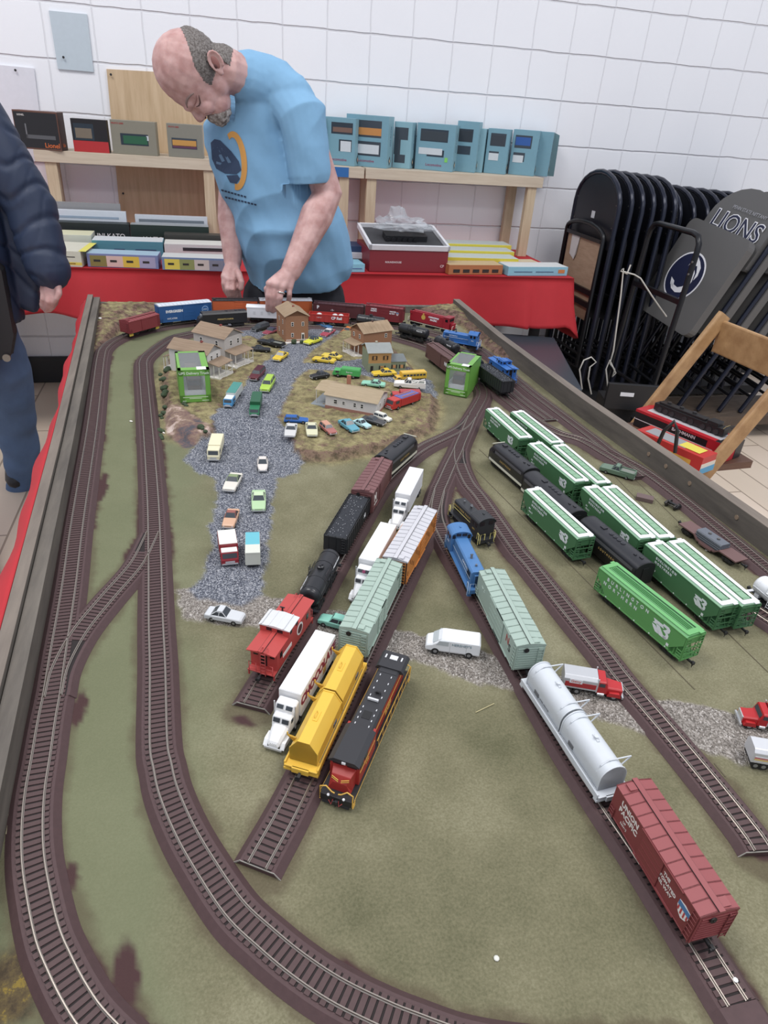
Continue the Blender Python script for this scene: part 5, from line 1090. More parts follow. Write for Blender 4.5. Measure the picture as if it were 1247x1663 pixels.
r, L = vh('toy_tow_truck', 'white tow truck toy with red stripe next to the school bus', (642, 622), (689, 626), car, (224, 220, 214), kind='pickup', cat='toy truck', z=9, H=21)
b = MB(mat((224, 220, 214), .4)); b.tube([(-L*.05, 0, 12), (-L*.5, 0, 24)], 1.4, 6); b.tube([(-L*.2, -5, 11), (-L*.35, 0, 20), (-L*.2, 5, 11)], 1, 6); b.mat(mat((196, 60, 52), .5)); [b.cb(-L*.12, s*9.9, 7.5, L*.5, .6, 2) for s in (-1, 1)]; b.build('crane_boom', r)
vh('toy_truck', 'red pumper truck toy behind the red fire engine', (634, 642), (682, 643), boxtruck, (190, 46, 46), (190, 46, 46), (170, 50, 56), H=23, W=23, cat='toy truck', z=12)
r, L = vh('toy_fire_engine', 'red fire engine toy with blue-topped hoses, nearest of the red pair', (633, 658), (672, 645), boxtruck, (196, 48, 44), (190, 44, 42), (92, 92, 164), H=24, W=25, cabH=1.02, cat='toy truck', z=12, grow=6)
b = MB(mat((206, 120, 60), .5)); [b.box(-L*.45, L*.1, s*7-.6, s*7+.6, 25, 26.4) for s in (-1, 1)]; b.build('ladder', r)
CL = [('small white hatchback toy beside the ranch house corner', (633, 681), (610, 673), (216, 216, 206), None, 'suv', 14), ('long black-and-white toy car in the parked row', (623, 686), (590, 677), (62, 62, 64), (78, 78, 80), 'sedan', 13),
      ('pale ice-blue toy sedan in the parked row', (599, 692), (577, 682.5), (168, 206, 208), None, 'sedan', 14), ('teal blue toy sedan, larger, in the parked row', (577, 698), (556, 683), (82, 156, 176), None, 'sedan', 16),
      ('dusty pink toy wagon in the parked row', (541, 702), (525, 688), (168, 96, 88), (200, 142, 116), 'wagon', 14), ('cream toy sedan between silver and pink cars', (507, 705), (505, 687), (208, 206, 168), (206, 204, 172), 'sedan', 14),
      ('silver toy sports coupe at the left end of the parked row', (470.5, 706), (474, 688), (200, 200, 198), None, 'coupe', 13)]
for lab, f, b_, c, t, k, H in CL: vh('toy_car', lab, f, b_, car, c, t, kind=k, H=H, cat=C_)
vh('toy_car', 'royal blue long toy wagon above the silver coupe', (499, 681), (463, 679.5), car, (30, 92, 176), kind='wagon', cat=C_, H=13)
vh('toy_car', 'mint green toy sedan behind the ranch house roof', (589, 620), (624, 624), car, (134, 200, 172), kind='sedan', cat=C_, H=14)
vh('toy_car', 'black toy convertible half hidden behind the ranch house roof', (506, 611), (532, 607), car, (40, 42, 46), kind='conv', cat=C_)
vh('toy_car', 'black toy pickup nearest the grey house porch', (438, 567), (408, 566), car, (36, 37, 40), kind='sedan', cat=C_, H=15)
vh('toy_car', 'black toy pickup with grey bed behind the other black car', (422, 552), (459, 560), car, (40, 41, 44), kind='pickup', cat=C_, H=15)
vh('toy_car', 'dark vintage toy car with white grille at the far left of town', (412, 535), (433, 528), car, (50, 54, 56), kind='suv', cat=C_, H=17)
vh('toy_car', 'pinkish-red vintage toy car beside the dark vintage car', (431, 541), (448, 533), car, (162, 66, 82), (60, 60, 90), kind='sedan', cat=C_, H=14)
vh('toy_car', 'blue rounded toy sedan in front of the red gondola', (537, 531), (514, 525), car, (62, 112, 164), kind='beetle', cat=C_, H=17, grow=4)
vh('toy_car', 'small red toy car with white roof on the road by the brick house', (525, 544), (539, 535), car, (172, 62, 76), (226, 220, 216), kind='sedan', cat=C_, H=14)
vh('toy_car', 'orange toy car peeking out left of the orange house', (557, 541), (572, 533), car, (226, 124, 44), kind='sedan', cat=C_)
vh('toy_car', 'aqua toy wagon squeezed between the white semi and sea-green boxcar', (521, 1003), (566, 1015), car, (126, 196, 178), kind='wagon', cat=C_, H=16)
vh('toy_pickup', 'dusty green pickup toy beside the right-hand track', (978, 757), (1030, 772), car, (92, 118, 98), (96, 124, 104), kind='pickup', cat=C_, H=19, z=9)
# white van
def van(root, L, col, W=27, H=27):
    m = mat(col, .35); h = L/2; b = MB(m)
    b.loft([rr(-h, W*.95, 4, H-3, 2), rr(-h+2, W, 4, H, 3), rr(h*.32, W, 4, H, 3), rr(h*.42, W, 4, H-.6, 3), rr(h*.74, W*.98, 4, H*.62, 2), rr(h*.95, W*.92, 4, H*.52, 2), rr(h, W*.84, 5, H*.42, 1.5)]); b.build('body', root, bevel=.5)
    g = MB(mat((176, 184, 188), .2)); g.add([(h*.45, -W*.42, H-2), (h*.45, W*.42, H-2), (h*.74, W*.42, H*.66), (h*.74, -W*.42, H*.66), (h*.4, 0, H*.6)], [(0, 3, 2, 1), (0, 1, 4), (1, 2, 4), (2, 3, 4), (3, 0, 4)])
    for q in (-1, 1): g.prism_y([(h*.16, H*.6), (h*.62, H*.6), (h*.5, H*.86), (h*.16, H*.86)], q*W*.5-.3, q*W*.5+.3)
    g.build('window', root)
    e = MB(mat((180, 184, 188), .5)); [e.cb(x, s*(W/2+.02), H*.48, .5, .3, H*.7) for x in (h*.1, -h*.5) for s in (-1, 1)]; e.build('door_seam', root); wheels(root, (-h*.62, h*.62), W*.99, 4.8, 3)
r, L = vh('toy_van', 'large white panel van toy on pale gravel right of the red diesel', (691, 1044), (778, 1056), van, (224, 228, 232), cat='toy van', z=6, W=25, H=26)
text(r, 'HERSHEY’S', 5.2, mat((120, 144, 156), .5), (-L*.16, 12.7, 18.5), 'y', bold=.05)
def rigtruck(root, L, cab, tank, W=24, stripe=None, dump=False, trim=(206, 208, 210)):
    h = L/2; b = MB(mat(tank, .32, .3 if not dump else .1)); xt = h*.12
    P = [(-W/2, 9), (W/2, 9), (W/2, 23), (W*.36, 27), (-W*.36, 27), (-W/2, 23)]; b.prism_x(P, -h, xt); 
    b.build('tank_body', root, bevel=.6)
    if stripe: s_ = MB(mat(stripe, .45)); [s_.box(-h+2, xt-1, s*W/2-.35, s*W/2+.35, 12, 19) for s in (-1, 1)]; s_.build('side_panel', root)
    c = MB(mat(cab, .35)); c.loft([rr(xt+1, W*.96, 6, 25, 1.5), rr(h*.40, W*.94, 6, 25, 1.5), rr(h*.47, W*.92, 6, 17, 1.5), rr(h*.5, W*.8, 5, 16, 1.5), rr(h, W*.66, 5, 14, 1.5)])
    [c.prism_y([(h*.5, 5), (h*.56, 10.5), (h*.9, 10.5), (h*.98, 5)], s*W*.40-2.6, s*W*.40+2.6) for s in (-1, 1)]; c.build('cab', root, bevel=.5)
    g = MB(GLS); g.add([(h*.40+.3, -W*.38, 23.5), (h*.40+.3, W*.38, 23.5), (h*.475+.3, W*.38, 17.6), (h*.475+.3, -W*.38, 17.6), (h*.36, 0, 20)], [(0, 3, 2, 1), (0, 1, 4), (1, 2, 4), (2, 3, 4), (3, 0, 4)]); [g.cb(h*.28, s*W*.48, 20, h*.18, .5, 5) for s in (-1, 1)]; g.build('window', root)
    k = MB(mat(trim, .25, .6)); k.cb(h+.5, 0, 9, 1.4, W*.6, 10); k.cb(h+1.4, 0, 4.6, 2, W*.92, 3); [k.tube([(xt+.5, s*W*.46, 8), (xt+.5, s*W*.46, 28)], .9, 8) for s in (-1, 1)]; [k.tube([(xt+2, s*W*.44, 6), (h*.4, s*W*.44, 6)], 2.4, 10) for s in (-1, 1)]; k.build('chrome_trim', root)
    u = MB(BLK); u.box(-h+2, h-4, -W*.3, W*.3, 4, 9); u.build('chassis', root); wheels(root, (-h*.78, -h*.5, h*.74), W*.98, 4.8, 4)
r, L = vh('toy_tanker_truck', 'red tanker truck toy with silver tank next to the pale grey tank hoods', (1008, 1120), (912, 1104), rigtruck, (190, 34, 38), (190, 192, 196), stripe=(178, 40, 44), cat='toy truck', z=9)
text(r, 'Getty', 5, mat((200, 60, 50), .5), (-L*.3, -12.5, 20.5), '-y'); b = MB(WHT); b.cb(-L*.3, -12.3, 20.5, 15, .3, 6); b.build('sign', r)
r, L = vh('toy_truck', 'red toy truck cab cut off at the right edge', (1202, 1162), (1290, 1176), rigtruck, (186, 28, 32), (176, 40, 40), cat='toy truck', z=9)
r, L = vh('toy_truck', 'white toy tanker trailer with yellow and red stripes at the right edge', (1306, 1240), (1213, 1224), rigtruck, (210, 212, 214), (206, 208, 212), stripe=(206, 206, 208), cat='toy truck', z=9)
b = MB(mat((186, 60, 54), .5)); [b.box(-L/2+2, 0, s*12.3-.2, s*12.3+.2, 16, 17.4) for s in (-1, 1)]; b.mat(mat((214, 176, 70), .5)); [b.box(-L/2+2, 0, s*12.3-.2, s*12.3+.2, 13.6, 15.2) for s in (-1, 1)]; b.build('stripe', r); text(r, 'INTER', 4, mat((180, 60, 54), .5), (-L*.25, 12.6, 20), 'y')
# white semis
def semi(label, front, backp, nose, txt=None, grow=0):
    a = (zp(*front[0], ZG+.047)+zp(*front[1], ZG+.047))/2; b_ = (zp(*backp[0], ZG+.047)+zp(*backp[1], ZG+.047))/2; d = a-b_; ang = math.atan2(d.y, d.x); LT = d.length*1000
    u = d.normalized(); r = thing('toy_semi_truck', label, 'toy semi truck', (a.x, a.y, ZG+.0006), ang)
    W = 26; wm = mat((226, 228, 230), .4); b = MB(wm); b.box(-LT, 0, -W/2, W/2, 14, 46); b.build('trailer', r, bevel=.6)
    t = MB(mat((232, 234, 236), .4)); t.box(-LT+.5, -.5, -W/2+.5, W/2-.5, 46, 46.6); t.build('trailer_roof', r)
    f = MB(mat((186, 190, 194), .5)); [f.box(-LT, 0, s*W/2-.25, s*W/2+.25, 13.6, 14.8) for s in (-1, 1)]; [f.cb(-LT-.2, s*6.2, 29, .4, .5, 28) for s in (-1, 0, 1)]; f.box(-LT+2, -LT+26, -9, 9, 8, 14); f.cb(-18, -8, 9, 3, 1.5, 11); f.cb(-18, 8, 9, 3, 1.5, 11); f.build('trailer_frame', r)
    wheels(r, (-LT+8, -LT+19), W*.95, 5, 5)
    NL = 40; c = MB(wm); x = 2.0
    c.loft([rr(x, 23, 9, 39, 2), rr(x+9, 23, 9, 38, 2), rr(x+12, 22, 9, 33, 2)]); c.loft([rr(x+12, 22, 9, 29, 2), rr(x+19, 21, 9, 28.5, 2), rr(x+22, 20, 9, 21, 2)])
    c.loft([rr(x+22, 19, 6, 21, 3), rr(x+32, 17, 6, 17.5, 3), rr(x+39, 14, 6, 13, 2.4), rr(x+41, 11, 6, 10, 1.6)])
    [c.prism_y([(x+23, 4), (x+25, 11), (x+36, 11), (x+41, 5)], s*9.6-2.4, s*9.6+2.4) for s in (-1, 1)]; c.box(-10, x+22, -9, 9, 6, 9); c.build('cab', r, bevel=.6)
    g = MB(GLS)
    for q in (-1, 1): g.T = Matrix.Translation((x+11.2, q*5.2, 35.4)) @ Matrix.Rotation(math.radians(-32), 4, 'Y'); g.box(-.3, .6, -3.6, 3.6, -2.2, 2.2); g.T = Matrix.Translation((x+20.9, q*5.0, 25)) @ Matrix.Rotation(math.radians(-22), 4, 'Y'); g.box(-.3, .6, -3.8, 3.8, -2.4, 2.4)
    g.T = None; [g.cb(x+15.5, s*10.7, 24.5, 5, .5, 5) for s in (-1, 1)]; g.build('window', r)
    k = MB(CHR); [k.cb(x+40.4, y, 9, 1, .7, 5) for y in (-3, -1, 1, 3)]; k.cb(x+41.6, 0, 5, 1.6, 20, 2.6); [k.tube([(x+11, s*12, 9), (x+11, s*12, 41)], .8, 8) for s in (-1, 1)]; k.build('chrome_trim', r); wheels(r, (-3, 8, x+32), 22, 5, 4)
    if txt:
        tm = mat((140, 44, 72), .5); text(r, txt, 17, tm, (-LT*.5, W/2+.15, 33), 'y', bold=.9); text(r, txt, 17, tm, (-LT*.5, -W/2-.15, 33), '-y', bold=.9); q = MB(mat((196, 160, 96), .5)); [q.cb(-LT*.66, s*(W/2+.2), 22, 9, .4, 11) for s in (-1, 1)]; q.build('printed_panel', r)
    return r
semi('white toy semi truck nearest, with red script on its trailer, left of yellow car', ((450, 1120), (491, 1126)), ((512.8, 1022), (544.5, 1031)), (441, 1210), 'CHOCOLATE')
r = semi('white toy semi truck between coal hopper and sea-green boxcar', ((582.7, 907.7), (610.5, 911)), ((619, 848), (643, 852)), (575, 971)); b = MB(mat((160, 70, 110), .5)); b.tube([(14.4, 0, 36), (15.2, 0, 36.3)], 2.4, 16, smooth=False); b.build('emblem', r)
semi('white toy semi truck farthest back, beside the brown boxcar', ((641.5, 800), (666.7, 804)), ((664, 758.5), (689, 761)), (643, 849))

# ================================================================= BUILDINGS
def gable(name, label, A, B, Cc, eave, rise, wallc, roofc, base=None, win=(), over=3.5, trimc=(226, 222, 214), roofn=True, chimney=None, sink=4, porch=None, winc=(40, 42, 48), cat='model house'):
    """A near eave corner, B far end of the same eave, Cc other eave corner of A's gable end (photo points)"""
    zb = ZG+PLZ if base is None else base; z = zb+eave*.001
    a, b_, c = zp(*A, z), zp(*B, z), zp(*Cc, z); u = (b_-a).normalized(); L = (b_-a).length*1000; v = Vector((-u.y, u.x, 0)); w = (c-a).dot(v)*1000
    sg = 1 if w > 0 else -1; W = abs(w)-0; o = thing(name, label, cat, (a.x, a.y, zb), math.atan2(u.y, u.x))
    y = lambda t: sg*t
    def Y(lo, hi): return sorted((y(lo), y(hi)))
    b = MB(wallc); b.box(0, L, *Y(0, W), -sink, eave); 
    P = [(0, eave), (W/2, eave+rise), (W, eave)]
    for x in (0, L-1): b.add([(x, y(p), q) for p, q in P]+[(x+1, y(p), q) for p, q in P], [(0, 1, 2), (2, 1, 0), (3, 4, 5), (5, 4, 3), (0, 3, 4, 1), (1, 4, 5, 2), (2, 5, 3, 0)])
    b.build('wall', o)
    r = MB(roofc); k = over*rise/(W/2)
    for s in (0, 1):
        y0, y1 = (-over, W/2) if s == 0 else (W+over, W/2); z0, z1 = eave-k, eave+rise
        r.add([(-over, y(y0), z0), (L+over, y(y0), z0), (L+over, y(y1), z1), (-over, y(y1), z1), (-over, y(y0), z0+1.6), (L+over, y(y0), z0+1.6), (L+over, y(y1), z1+1.6), (-over, y(y1), z1+1.6)], [(0, 1, 2, 3), (7, 6, 5, 4), (0, 4, 5, 1), (1, 5, 6, 2), (2, 6, 7, 3), (3, 7, 4, 0), (3, 2, 1, 0), (4, 5, 6, 7)])
        for q in range(1, 6):
            t0 = q/6; yy = y0+(y1-y0)*t0; zz = z0+(z1-z0)*t0+1.7; r.add([(-over, y(yy), zz), (L+over, y(yy), zz), (L+over, y(yy+(y1-y0)*.02), zz+.35), (-over, y(yy+(y1-y0)*.02), zz+.35)], [(0, 1, 2, 3), (3, 2, 1, 0)])
    r.build('roof', o)
    for side, t, zc, ww, hh in win:
        f = MB(mat(trimc, .6)); g = mat(winc, .3)
        if side == 'A': x0, yy = L*t, 0; f.cb(x0, y(-.3), zc, ww+2.2, .8, hh+2.2); f.mat(g); f.cb(x0, y(-.6), zc, ww, .6, hh); f.mat(mat(trimc, .6)); f.cb(x0, y(-.8), zc, ww, .5, .8)
        elif side == 'C': x0 = L*t; f.cb(x0, y(W+.3), zc, ww+2.2, .8, hh+2.2); f.mat(g); f.cb(x0, y(W+.6), zc, ww, .6, hh); f.mat(mat(trimc, .6)); f.cb(x0, y(W+.8), zc, ww, .5, .8)
        else: xx = -.3 if side == 'G' else L+.3; s_ = -1 if side == 'G' else 1; f.cb(xx, y(W*t), zc, .8, ww+2.2, hh+2.2); f.mat(g); f.cb(xx+s_*.3, y(W*t), zc, .6, ww, hh); f.mat(mat(trimc, .6)); f.cb(xx+s_*.5, y(W*t), zc, .5, ww, .8)
        f.build('window', o)
    if chimney:
        t, h_, c_ = chimney; q = MB(mat(c_, .8, noise=.2, nscale=300)); q.box(L*t-2.6, L*t+2.6, *Y(W/2-2.6, W/2+2.6), eave, eave+rise+h_); q.build('chimney', o)
    return o, L, W, sg, y
def porch(o, x0, x1, y0, y1, zr0, zr1, roofc, axis='x', y=None, post=(222, 218, 210), rail=True):
    """lean-to porch; high side zr0 towards first of the axis pair"""
    r = MB(roofc); 
    if axis == 'x': Q = [(x0, y0, zr0), (x1, y0, zr1), (x1, y1, zr1), (x0, y1, zr0)]
    else: Q = [(x0, y0, zr0), (x0, y1, zr1), (x1, y1, zr1), (x1, y0, zr0)]
    r.add([(a, b, c) for a, b, c in Q]+[(a, b, c+1.4) for a, b, c in Q], [(0, 1, 2, 3), (3, 2, 1, 0), (4, 5, 6, 7), (7, 6, 5, 4), (0, 4, 5, 1), (1, 5, 4, 0), (1, 5, 6, 2), (2, 6, 5, 1), (2, 6, 7, 3), (3, 7, 6, 2), (3, 7, 4, 0), (0, 4, 7, 3)]); r.build('porch_roof', o)
    d = MB(mat(post, .6)); xa, xb = sorted((x0, x1)); ya, yb = sorted((y0, y1)); d.box(xa, xb, ya, yb, -3, 2.4)
    if axis == 'x': pts = [(x1, ya), (x1, yb), (x1, (ya+yb)/2), ((x0+x1)/2, ya), ((x0+x1)/2, yb)]
    else: pts = [(xa, y1), (xb, y1), ((xa+xb)/2, y1)]
    for px, py in pts:
        px = min(max(px, xa+1.5), xb-1.5); py = min(max(py, ya+1.5), yb-1.5); d.cb(px, py, (zr1+2)/2, 1.5, 1.5, zr1-1)
    if rail:
        for zz in (5, 11): 
            if axis == 'x': xx = x1-1.5*(1 if x1 > x0 else -1); d.box(xx-.5, xx+.5, ya+1, yb-1, zz-.5, zz+.5)
            else: yy = y1-1.5*(1 if y1 > y0 else -1); d.box(xa+1, xb-1, yy-.5, yy+.5, zz-.5, zz+.5)
        n = 10
        for k in range(n+1):
            if axis == 'x': d.cb(xx, ya+1+(yb-ya-2)*k/n, 8, .6, .6, 6)
            else: d.cb(xa+1+(xb-xa-2)*k/n, yy, 8, .6, .6, 6)
    d.build('porch_frame', o)
tanroof = wood((178, 150, 124), (204, 178, 150), (3, 60, 3), .8); tan2 = wood((196, 166, 132), (216, 190, 156), (30, 3, 3), .8); cream = wood((206, 184, 148), (222, 202, 170), (6, 60, 6), .8)
brick = wood((146, 98, 68), (166, 116, 84), (40, 40, 300), .8); siding = wood((176, 168, 162), (194, 188, 182), (20, 20, 500), .75); siding2 = wood((200, 196, 192), (216, 212, 208), (20, 20, 500), .75)
W2 = [('A', .22, 46, 5, 9), ('A', .75, 46, 5, 9), ('A', .22, 18, 5, 9), ('A', .75, 18, 5, 9)]
# two-storey brick-coloured house by the hand (gable end faces the camera)
o, L, W, sg, y = gable('brick_house', 'two-storey orange-brown model house with tan roof, standing near the man’s hand', (463.6, 514), (449, 499), (500, 512), 72, 15, brick, tan2,
    win=[('G', .3, 50, 5, 9), ('G', .76, 50, 5, 9), ('G', .3, 20, 5, 9), ('A', .3, 50, 5, 9), ('A', .7, 50, 5, 9), ('A', .3, 20, 5, 9), ('A', .7, 20, 5, 9)], chimney=(.4, 4, (150, 70, 60)))
d = MB(mat((226, 224, 218), .6)); d.box(-14, 0, *sorted((y(-2), y(W+2))), -4, 2); [d.cb(-13, y(-1+(W+2)*k/14), 6, .8, .8, 9) for k in range(15)]; d.box(-13.6, -12.4, *sorted((y(-1), y(W+1))), 10, 11); d.cb(-1, y(W*.76), 14, 1.2, 8, 22); d.mat(mat((40, 36, 36), .6)); d.cb(-1.8, y(W*.76), 13, .6, 5, 17); d.build('porch_frame', o)
for t in (.28, .62):
    s_ = thing('toy_shrub', 'small dark green bush at the %s of the brick house front' % ('left' if t < .5 else 'right'), 'shrub', tuple(o.matrix_basis @ Vector((-.019, y(W*t)*.001, 0))))
    b = MB(mat((62, 76, 50), .95, noise=.5, nscale=300)); rr_ = random.Random(int(t*100)); R = 8 if t < .5 else 5.5
    [b.sph((rr_.uniform(-3, 3), rr_.uniform(-3, 3), R*.9+rr_.uniform(-3, 3)), R*.6, 7, 5) for _ in range(14)]; b.build('foliage', s_)
# grey two-storey
o, L, W, sg, y = gable('farmhouse', 'grey two-storey model farmhouse with tan plank roof and side porch', (364, 550), (313.6, 538), (394.6, 540.6), 68, 17, siding, tanroof,
    win=[('A', .25, 52, 6, 11), ('A', .75, 52, 6, 11), ('G', .35, 52, 6, 11), ('G', .76, 52, 6, 11)], chimney=(.38, 4, (140, 60, 56)))
porch(o, -1, -34, y(-2), y(W+2), 38, 32, tanroof, 'x')
# white house in front of it
o, L, W, sg, y = gable('cottage', 'off-white model cottage with tan plank roof behind the left green toy box', (336, 576), (273.7, 564), (362, 566.5), 55, 16, siding2, tanroof,
    win=[('G', .3, 42, 5, 10), ('G', .72, 42, 5, 10)], chimney=(.3, 4, (140, 60, 56)))
porch(o, -1, -32, y(-2), y(W+2), 36, 30, tanroof, 'x'); porch(o, L+1, L+20, y(0), y(W*.6), 34, 28, tanroof, 'x', rail=False)
# orange house with porch
o, L, W, sg, y = gable('brick_house', 'orange-brown model house with pale roof and white front porch, right side of town', (590.8, 541), (637, 535), (563, 532), 62, 17, brick, tan2,
    win=[('G', .3, 48, 5, 9), ('G', .76, 48, 5, 9), ('A', .78, 48, 5, 9)], chimney=(.5, 3, (90, 60, 50)))
porch(o, -1, -28, y(0), y(W*.95), 34, 29, tan2, 'x')
# two-tone house
o, L, W, sg, y = gable('row_house', 'two-tone green and ochre model house with grey metal roof and dark shutters', (599, 572.6), (636, 572), (590, 560), 52, 14, mat((186, 138, 82), .8), mat((190, 196, 194), .6, noise=.12, nscale=90),
    win=[('A', .27, 38, 6, 8), ('A', .75, 38, 6, 8), ('A', .62, 13, 9, 8)], trimc=(52, 36, 32), winc=(196, 142, 82), chimney=(.45, 5, (176, 170, 150)))
b = MB(mat((134, 142, 112), .8)); b.box(-.8, L+.8, *sorted((y(-.8), y(W+.8))), -4, 24); b.box(-1, 0, *sorted((y(-.6), y(W))), 20, 51); b.box(L, L+40, *sorted((y(2), y(W*.7))), -4, 27); b.build('lower_storey', o)
b = MB(mat((40, 34, 32), .6)); b.cb(L*.16, y(-1), 9, 7, 1, 17); [b.cb(x, y(-1.4), z, 2.6, .8, 10) for x, z in ((L*.27-5, 38), (L*.27+5, 38), (L*.75-5, 38), (L*.75+5, 38), (L*.62-7, 13), (L*.62+7, 13))]; [b.cb(L+x, y(1.6), 14, 2.6, .8, 10) for x in (4, 16, 24, 36)]; b.build('shutter', o)
b = MB(mat((204, 140, 84), .5)); [b.cb(L+x, y(1.7), 14, 7, .6, 8) for x in (10, 30)]; b.build('window', o)
b = MB(mat((150, 158, 160), .6, noise=.12, nscale=90)); b.add([(L, y(0), 27), (L+43, y(0), 27), (L+41, y(W*.5), 38), (L, y(W*.5), 38), (L+43, y(W*.9), 27), (L, y(W*.9), 27)], [(0, 1, 2, 3), (3, 2, 1, 0), (3, 2, 4, 5), (5, 4, 2, 3), (1, 4, 2), (2, 4, 1), (0, 1, 4, 5), (5, 4, 1, 0)]); b.build('wing_roof', o)
b = MB(mat((150, 140, 118), .9)); b.box(-6, L+44, *sorted((y(-7), y(W))), -4, .8); b.build('base_slab', o)
b = MB(mat((176, 124, 96), .8)); b.box(L+2, L+7, *sorted((y(W*.5-2), y(W*.5+3))), 30, 46); b.build('chimney', o)
# ranch
o, L, W, sg, y = gable('ranch_house', 'long low white model ranch house with cream roof and red-brick base', (611.8, 655), (528.7, 640), (622, 635), 31, 13, mat((206, 202, 198), .7), cream,
    win=[('A', .28, 18, 5, 8), ('A', .42, 18, 5, 8), ('A', .64, 18, 5, 6), ('A', .80, 18, 7, 8), ('G', .3, 19, 4, 7), ('G', .7, 19, 4, 7)])
b = MB(mat((160, 112, 96), .85, noise=.2, nscale=400)); b.box(-.6, L+.6, *sorted((y(-.6), y(W+.6))), -5, 6); b.build('brick_base', o)
b = MB(mat((166, 108, 84), .85, noise=.2, nscale=400)); b.box(L*.8-4, L*.8+4, *sorted((y(W+1), y(W+8))), 0, 52); b.build('chimney', o)
r = MB(cream); r.add([(L-2, y(W*.15), 33), (L+30, y(W*.15), 33), (L+30, y(W*.62), 42), (L-2, y(W*.62), 42), (L+30, y(W*1.05), 33), (L-2, y(W*1.05), 33)], [(0, 1, 2, 3), (3, 2, 1, 0), (3, 2, 4, 5), (5, 4, 2, 3)]); r.build('carport_roof', o)
b = MB(mat((132, 140, 146), .8)); b.box(L, L+36, *sorted((y(2), y(W))), -5, 1.5); b.build('carport_slab', o); b = MB(mat((206, 202, 196), .6)); [b.cb(L+28, y(q), 17, 1.4, 1.4, 32) for q in (W*.2, W)]; b.build('post', o)

# green toy packages
def pack(name, label, bl, br, hh, depth, zb, lean=0):
    a, b_ = zp(*bl, zb), zp(*br, zb); u = (b_-a).normalized(); W = (b_-a).length*1000; D = depth; H = hh
    o = thing(name, label, 'toy package', (a.x, a.y, zb+.001), math.atan2(u.y, u.x)); G = mat((104, 168, 62), .4)
    b = MB(G); t = .8
    b.box(0, W, 0, t, 0, H*.22); b.box(0, W, 0, t, H*.82, H); b.box(0, W*.16, 0, t, 0, H); b.box(W*.84, W, 0, t, 0, H)
    b.box(0, t, 0, D, 0, H); b.box(W-t, W, 0, D, 0, H); b.box(0, W, 0, D, 0, t); b.box(0, W, D-t, D, 0, H); b.box(0, W, 0, D*.14, H-t, H); b.box(W*.78, W, 0, D, H-t, H); b.box(0, W*.1, 0, D, H-t, H); b.box(0, W, D*.92, D, H-t, H); b.build('carton', o)
    c = MB(mat((222, 228, 230), .08, alpha=.14)); c.box(W*.14, W*.86, .3, .6, H*.2, H*.84); c.box(W*.08, W*.8, D*.1, D*.94, H-.6, H-.2); c.build('clear_window', o)
    i = MB(mat((66, 64, 62), .6)); i.box(2, W-2, D-6, D-3, 1, H-3); i.mat(mat((196, 200, 204), .5)); i.box(4, W-4, 3, D-8, 1, H*.34); i.build('inner_tray', o)
    v = MB(mat((74, 60, 52), .4)); v.box(W*.28, W*.72, 10, D-8, H*.32, H*.66); v.mat(GLS); v.box(W*.3, W*.7, 9.4, 10, H*.48, H*.62); v.build('toy_inside', o)
    s_ = MB(mat((226, 230, 226), .5)); s_.box(W*.6, W*.9, D*.02, D*.16, H-.2, H+.3); s_.build('sticker', o)
    text(o, 'UPS Delivery Truck', W*.118, mat((226, 236, 220), .5), (W/2, -.1, H*.9), '-y', bold=.1); q = MB(mat((206, 226, 190), .5)); [q.box(W*a, W*b, -.3, .1, H*z, H*(z+.018)) for a, b, z in ((.1, .9, .15), (.3, .7, .11), (.08, .2, .04), (.7, .92, .04))]; q.build('printed_line', o)
pack('toy_package', 'green window box holding a toy delivery truck, on the left grassy bank', (293, 655), (343.6, 652.5), 72, 130, ZG+PLZ)
pack('toy_package', 'green window box holding a toy delivery truck, right side by the fork of the tracks', (720, 639.5), (757.7, 646.8), 76, 110, ZG+.0008)
# ================================================================= SALES TABLE, SHELF, BOXES
TZ = .738
RED = mat((190, 26, 36), .75, noise=.08, nscale=25)
def cloth(name, label, x0, x1, y0, y1, zt, hem, amp=.02, sides='lfr', th=.0015, seed=1, nf=150):
    r = random.Random(seed); P = []; N = []
    def seg(a, b, n, nrm):
        for i in range(n): t = i/n; P.append((a[0]+(b[0]-a[0])*t, a[1]+(b[1]-a[1])*t)); N.append(nrm)
    seg((x0, y1), (x0, y0), 30, (-1, 0)); seg((x0, y0), (x1, y0), nf, (0, -1)); seg((x1, y0), (x1, y1), 30, (1, 0)); P.append((x1, y1)); N.append((1, 0))
    ph = [r.uniform(0, 6.3) for _ in range(5)]; rows = 14; vs = [(p[0], p[1], zt) for p in P]; m = len(P)
    for k in range(1, rows+1):
        t = k/rows
        for i, (p, n) in enumerate(zip(P, N)):
            w = sum(math.sin(i*.55*f/3+ph[j])/(1+j) for j, f in enumerate((1, 1.7, 2.9, .6)))*amp*t*.6; w += amp*t*.9
            if k == 1: w = .004
            h = hem(p[0], i/m); c = 0
            for j, q in enumerate((30, 30+nf)):
                c = max(c, math.exp(-((i-q)/5.0)**2)); 
            nx, ny = n; 
            if c > .01: s = -1 if i < 60 else 1; nx, ny = (s*.7, -.7) if c > .5 else (nx, ny); w += c*t*amp*2.2
            if n[0]: w *= .35
            elif i > 30+nf-12: w *= .6
            vs.append((p[0]+nx*w, p[1]+ny*w, zt-.006*min(1, k)-(zt-h-c*t*0.0)*t))
    fs = [(k*m+i, k*m+i+1, (k+1)*m+i+1, (k+1)*m+i) for k in range(rows) for i in range(m-1)]
    fs.append(tuple(range(m)))
    mb = MB(RED); mb.smooth = True; mb.add(vs, fs); o = mb.build(name, scale=1); 
    s = o.modifiers.new('thick', 'SOLIDIFY'); s.thickness = th; s.offset = 1; o.data.polygons[-1].use_smooth = False
    return tag(o, label, 'tablecloth')
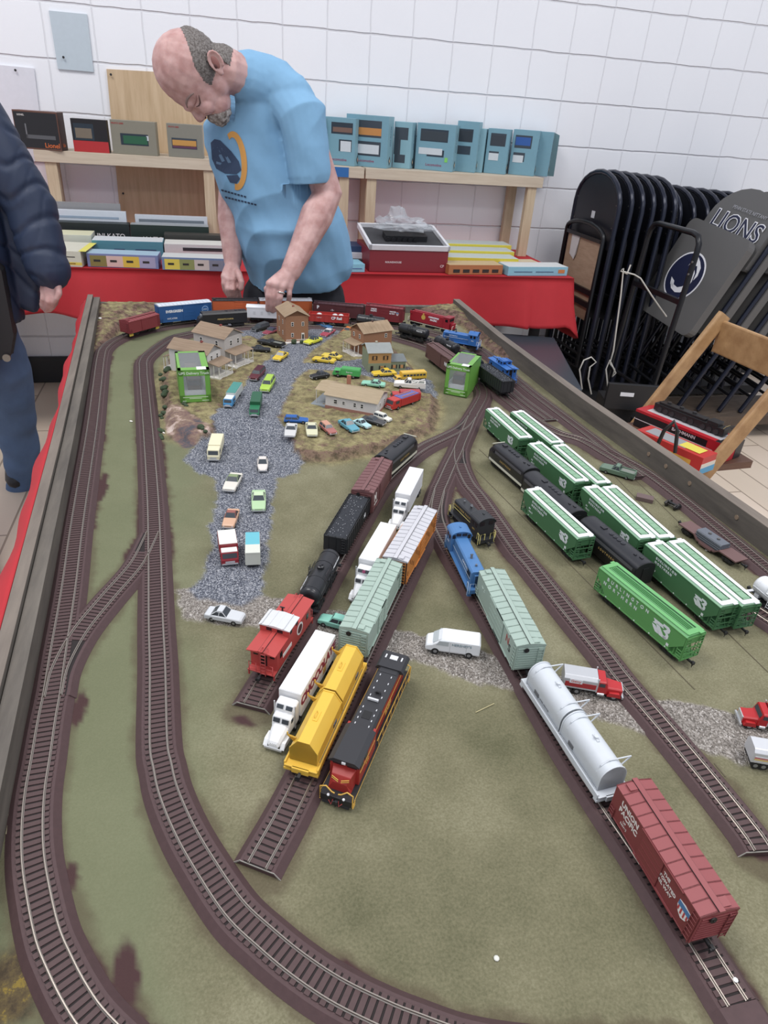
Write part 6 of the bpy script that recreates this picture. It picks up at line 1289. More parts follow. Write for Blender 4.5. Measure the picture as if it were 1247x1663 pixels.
t = thing('folding_table', 'long folding table under the red cloth against the block wall', 'table', (.4, 3.42, 0))
b = MB(mat((120, 100, 80), .6)); b.box(-1.55, 1.24, -.33, .345, .705, TZ-.004); b.build('tabletop', t, 1)
for x in (-1.4, -.42, .9, 1.15):
    for y in (-.27, .3): b = MB(mat((34, 34, 38), .4)); b.box(x-.02, x+.02, y-.02, y+.02, 0, .705); b.build('leg', t, 1)
def hemf(x, t): return .525-.03*math.sin(x*2.3)+.012*math.sin(x*7) - (.07 if x > 1.60 else 0)*max(0, 1-abs(x-1.66)/.06)
cloth('tablecloth', 'bright red cloth draped over the long table behind the layout', -1.2, 1.665, 3.062, 3.785, TZ+.002, hemf, amp=.05)
# red skirt down the left side of the layout table
mb = MB(RED); mb.smooth = True; vs = []; n = 90; rows = 12
for k in range(rows+1):
    tt = (k/rows)**1.7
    for i in range(n+1):
        y = 2.26-2.3*i/n; x = lerp_edge(OL, y)-.003; w = (.018+.004*math.sin(i*.33)+.003*math.sin(i*.9+1)+.012*max(0, min(1, (1.4-y)*1.6)))*min(1, tt*18)
        vs.append((x-w-.05*tt*max(0, 1.3-y)*.5, y, .817-(.43+.02*math.sin(i*.2))*tt))
mb.add(vs, [(k*(n+1)+i, (k+1)*(n+1)+i, (k+1)*(n+1)+i+1, k*(n+1)+i+1) for k in range(rows) for i in range(n)]); o = mb.build('table_skirt', scale=1); s_ = o.modifiers.new('thick', 'SOLIDIFY'); s_.thickness = .0015
tag(o, 'thin red plastic skirt hanging down the left side of the layout table', 'table skirt')

# shelf
shw = wood((190, 172, 148), (208, 193, 170), (1, 14, 14), .7); shl = wood((186, 162, 130), (208, 188, 156), (12, 12, 1), .7)
def shelf(label, x0, x1, legs):
    r = thing('display_shelf', label, 'shelf', ((x0+x1)/2, 3.68, TZ+.003)); c = (x0+x1)/2
    b = MB(shw); b.box(x0-c, x1-c, -.105, -.085, 1.077-TZ-.003, 1.123-TZ-.003); b.box(x0-c, x1-c, -.0845, .0795, 1.106-TZ-.003, 1.123-TZ-.003); b.box(x0-c, x1-c, .08, .10, 1.077-TZ-.003, 1.123-TZ-.003); b.build('shelf_board', r, 1, bevel=.001)
    for x, y in legs: b = MB(shl); b.box(x-c-.024, x-c+.024, y-3.68-.016, y-3.68+.016, 0, 1.08-TZ-.003); b.build('leg', r, 1, bevel=.001)
    return r
s1 = shelf('left cream plywood shelf on the red table, behind the man', -.72, .735, ((-.66, 3.60), (-.68, 3.76), (.01, 3.60), (.05, 3.76), (.64, 3.60), (.60, 3.76)))
s2 = shelf('right cream plywood shelf on the red table carrying teal boxes', .742, 1.665, ((.775, 3.60), (.78, 3.76), (1.615, 3.60), (1.575, 3.76)))
a, b_ = yp(536, 285, 3.573), yp(566, 285, 3.573); mb = MB(mat((36, 104, 176), .5)); mb.box(a.x, b_.x, 3.5728, 3.5746, 1.079, 1.121); tag(mb.build('tape_strip', scale=1), 'piece of blue tape on the front edge of the shelf', 'tape')
# boxes on shelf: window cartons
def carton(name, label, loc, rot, W, H, D, col, win=None, inner=None, strips=(), texts=(), side=None, top=None, cat='box', group=None, winm=None, bevel=.6):
    """origin at the front bottom left corner; W along x, D away from the viewer"""
    o = thing(name, label, cat, loc, rot, group); m = mat(col, .45); b = MB(m); b.box(0, W, 0, D, 0, H); b.build('carton', o, bevel=bevel)
    if top: q = MB(mat(top, .5)); q.box(1, W-1, 1, D-1, H-.2, H+.5); q.build('top_panel', o)
    if side: q = MB(mat(side, .5)); q.box(W-.3, W+.4, 1, D-1, 1, H-1); q.build('side_panel', o)
    if win:
        q = MB(winm or mat((58, 68, 78), .15)); 
        for w in win: q.box(w[0]*W, w[1]*W, -.5, .3, w[2]*H, w[3]*H)
        q.build('window', o)
    if inner:
        q = MB()
        for c, (x0, x1, z0, z1) in inner: q.mat(mat(c, .5)); q.box(x0*W, x1*W, -1.1, -.4, z0*H, z1*H)
        q.build('contents', o)
    for c, (x0, x1, z0, z1) in strips: q = MB(mat(c, .5)); q.box(x0*W, x1*W, -.45, .2, z0*H, z1*H); q.build('printed_band', o)
    for tx in texts:
        s, size, c, x, z = tx[:5]; face = tx[5] if len(tx) > 5 else '-y'; rot_ = tx[6] if len(tx) > 6 else 0
        if face == '-y': text(o, s, size, mat(c, .5), (x*W, -.6, z*H), '-y', rot_, bold=.2)
        elif face == 'x': text(o, s, size, mat(c, .5), (W+.5, x*D, z*H), 'x', rot_, bold=.2)
        else: text(o, s, size, mat(c, .5), (x*W, D*z, H+.6), 'z', rot_, bold=.2)
    return o
SZ = 1.1235; TEAL = (112, 160, 178); TE2 = (130, 176, 190)
def tealbox(i, label, xl, xr, xs, yt, yb, rot, wins, inner, D=100, tx=True, y=3.698, c=TEAL, W=None):
    a = yp(xl, yb, y); d = ray(xr+(xs-xr)*.55, yb); cc, ss = math.cos(rot), math.sin(rot); w = (a.x*d.y-a.y*d.x)/(ss*d.x-cc*d.y)*1000; w = min(w, (y-3.545)/-ss*1000); H = (yp((xl+xr)/2, yt, y).z-SZ)*1000
    H = max(185, min(262, H))
    T = [('PROTO 2000', 15, (60, 70, 120), .5, .62, 'x', -PI/2)] if tx else []
    T += [('Locomotive', 17, (150, 60, 96), .5, .12)] if tx and w > 150 else []
    o = carton('locomotive_box', label, (a.x, y, SZ), rot, w, H, D, c, wins, inner, side=TE2, texts=T, cat='model box', bevel=1.0)
    k = MB(mat((54, 60, 66), .5)); k.T = Matrix.Translation((w+.6, D*.5, H*.14)) @ Matrix.Rotation(PI/4, 4, 'X'); k.box(0, .8, -14, 14, -14, 14); k.mat(mat((210, 190, 160), .5)); k.box(.7, 1.2, -7, 7, -7, 7); k.build('emblem', o)
    return o
R30 = math.radians(-28); wv = (200, 208, 214)
tealbox(0, 'teal box mostly hidden by the man’s blue shirt sleeve', 498, 519, 530, 190, 262, R30, [], [])
tealbox(1, 'teal box with a slanted dark flap, first clear of the man', 524, 566, 582, 190, 271, R30, [(.25, .92, .66, .9), (.5, .9, .3, .55)], [((120, 90, 78), (.3, .9, .70, .80)), (wv, (.55, .88, .3, .52))], W=170)
tealbox(2, 'teal box with orange model in its top window', 560, 618, 634, 186, 276, R30, [(.2, .84, .58, .9), (.25, .84, .22, .5)], [((196, 130, 62), (.22, .84, .62, .76)), (wv, (.3, .8, .26, .44))], W=205)
tealbox(3, 'narrow teal box with two dark cut-outs', 636, 655, 672, 197, 278, R30, [(.05, .8, .62, .88), (.05, .4, .3, .62), (.1, .7, .12, .3)], [], c=TE2, W=125)
tealbox(4, 'wide teal box with pale plastic window and green sticker', 672, 725, 740, 200, 280, R30, [(.1, .82, .62, .88), (.3, .75, .3, .45)], [((52, 62, 70), (.12, .8, .64, .84)), (wv, (.08, .7, .34, .48)), ((120, 206, 90), (.78, .86, .2, .3))], W=195)
tealbox(5, 'tall teal box leaning behind the wide one', 735, 762, 776, 196, 283, R30, [(.1, .75, .6, .85), (.1, .7, .35, .52)], [((40, 50, 60), (.1, .7, .6, .82))], W=150)
tealbox(6, 'thin teal box end with purple lettering', 768, 776, 786, 208, 280, R30, [], [], W=70, c=TE2)
tealbox(7, 'teal box with dark engine and red word near its base', 784, 808, 828, 208, 285, R30, [(.15, .85, .62, .9), (.15, .6, .3, .5)], [((52, 60, 70), (.15, .8, .64, .86)), (wv, (.15, .6, .3, .46))], W=130)
tealbox(8, 'teal box with blue engine in its window', 824, 858, 872, 210, 287, R30, [(.1, .75, .6, .88), (.1, .55, .3, .5)], [((40, 90, 170), (.12, .7, .66, .84)), (wv, (.1, .5, .28, .44))], W=145)
o = tealbox(9, 'last teal box at the right end of the shelf with grey back flap', 866, 880, 895, 213, 285, R30, [], [], W=72)
k = MB(mat((92, 128, 136), .5)); wz = max(v.co.x for v in o.children[0].data.vertices)*1000+.6; k.add([(wz+p, q, z) for p, q, z in ((0, 60, 0), (30, 74, 0), (26, 70, 190), (0, 62, 200), (0, 62, 0), (30, 76, 0), (26, 72, 190), (0, 64, 200))], [(0,1,2,3), (7,6,5,4), (3,2,1,0), (4,5,6,7), (0,4,5,1), (1,5,6,2), (2,6,7,3)]); k.build('flap', o)
def sbox(name, label, xl, xr, yt, yb, D, rot, col, y=3.6, **k):
    a = yp(xl, yb, y); w = (yp(xr, yb, y).x-a.x)*1000/math.cos(rot); H = (yp(xl, yt, y).z-SZ)*1000; return carton(name, label, (a.x, y, SZ), rot, w, H, D, col, cat='model box', bevel=1.0, **k)
sbox('locomotive_box', 'large black box with copper edges and orange lettering at the shelf’s left end', 29, 102, 178, 236, 70, math.radians(-12), (104, 66, 52), strips=[((30, 30, 34), (.02, .98, .04, .96))], inner=[((86, 88, 92), (.24, .9, .28, .38)), ((110, 112, 116), (.24, .27, .28, .66))], texts=[('LIONEL', 9, (210, 206, 200), .18, .88), ('Lionel', 26, (226, 104, 36), .8, .12), ('Lio', 20, (226, 104, 36), .5, .14, 'x')], side=(60, 34, 30))
sbox('freight_car_box', 'black and red box with small window, second from the shelf’s left end', 121, 178, 192, 245, 45, math.radians(-4), (34, 32, 36), win=[(.06, .62, .36, .86)], inner=[((120, 108, 92), (.1, .56, .42, .72))], strips=[((190, 40, 44), (0, 1, 0, .34))])
sbox('freight_car_box', 'grey box with green hopper car in its window', 184, 256, 194, 248, 60, math.radians(-6), (134, 130, 114), win=[(.2, .82, .28, .62)], inner=[((36, 96, 66), (.26, .8, .32, .56)), (wv, (.78, .83, .44, .58))], texts=[('PROTO 2000', 9, (170, 60, 56), .16, .9)], side=(142, 138, 120))
sbox('freight_car_box', 'grey box with purple and yellow car in its window, behind the man’s chest', 274, 330, 200, 253, 55, math.radians(-6), (130, 128, 116), win=[(.12, .84, .26, .58)], inner=[((196, 140, 62), (.14, .82, .34, .52)), ((96, 54, 84), (.14, .82, .28, .36))], texts=[('PROTO 2000', 8, (170, 60, 56), .2, .9)])

# table-top boxes
TB = TZ+.0045
def tbox(name, label, bl, br, H, D, col, lift=0.0, yo=None, **k):
    z = TB+lift
    if yo is None: a, b_ = zp(*bl, z), zp(*br, z)
    else: a, b_ = yp(*bl, yo), yp(*br, yo); a.z = b_.z = z; b_.y = a.y
    rot = math.atan2(b_.y-a.y, b_.x-a.x); rot = max(-.2, min(.2, rot)); return carton(name, label, (a.x, a.y, z), rot, (b_-a).length*1000, H, D, col, cat='model box', **k)
o = tbox('train_set_box', 'big maroon train box with open white-rimmed tray and plastic-wrapped model', (599, 441), (725, 443), 92, 270, (132, 30, 42), texts=[('ROUNDHOUSE', 11, (222, 206, 206), .3, .45), ('CP', 15, (222, 206, 206), .93, .3)], bevel=1.5)
Wb = max(v.co.x for v in o.children[0].data.vertices)*1000
T = Matrix.Translation((0, 0, 93)) @ Matrix.Rotation(math.radians(11), 4, 'X')
b = MB(mat((214, 214, 218), .5)); b.T = T; b.box(-4, Wb+4, -4, 8, 0, 22); b.box(-4, Wb+4, 262, 272, 0, 22); b.box(-4, 8, -4, 272, 0, 22); b.box(Wb-8, Wb+4, -4, 272, 0, 22); b.build('tray_rim', o, bevel=1)
b = MB(mat((62, 62, 66), .8)); b.T = T; b.box(6, Wb-6, 6, 264, -2, 5); b.build('foam_bed', o)
b = MB(mat((36, 36, 40), .4)); b.T = T; b.box(90, Wb-80, 90, 150, 5, 30); [b.tube([(100+q*26, 84, 14), (100+q*26, 92, 14)], 10, 12) for q in range(6)]; b.build('model_inside', o)
# crumpled clear plastic
bm = bmesh.new(); bmesh.ops.create_icosphere(bm, subdivisions=4, radius=1.0); rr_ = random.Random(9)
from mathutils import noise as mnoise
for v in bm.verts:
    n = mnoise.noise(v.co*2.6)*.5+mnoise.noise(v.co*6)*.28; v.co = v.co*(1+n); v.co.x *= .115; v.co.y *= .075; v.co.z = max(v.co.z*.038, -.012)
    if v.co.x < 0 and v.co.z > .02 and abs(v.co.y) < .02: v.co.z *= 1.8
me_ = bpy.data.meshes.new('wrap'); bm.to_mesh(me_); bm.free(); me_.materials.append(mat((206, 212, 218), .05, alpha=.30)); w_ = bpy.data.objects.new('plastic_wrap', me_); COL.objects.link(w_); w_.parent = o; w_.location = (Wb*.0005, .12, .175)
tbox('freight_car_box', 'flat orange wooden-look box with row of small black engines', (728, 446), (815, 446), 42, 100, (176, 104, 58), top=(196, 168, 120), inner=[((44, 36, 34), (.08+.18*k, .2+.18*k, .2, .55)) for k in range(5)])
tbox('freight_car_box', 'flat pale teal box with track drawings at the right end of the table', (824, 448), (920, 448), 40, 110, (128, 184, 204), top=(206, 208, 206), inner=[((60, 84, 120), (.1, .4, .4, .48)), ((60, 84, 120), (.46, .76, .4, .48)), ((196, 120, 60), (.84, .95, .3, .7))])
tbox('freight_car_box', 'small tan box behind the orange one', (812, 436), (872, 436), 30, 70, (176, 128, 92), top=(206, 186, 150))
for i, (a, b_, lf, lab) in enumerate((((723, 423), (842, 423), 0, 'lowest of the three long yellow boxes beside the maroon box'), ((723, 413), (835, 413), 0, 'middle long yellow box with blue end beside the maroon box'), ((719, 404), (830, 404), 0, 'rearmost long yellow box beside the maroon box'))):
    y0 = 3.26+i*.13; o = tbox('locomotive_box', lab, (a[0], a[1]), (b_[0], b_[1]), 42+10*i, 118, (218, 206, 60), yo=y0, top=(190, 200, 196)); c = o.children[0]; Wb2 = max(v.co.x for v in c.data.vertices)*1000
    q = MB(mat((40, 60, 140), .5)); q.box(Wb2-14, Wb2+.6, -.6, 60, -.2, 24); q.build('blue_end', o)
tbox('freight_car_box', 'teal box with blue rail drawing just right of the man', (548, 442), (592, 442), 34, 110, (124, 186, 208), inner=[((70, 90, 150), (.2, .9, .4, .48))])
for i, (c, lab) in enumerate((((60, 60, 64), 'dark box in the stack right of the man'), ((206, 208, 214), 'white-edged box in the stack right of the man'), ((36, 60, 100), 'navy box on top of the stack right of the man'))):
    a = yp(536, 430, 3.26); carton('freight_car_box', lab, (a.x+.01*i, 3.24+.02*i, TB+.026*i), -.04*i, 175-12*i, 25, 130, c, cat='model box')
def rowbox(name, label, bl, br, H, D, base, cols, top, marks=True):
    n = len(cols); o = tbox(name, label, bl, br, H, D, base, strips=[(c, (.04+.92*i/n, .04+.92*(i+1)/n, .05, .86)) for i, c in enumerate(cols)], inner=[((52, 46, 44), (.09+.92*i/n, .0+.92*(i+.8)/n, .4, .56)) for i in range(n)] if marks else None, top=top)
    return o
rowbox('model_kit_box', 'long box with four coloured vehicle pictures, left of the pair on the red cloth', (143, 433), (258, 437), 52, 95, (120, 128, 176), [(134, 122, 62), (216, 180, 172), (220, 182, 58), (164, 156, 190)], (150, 180, 200))
rowbox('model_kit_box', 'long box with four coloured vehicle pictures, right of the pair, near the man’s hand', (264, 438), (368, 441), 50, 95, (110, 130, 170), [(222, 196, 70), (142, 146, 84), (204, 186, 180), (132, 130, 150)], (196, 198, 196))
o = tbox('model_kit_box', 'cream and yellow box at the left end beside the navy jacket', (84, 432), (134, 434), 60, 200, (206, 204, 186), strips=[((222, 200, 76), (0, 1, .12, .3)), ((190, 100, 50), (.1, .8, .17, .25)), ((70, 66, 62), (.2, .8, .6, .66))]); q = MB(mat((222, 212, 84), .5)); q.box(110, 138, 0, 190, 60.2, 61.4); q.build('yellow_flap', o)
yb = 3.24
def stackbox(label, xl, xr, ypx, y, z0, H, D, col, **k):
    a, b_ = yp(xl, ypx, y), yp(xr, ypx, y); return carton('model_box', label, (a.x, y, TB+z0), 0, (b_.x-a.x)*1000, H, D, col, cat='model box', **k)
stackbox('teal flat box behind the left picture box', 152, 266, 415, 3.26, 0, 72, 110, (78, 142, 160), top=(204, 208, 210), inner=[((54, 70, 110), (.3, .45, .5, .56)), ((54, 70, 110), (.6, .9, .5, .56))])
stackbox('open white box with grey strips behind the right picture box', 268, 366, 415, 3.26, 0, 66, 110, (206, 206, 204), top=(214, 212, 204), inner=[((52, 52, 56), (.3, .95, .6, .8))])
stackbox('slim black track box behind the white open box', 268, 362, 400, 3.40, 0, 84, 60, (62, 62, 58))
stackbox('pale striped box row behind the jacket sleeve', 88, 150, 400, 3.30, 0, 84, 120, (196, 200, 186), top=(210, 208, 170))
stackbox('dark green box with white letters behind the teal one', 214, 340, 390, 3.47, 0, 108, 60, (36, 52, 46), texts=[('KATO', 34, (226, 222, 220), .28, .42)], top=(150, 156, 160))
stackbox('silver-topped long box standing behind the dark green box', 222, 338, 380, 3.54, 0, 140, 26, (196, 202, 210), inner=[((110, 120, 130), (.05, .95, .8, .88))])
stackbox('dark green box with white letters at the left, behind the pale stack', 92, 212, 390, 3.47, 0, 108, 60, (34, 44, 44), texts=[('UNI KATO', 28, (222, 222, 222), .72, .52)])
stackbox('white glossy long box on edge at the back left', 86, 208, 380, 3.54, 0, 150, 22, (208, 216, 226), inner=[((150, 170, 190), (.1, .9, .78, .84))])
stackbox('grey plastic-topped box farthest back at the left', 88, 200, 375, 3.575, 0, 178, 12, (142, 142, 144))

# ================================================================= CHAIRS
NAVY = mat((34, 38, 54), .22, .35); BLKM = mat((26, 27, 31), .32, .3); VIN = mat((94, 93, 92), .5, bump=.15, nscale=400); PLY = wood((162, 132, 104), (182, 152, 124), (3, 3, 12), .7); PANEL = mat((24, 27, 38), .4, .2)
def U(w, h, ry, z0=0, y=0, n=12, y1=None):
    y1 = y if y1 is None else y1
    return [(-w/2, y, z0)] + [(x, y1, z) for x, z in [(-w/2*math.cos(math.radians(a)), h-ry+ry*math.sin(math.radians(a))) for a in [180*k/n for k in range(n+1)]]] + [(w/2, y, z0)]
def steelchair(name, label, M4, padded=False, under=False, logo=False, group=None, H=1030, arch=150, simple=False):
    o = thing(name, label, 'folding chair', (0, 0, 0), 0, group); o.matrix_world = M4
    fm = NAVY
    b = MB(fm); P = U(440, H, arch, 0, 0); b.tube(P, 12, 8); b.build('back_frame', o)
    b = MB(BLKM); b.tube([(x, y+22, z) for x, y, z in U(400, 790, 60)], 10, 7); [b.tube([(-200, 22, z), (200, 22, z)], 9, 6) for z in (150, 470)]; b.tube([(-210, 0, 90), (210, 0, 90)], 8, 6); b.build('leg_frame', o)
    if padded:
        b = MB(VIN); w = 205; pr = [(-w, 720), (w, 720)] + [(w*math.cos(math.radians(a)), 880+170*math.sin(math.radians(a))) for a in range(0, 181, 15)]
        b.prism_y(pr, -30, 4); b.build('backrest', o, bevel=13)
        b = MB(VIN); pr = arc(175, 400, 40, -90, 0, 4) + arc(175, 800, 40, 0, 90, 4) + arc(-175, 800, 40, 90, 180, 4) + arc(-175, 400, 40, 180, 270, 4); b.prism_y(pr, -100, -58); b.build('seat', o, bevel=17)
    else:
        b = MB(PANEL); w = 208; pr = [(-w, 700), (w, 700)] + [(w*math.cos(math.radians(a)), 700+H-arch-700+(arch-12)*math.sin(math.radians(a))) for a in range(0, 181, 15)]
        b.prism_y(pr, -4, 3); b.build('backrest', o)
        b = MB(PLY if under else PANEL); b.box(-178, 178, -28, -14, 350, 740); b.build('seat', o, bevel=3)
        if under:
            b = MB(BLKM); b.tube([(x, y-34, z) for x, y, z in U(392, 800, 50, 120)], 11, 8); b.box(-190, 190, -44, -30, 480, 505); b.box(-190, 190, -44, -30, 420, 446); b.box(-180, 180, -40, -30, 726, 744); b.build('seat_bracket', o)
            b = MB(mat((206, 204, 202), .6)); b.add([(-130, -31, 730), (-40, -31, 735), (-46, -33, 640), (-62, -35, 610), (-118, -34, 630)], [(0, 1, 2, 3, 4), (4, 3, 2, 1, 0)]); b.build('paper_tag', o)
            b = MB(mat((200, 200, 204), .5)); b.box(-20, 12, -6, -4, 820, 852); b.build('sticker', o)
    b = MB(STEEL)
    for s in (-1, 1):
        for z in (800, 900): b.tube([(s*196, -6, z), (s*196, -3, z)], 3.4, 6)
    b.build('rivet', o)
    return o
def M_stack(x, y, z, tilt=0): return Matrix.Translation((x, y, z)) @ Matrix.Rotation(-PI/2, 4, 'Z') @ Matrix.Rotation(tilt, 4, 'X')
def copy_tree(o, M4, label, group=None):
    r = o.copy(); COL.objects.link(r); r.matrix_world = M4; r['label'] = label
    if group: r['group'] = group
    elif 'group' in r: del r['group']
    for ch in list(o.children):
        c = ch.copy(); COL.objects.link(c); c.parent = r; c.matrix_parent_inverse = ch.matrix_parent_inverse.copy(); c.matrix_basis = ch.matrix_basis.copy()
    return r
steelchair('folding_chair', 'front dark folding chair of the left stack, showing its tan plywood seat underside', M_stack(1.875, 3.375, .15), under=True)
c0 = steelchair('folding_chair', 'dark steel folding chair in the left upright stack by the wall', M_stack(1.94, 3.378, .15), group='upright folding chairs of the left stack')
for k in range(1, 5): copy_tree(c0, M_stack(1.94+.062*k, 3.378+.004*k, .15-.004*k), 'dark steel folding chair in the left upright stack by the wall', 'upright folding chairs of the left stack')
for k in range(9): copy_tree(c0, M_stack(2.34+.082*k, 3.56, .09-.004*k), 'dark steel folding chair in the long right-hand stack against the wall', 'upright folding chairs of the right stack')
Rl = Matrix(((.08, .93, .36, 0), (-.99, .11, -.08, 0), (-.11, -.35, .93, 0), (0, 0, 0, 1)))
x_ = Vector((Rl[0][0], Rl[1][0], Rl[2][0])).normalized(); z_ = Vector((Rl[0][2], Rl[1][2], Rl[2][2])); z_ = (z_-x_*z_.dot(x_)).normalized(); y_ = z_.cross(x_)
R3 = Matrix(((x_.x, y_.x, z_.x), (x_.y, y_.y, z_.y), (x_.z, y_.z, z_.z)))
def M_lion(k): p = Vector((2.253, 3.256, -1.256))*.95+Vector((0, 0, CAMH)) + Vector((.118*k, -.012*k, -.004*k)); return Matrix.Translation(p) @ R3.to_4x4()
lc = steelchair('padded_folding_chair', 'front grey padded folding chair with blue and white lion crest, leaning', M_lion(0), padded=True)
NV = mat((26, 32, 66), .5); WH = mat((226, 226, 230), .5)
def disc(parent, m, r, cx, cz, y, th=.8, name='emblem', n=40):
    b = MB(m); b.prism_y([(cx+r*math.cos(2*PI*k/n), cz+r*math.sin(2*PI*k/n)) for k in range(n)], y-th, y); return b.build(name, parent)
cx, cz = -30, 590
disc(lc, WH, 118, cx, cz, -100); disc(lc, NV, 110, cx, cz, -100.8)
b = MB(WH)
def flat(pts, y0, y1): b.prism_y([(cx+p, cz+q) for p, q in pts], y0, y1)
sw = [(-60, -50), (-30, -76), (8, -84), (40, -74), (62, -44), (66, -8), (52, 30), (36, 44), (44, 14), (44, -20), (30, -46), (4, -60), (-26, -56)]
flat([(x*1.0, z) for x, z in sw], -102.6, -101.0); flat([(-16, 46), (2, 86), (14, 60), (40, 62), (60, 36), (70, 0), (78, 24), (66, 62), (40, 84), (12, 100), (2, 98)], -102.6, -101.0); flat([(-70, -30), (-52, -60), (-20, -70), (-40, -40)], -102.6, -101.0)
b.build('emblem', lc)
text(lc, 'LIONS', 118, WH, (5, -35.4, 875), '-y', bold=4.5, ext=.6); text(lc, 'LIONS', 118, NV, (5, -36.6, 875), '-y', bold=0, ext=.6); text(lc, 'PENN STATE NITTANY', 22, mat((150, 150, 156), .5), (30, -35.4, 950), '-y', bold=.3)
for k in range(1, 7):
    r = steelchair('padded_folding_chair', 'grey padded folding chair leaning in the row behind the crested one', M_lion(k), padded=True, group='leaning padded chairs') if k == 1 else copy_tree(l2, M_lion(k), 'grey padded folding chair leaning in the row behind the crested one', 'leaning padded chairs')
    if k == 1: l2 = r
# loose leg frame standing in front of the stacks
o = thing('chair_leg_frame', 'black tubular chair frame without seat standing before the stacks', 'chair frame', (1.945, 2.852, .13)); o.matrix_world = Matrix.Translation((1.945, 2.852, .13)) @ Matrix.Rotation(-PI/2, 4, 'Z') @ Matrix.Rotation(math.radians(-3), 4, 'X')
b = MB(BLKM); b.tube([(-190, 0, 0), (-190, 0, 800), (-186, 0, 840), (-165, 0, 868), (-130, 0, 876), (130, 0, 876), (165, 0, 868), (186, 0, 840), (190, 0, 800), (190, 0, 0)], 12.5, 9); b.build('tube_frame', o)
b = MB(BLKM); b.box(-190, 190, -12, 12, 590, 612); b.tube([(-190, 0, 180), (190, 0, 180)], 9, 7); b.build('crossbar', o)
b = MB(STEEL); [b.tube([(196, -14, z), (196, -10, z)], 5, 7) for z in (770, 720)]; b.build('rivet', o)
# dollies
def dolly(label, x0, x1, y0, y1, zt, m):
    o = thing('chair_dolly', label, 'dolly', ((x0+x1)/2, (y0+y1)/2, 0)); X, Y = (x1-x0)/2, (y1-y0)/2
    b = MB(m); b.box(-X, X, -Y, Y, zt-.05, zt); b.build('platform', o, 1)
    for sx in (-1, 1):
        for sy in (-1, 1): q = MB(BLKM); q.tube([(sx*(X-.06), sy*(Y-.05)-.02, .035), (sx*(X-.06), sy*(Y-.05)+.02, .035)], .035, 14); q.build('caster', o, 1)
dolly('low black dolly under the left chair stack', 1.79, 2.20, 3.10, 3.72, .13, mat((30, 30, 32), .6)); dolly('low dark dolly under the right chair stack', 2.26, 3.2, 3.36, 3.78, .075, mat((30, 30, 32), .6))
dolly('brown wooden dolly under the leaning padded chairs', 2.03, 3.05, 2.78, 3.06, .13, wood((70, 56, 46), (96, 80, 66), (2, 12, 2), .7))
# white cord
b = MB(mat((196, 192, 182), .7)); C = [yp(*p, 2.80) for p in ((1024, 430), (1018, 445), (1008, 440), (1012, 436), (1008, 480), (1000, 540), (996, 570), (990, 590), (998, 600), (994, 612), (1000, 606), (990, 585), (984, 600), (988, 640), (989, 660))]
b.tube([tuple(v) for v in C], .0035, 6); C = [yp(*p, 2.78) for p in ((1012, 441), (1030, 446), (1040, 452), (1058, 480), (1072, 500), (1082, 514))]; b.tube([tuple(v) for v in C], .0035, 6)
C = [yp(*p, 2.8) for p in ((945, 632), (941, 600), (948, 585), (960, 580), (968, 588), (958, 596), (955, 615), (960, 640))]; b.tube([tuple(v) for v in C], .0035, 6)
tag(b.build('cord', scale=1), 'white knotted cord hanging from the loose black frame', 'cord')
# black bin & can behind the rim
p = yp(1010, 668, 2.62); o = thing('equipment_box', 'black plastic equipment box with small white label on the floor behind the rim', 'equipment box', (p.x, p.y, 0), -.25)
hz = p.z+.06; b = MB(mat((28, 28, 31), .4)); b.box(-.10, .13, -.07, .10, 0, hz); b.box(-.12, .15, -.09, -.07, hz-.02, hz+.10); b.build('case', o, 1, bevel=.004)
b = MB(WH); b.box(-.06, 0, -.0925, -.0905, hz+.045, hz+.062); b.build('label_plate', o, 1); b = MB(mat((20, 20, 22), .3)); b.tube([(.03, -.17, 0), (.03, -.17, hz-.02)], .045, 18); b.build('can', o, 1)
# dark slate folding-table top lying low behind the rim
lb, lc_ = zp(900, 548, .475), zp(946, 632, .475); e_ = (lc_-lb); e_.z = 0; Lt = e_.length; e_.normalize(); o = thing('storage_tote', 'dark slate-grey storage tote with flat lid under the end of the red table', 'tote', (lb.x, lb.y, 0), math.atan2(e_.y, e_.x))
b = MB(mat((62, 68, 76), .4, noise=.1, nscale=8)); b.loft([[(.04, -.24, 0), (Lt-.04, -.24, 0), (Lt-.04, -.03, 0), (.04, -.03, 0)], [(.015, -.265, .45), (Lt-.015, -.265, .45), (Lt-.015, -.015, .45), (.015, -.015, .45)]]); b.build('tub', o, 1); b = MB(mat((60, 67, 76), .35)); b.box(0, Lt, -.28, 0, .45, .475); b.build('lid', o, 1, bevel=.005)
print('TOTE', lb, lc_)
# wooden folding chair with boxes
WD = wood((150, 108, 64), (188, 146, 96), (3, 3, 3), .5); WD2 = wood((84, 54, 40), (116, 78, 58), (14, 2, 14), .5)
wx = Vector((.075, -.997, 0)); dx = Vector((-.997, -.075, 0))
o = thing('wooden_folding_chair', 'honey-coloured wooden folding chair turned away, boxes on its dark seat', 'folding chair', (1.75, 1.90, 0), math.atan2(wx.y, wx.x)-0)
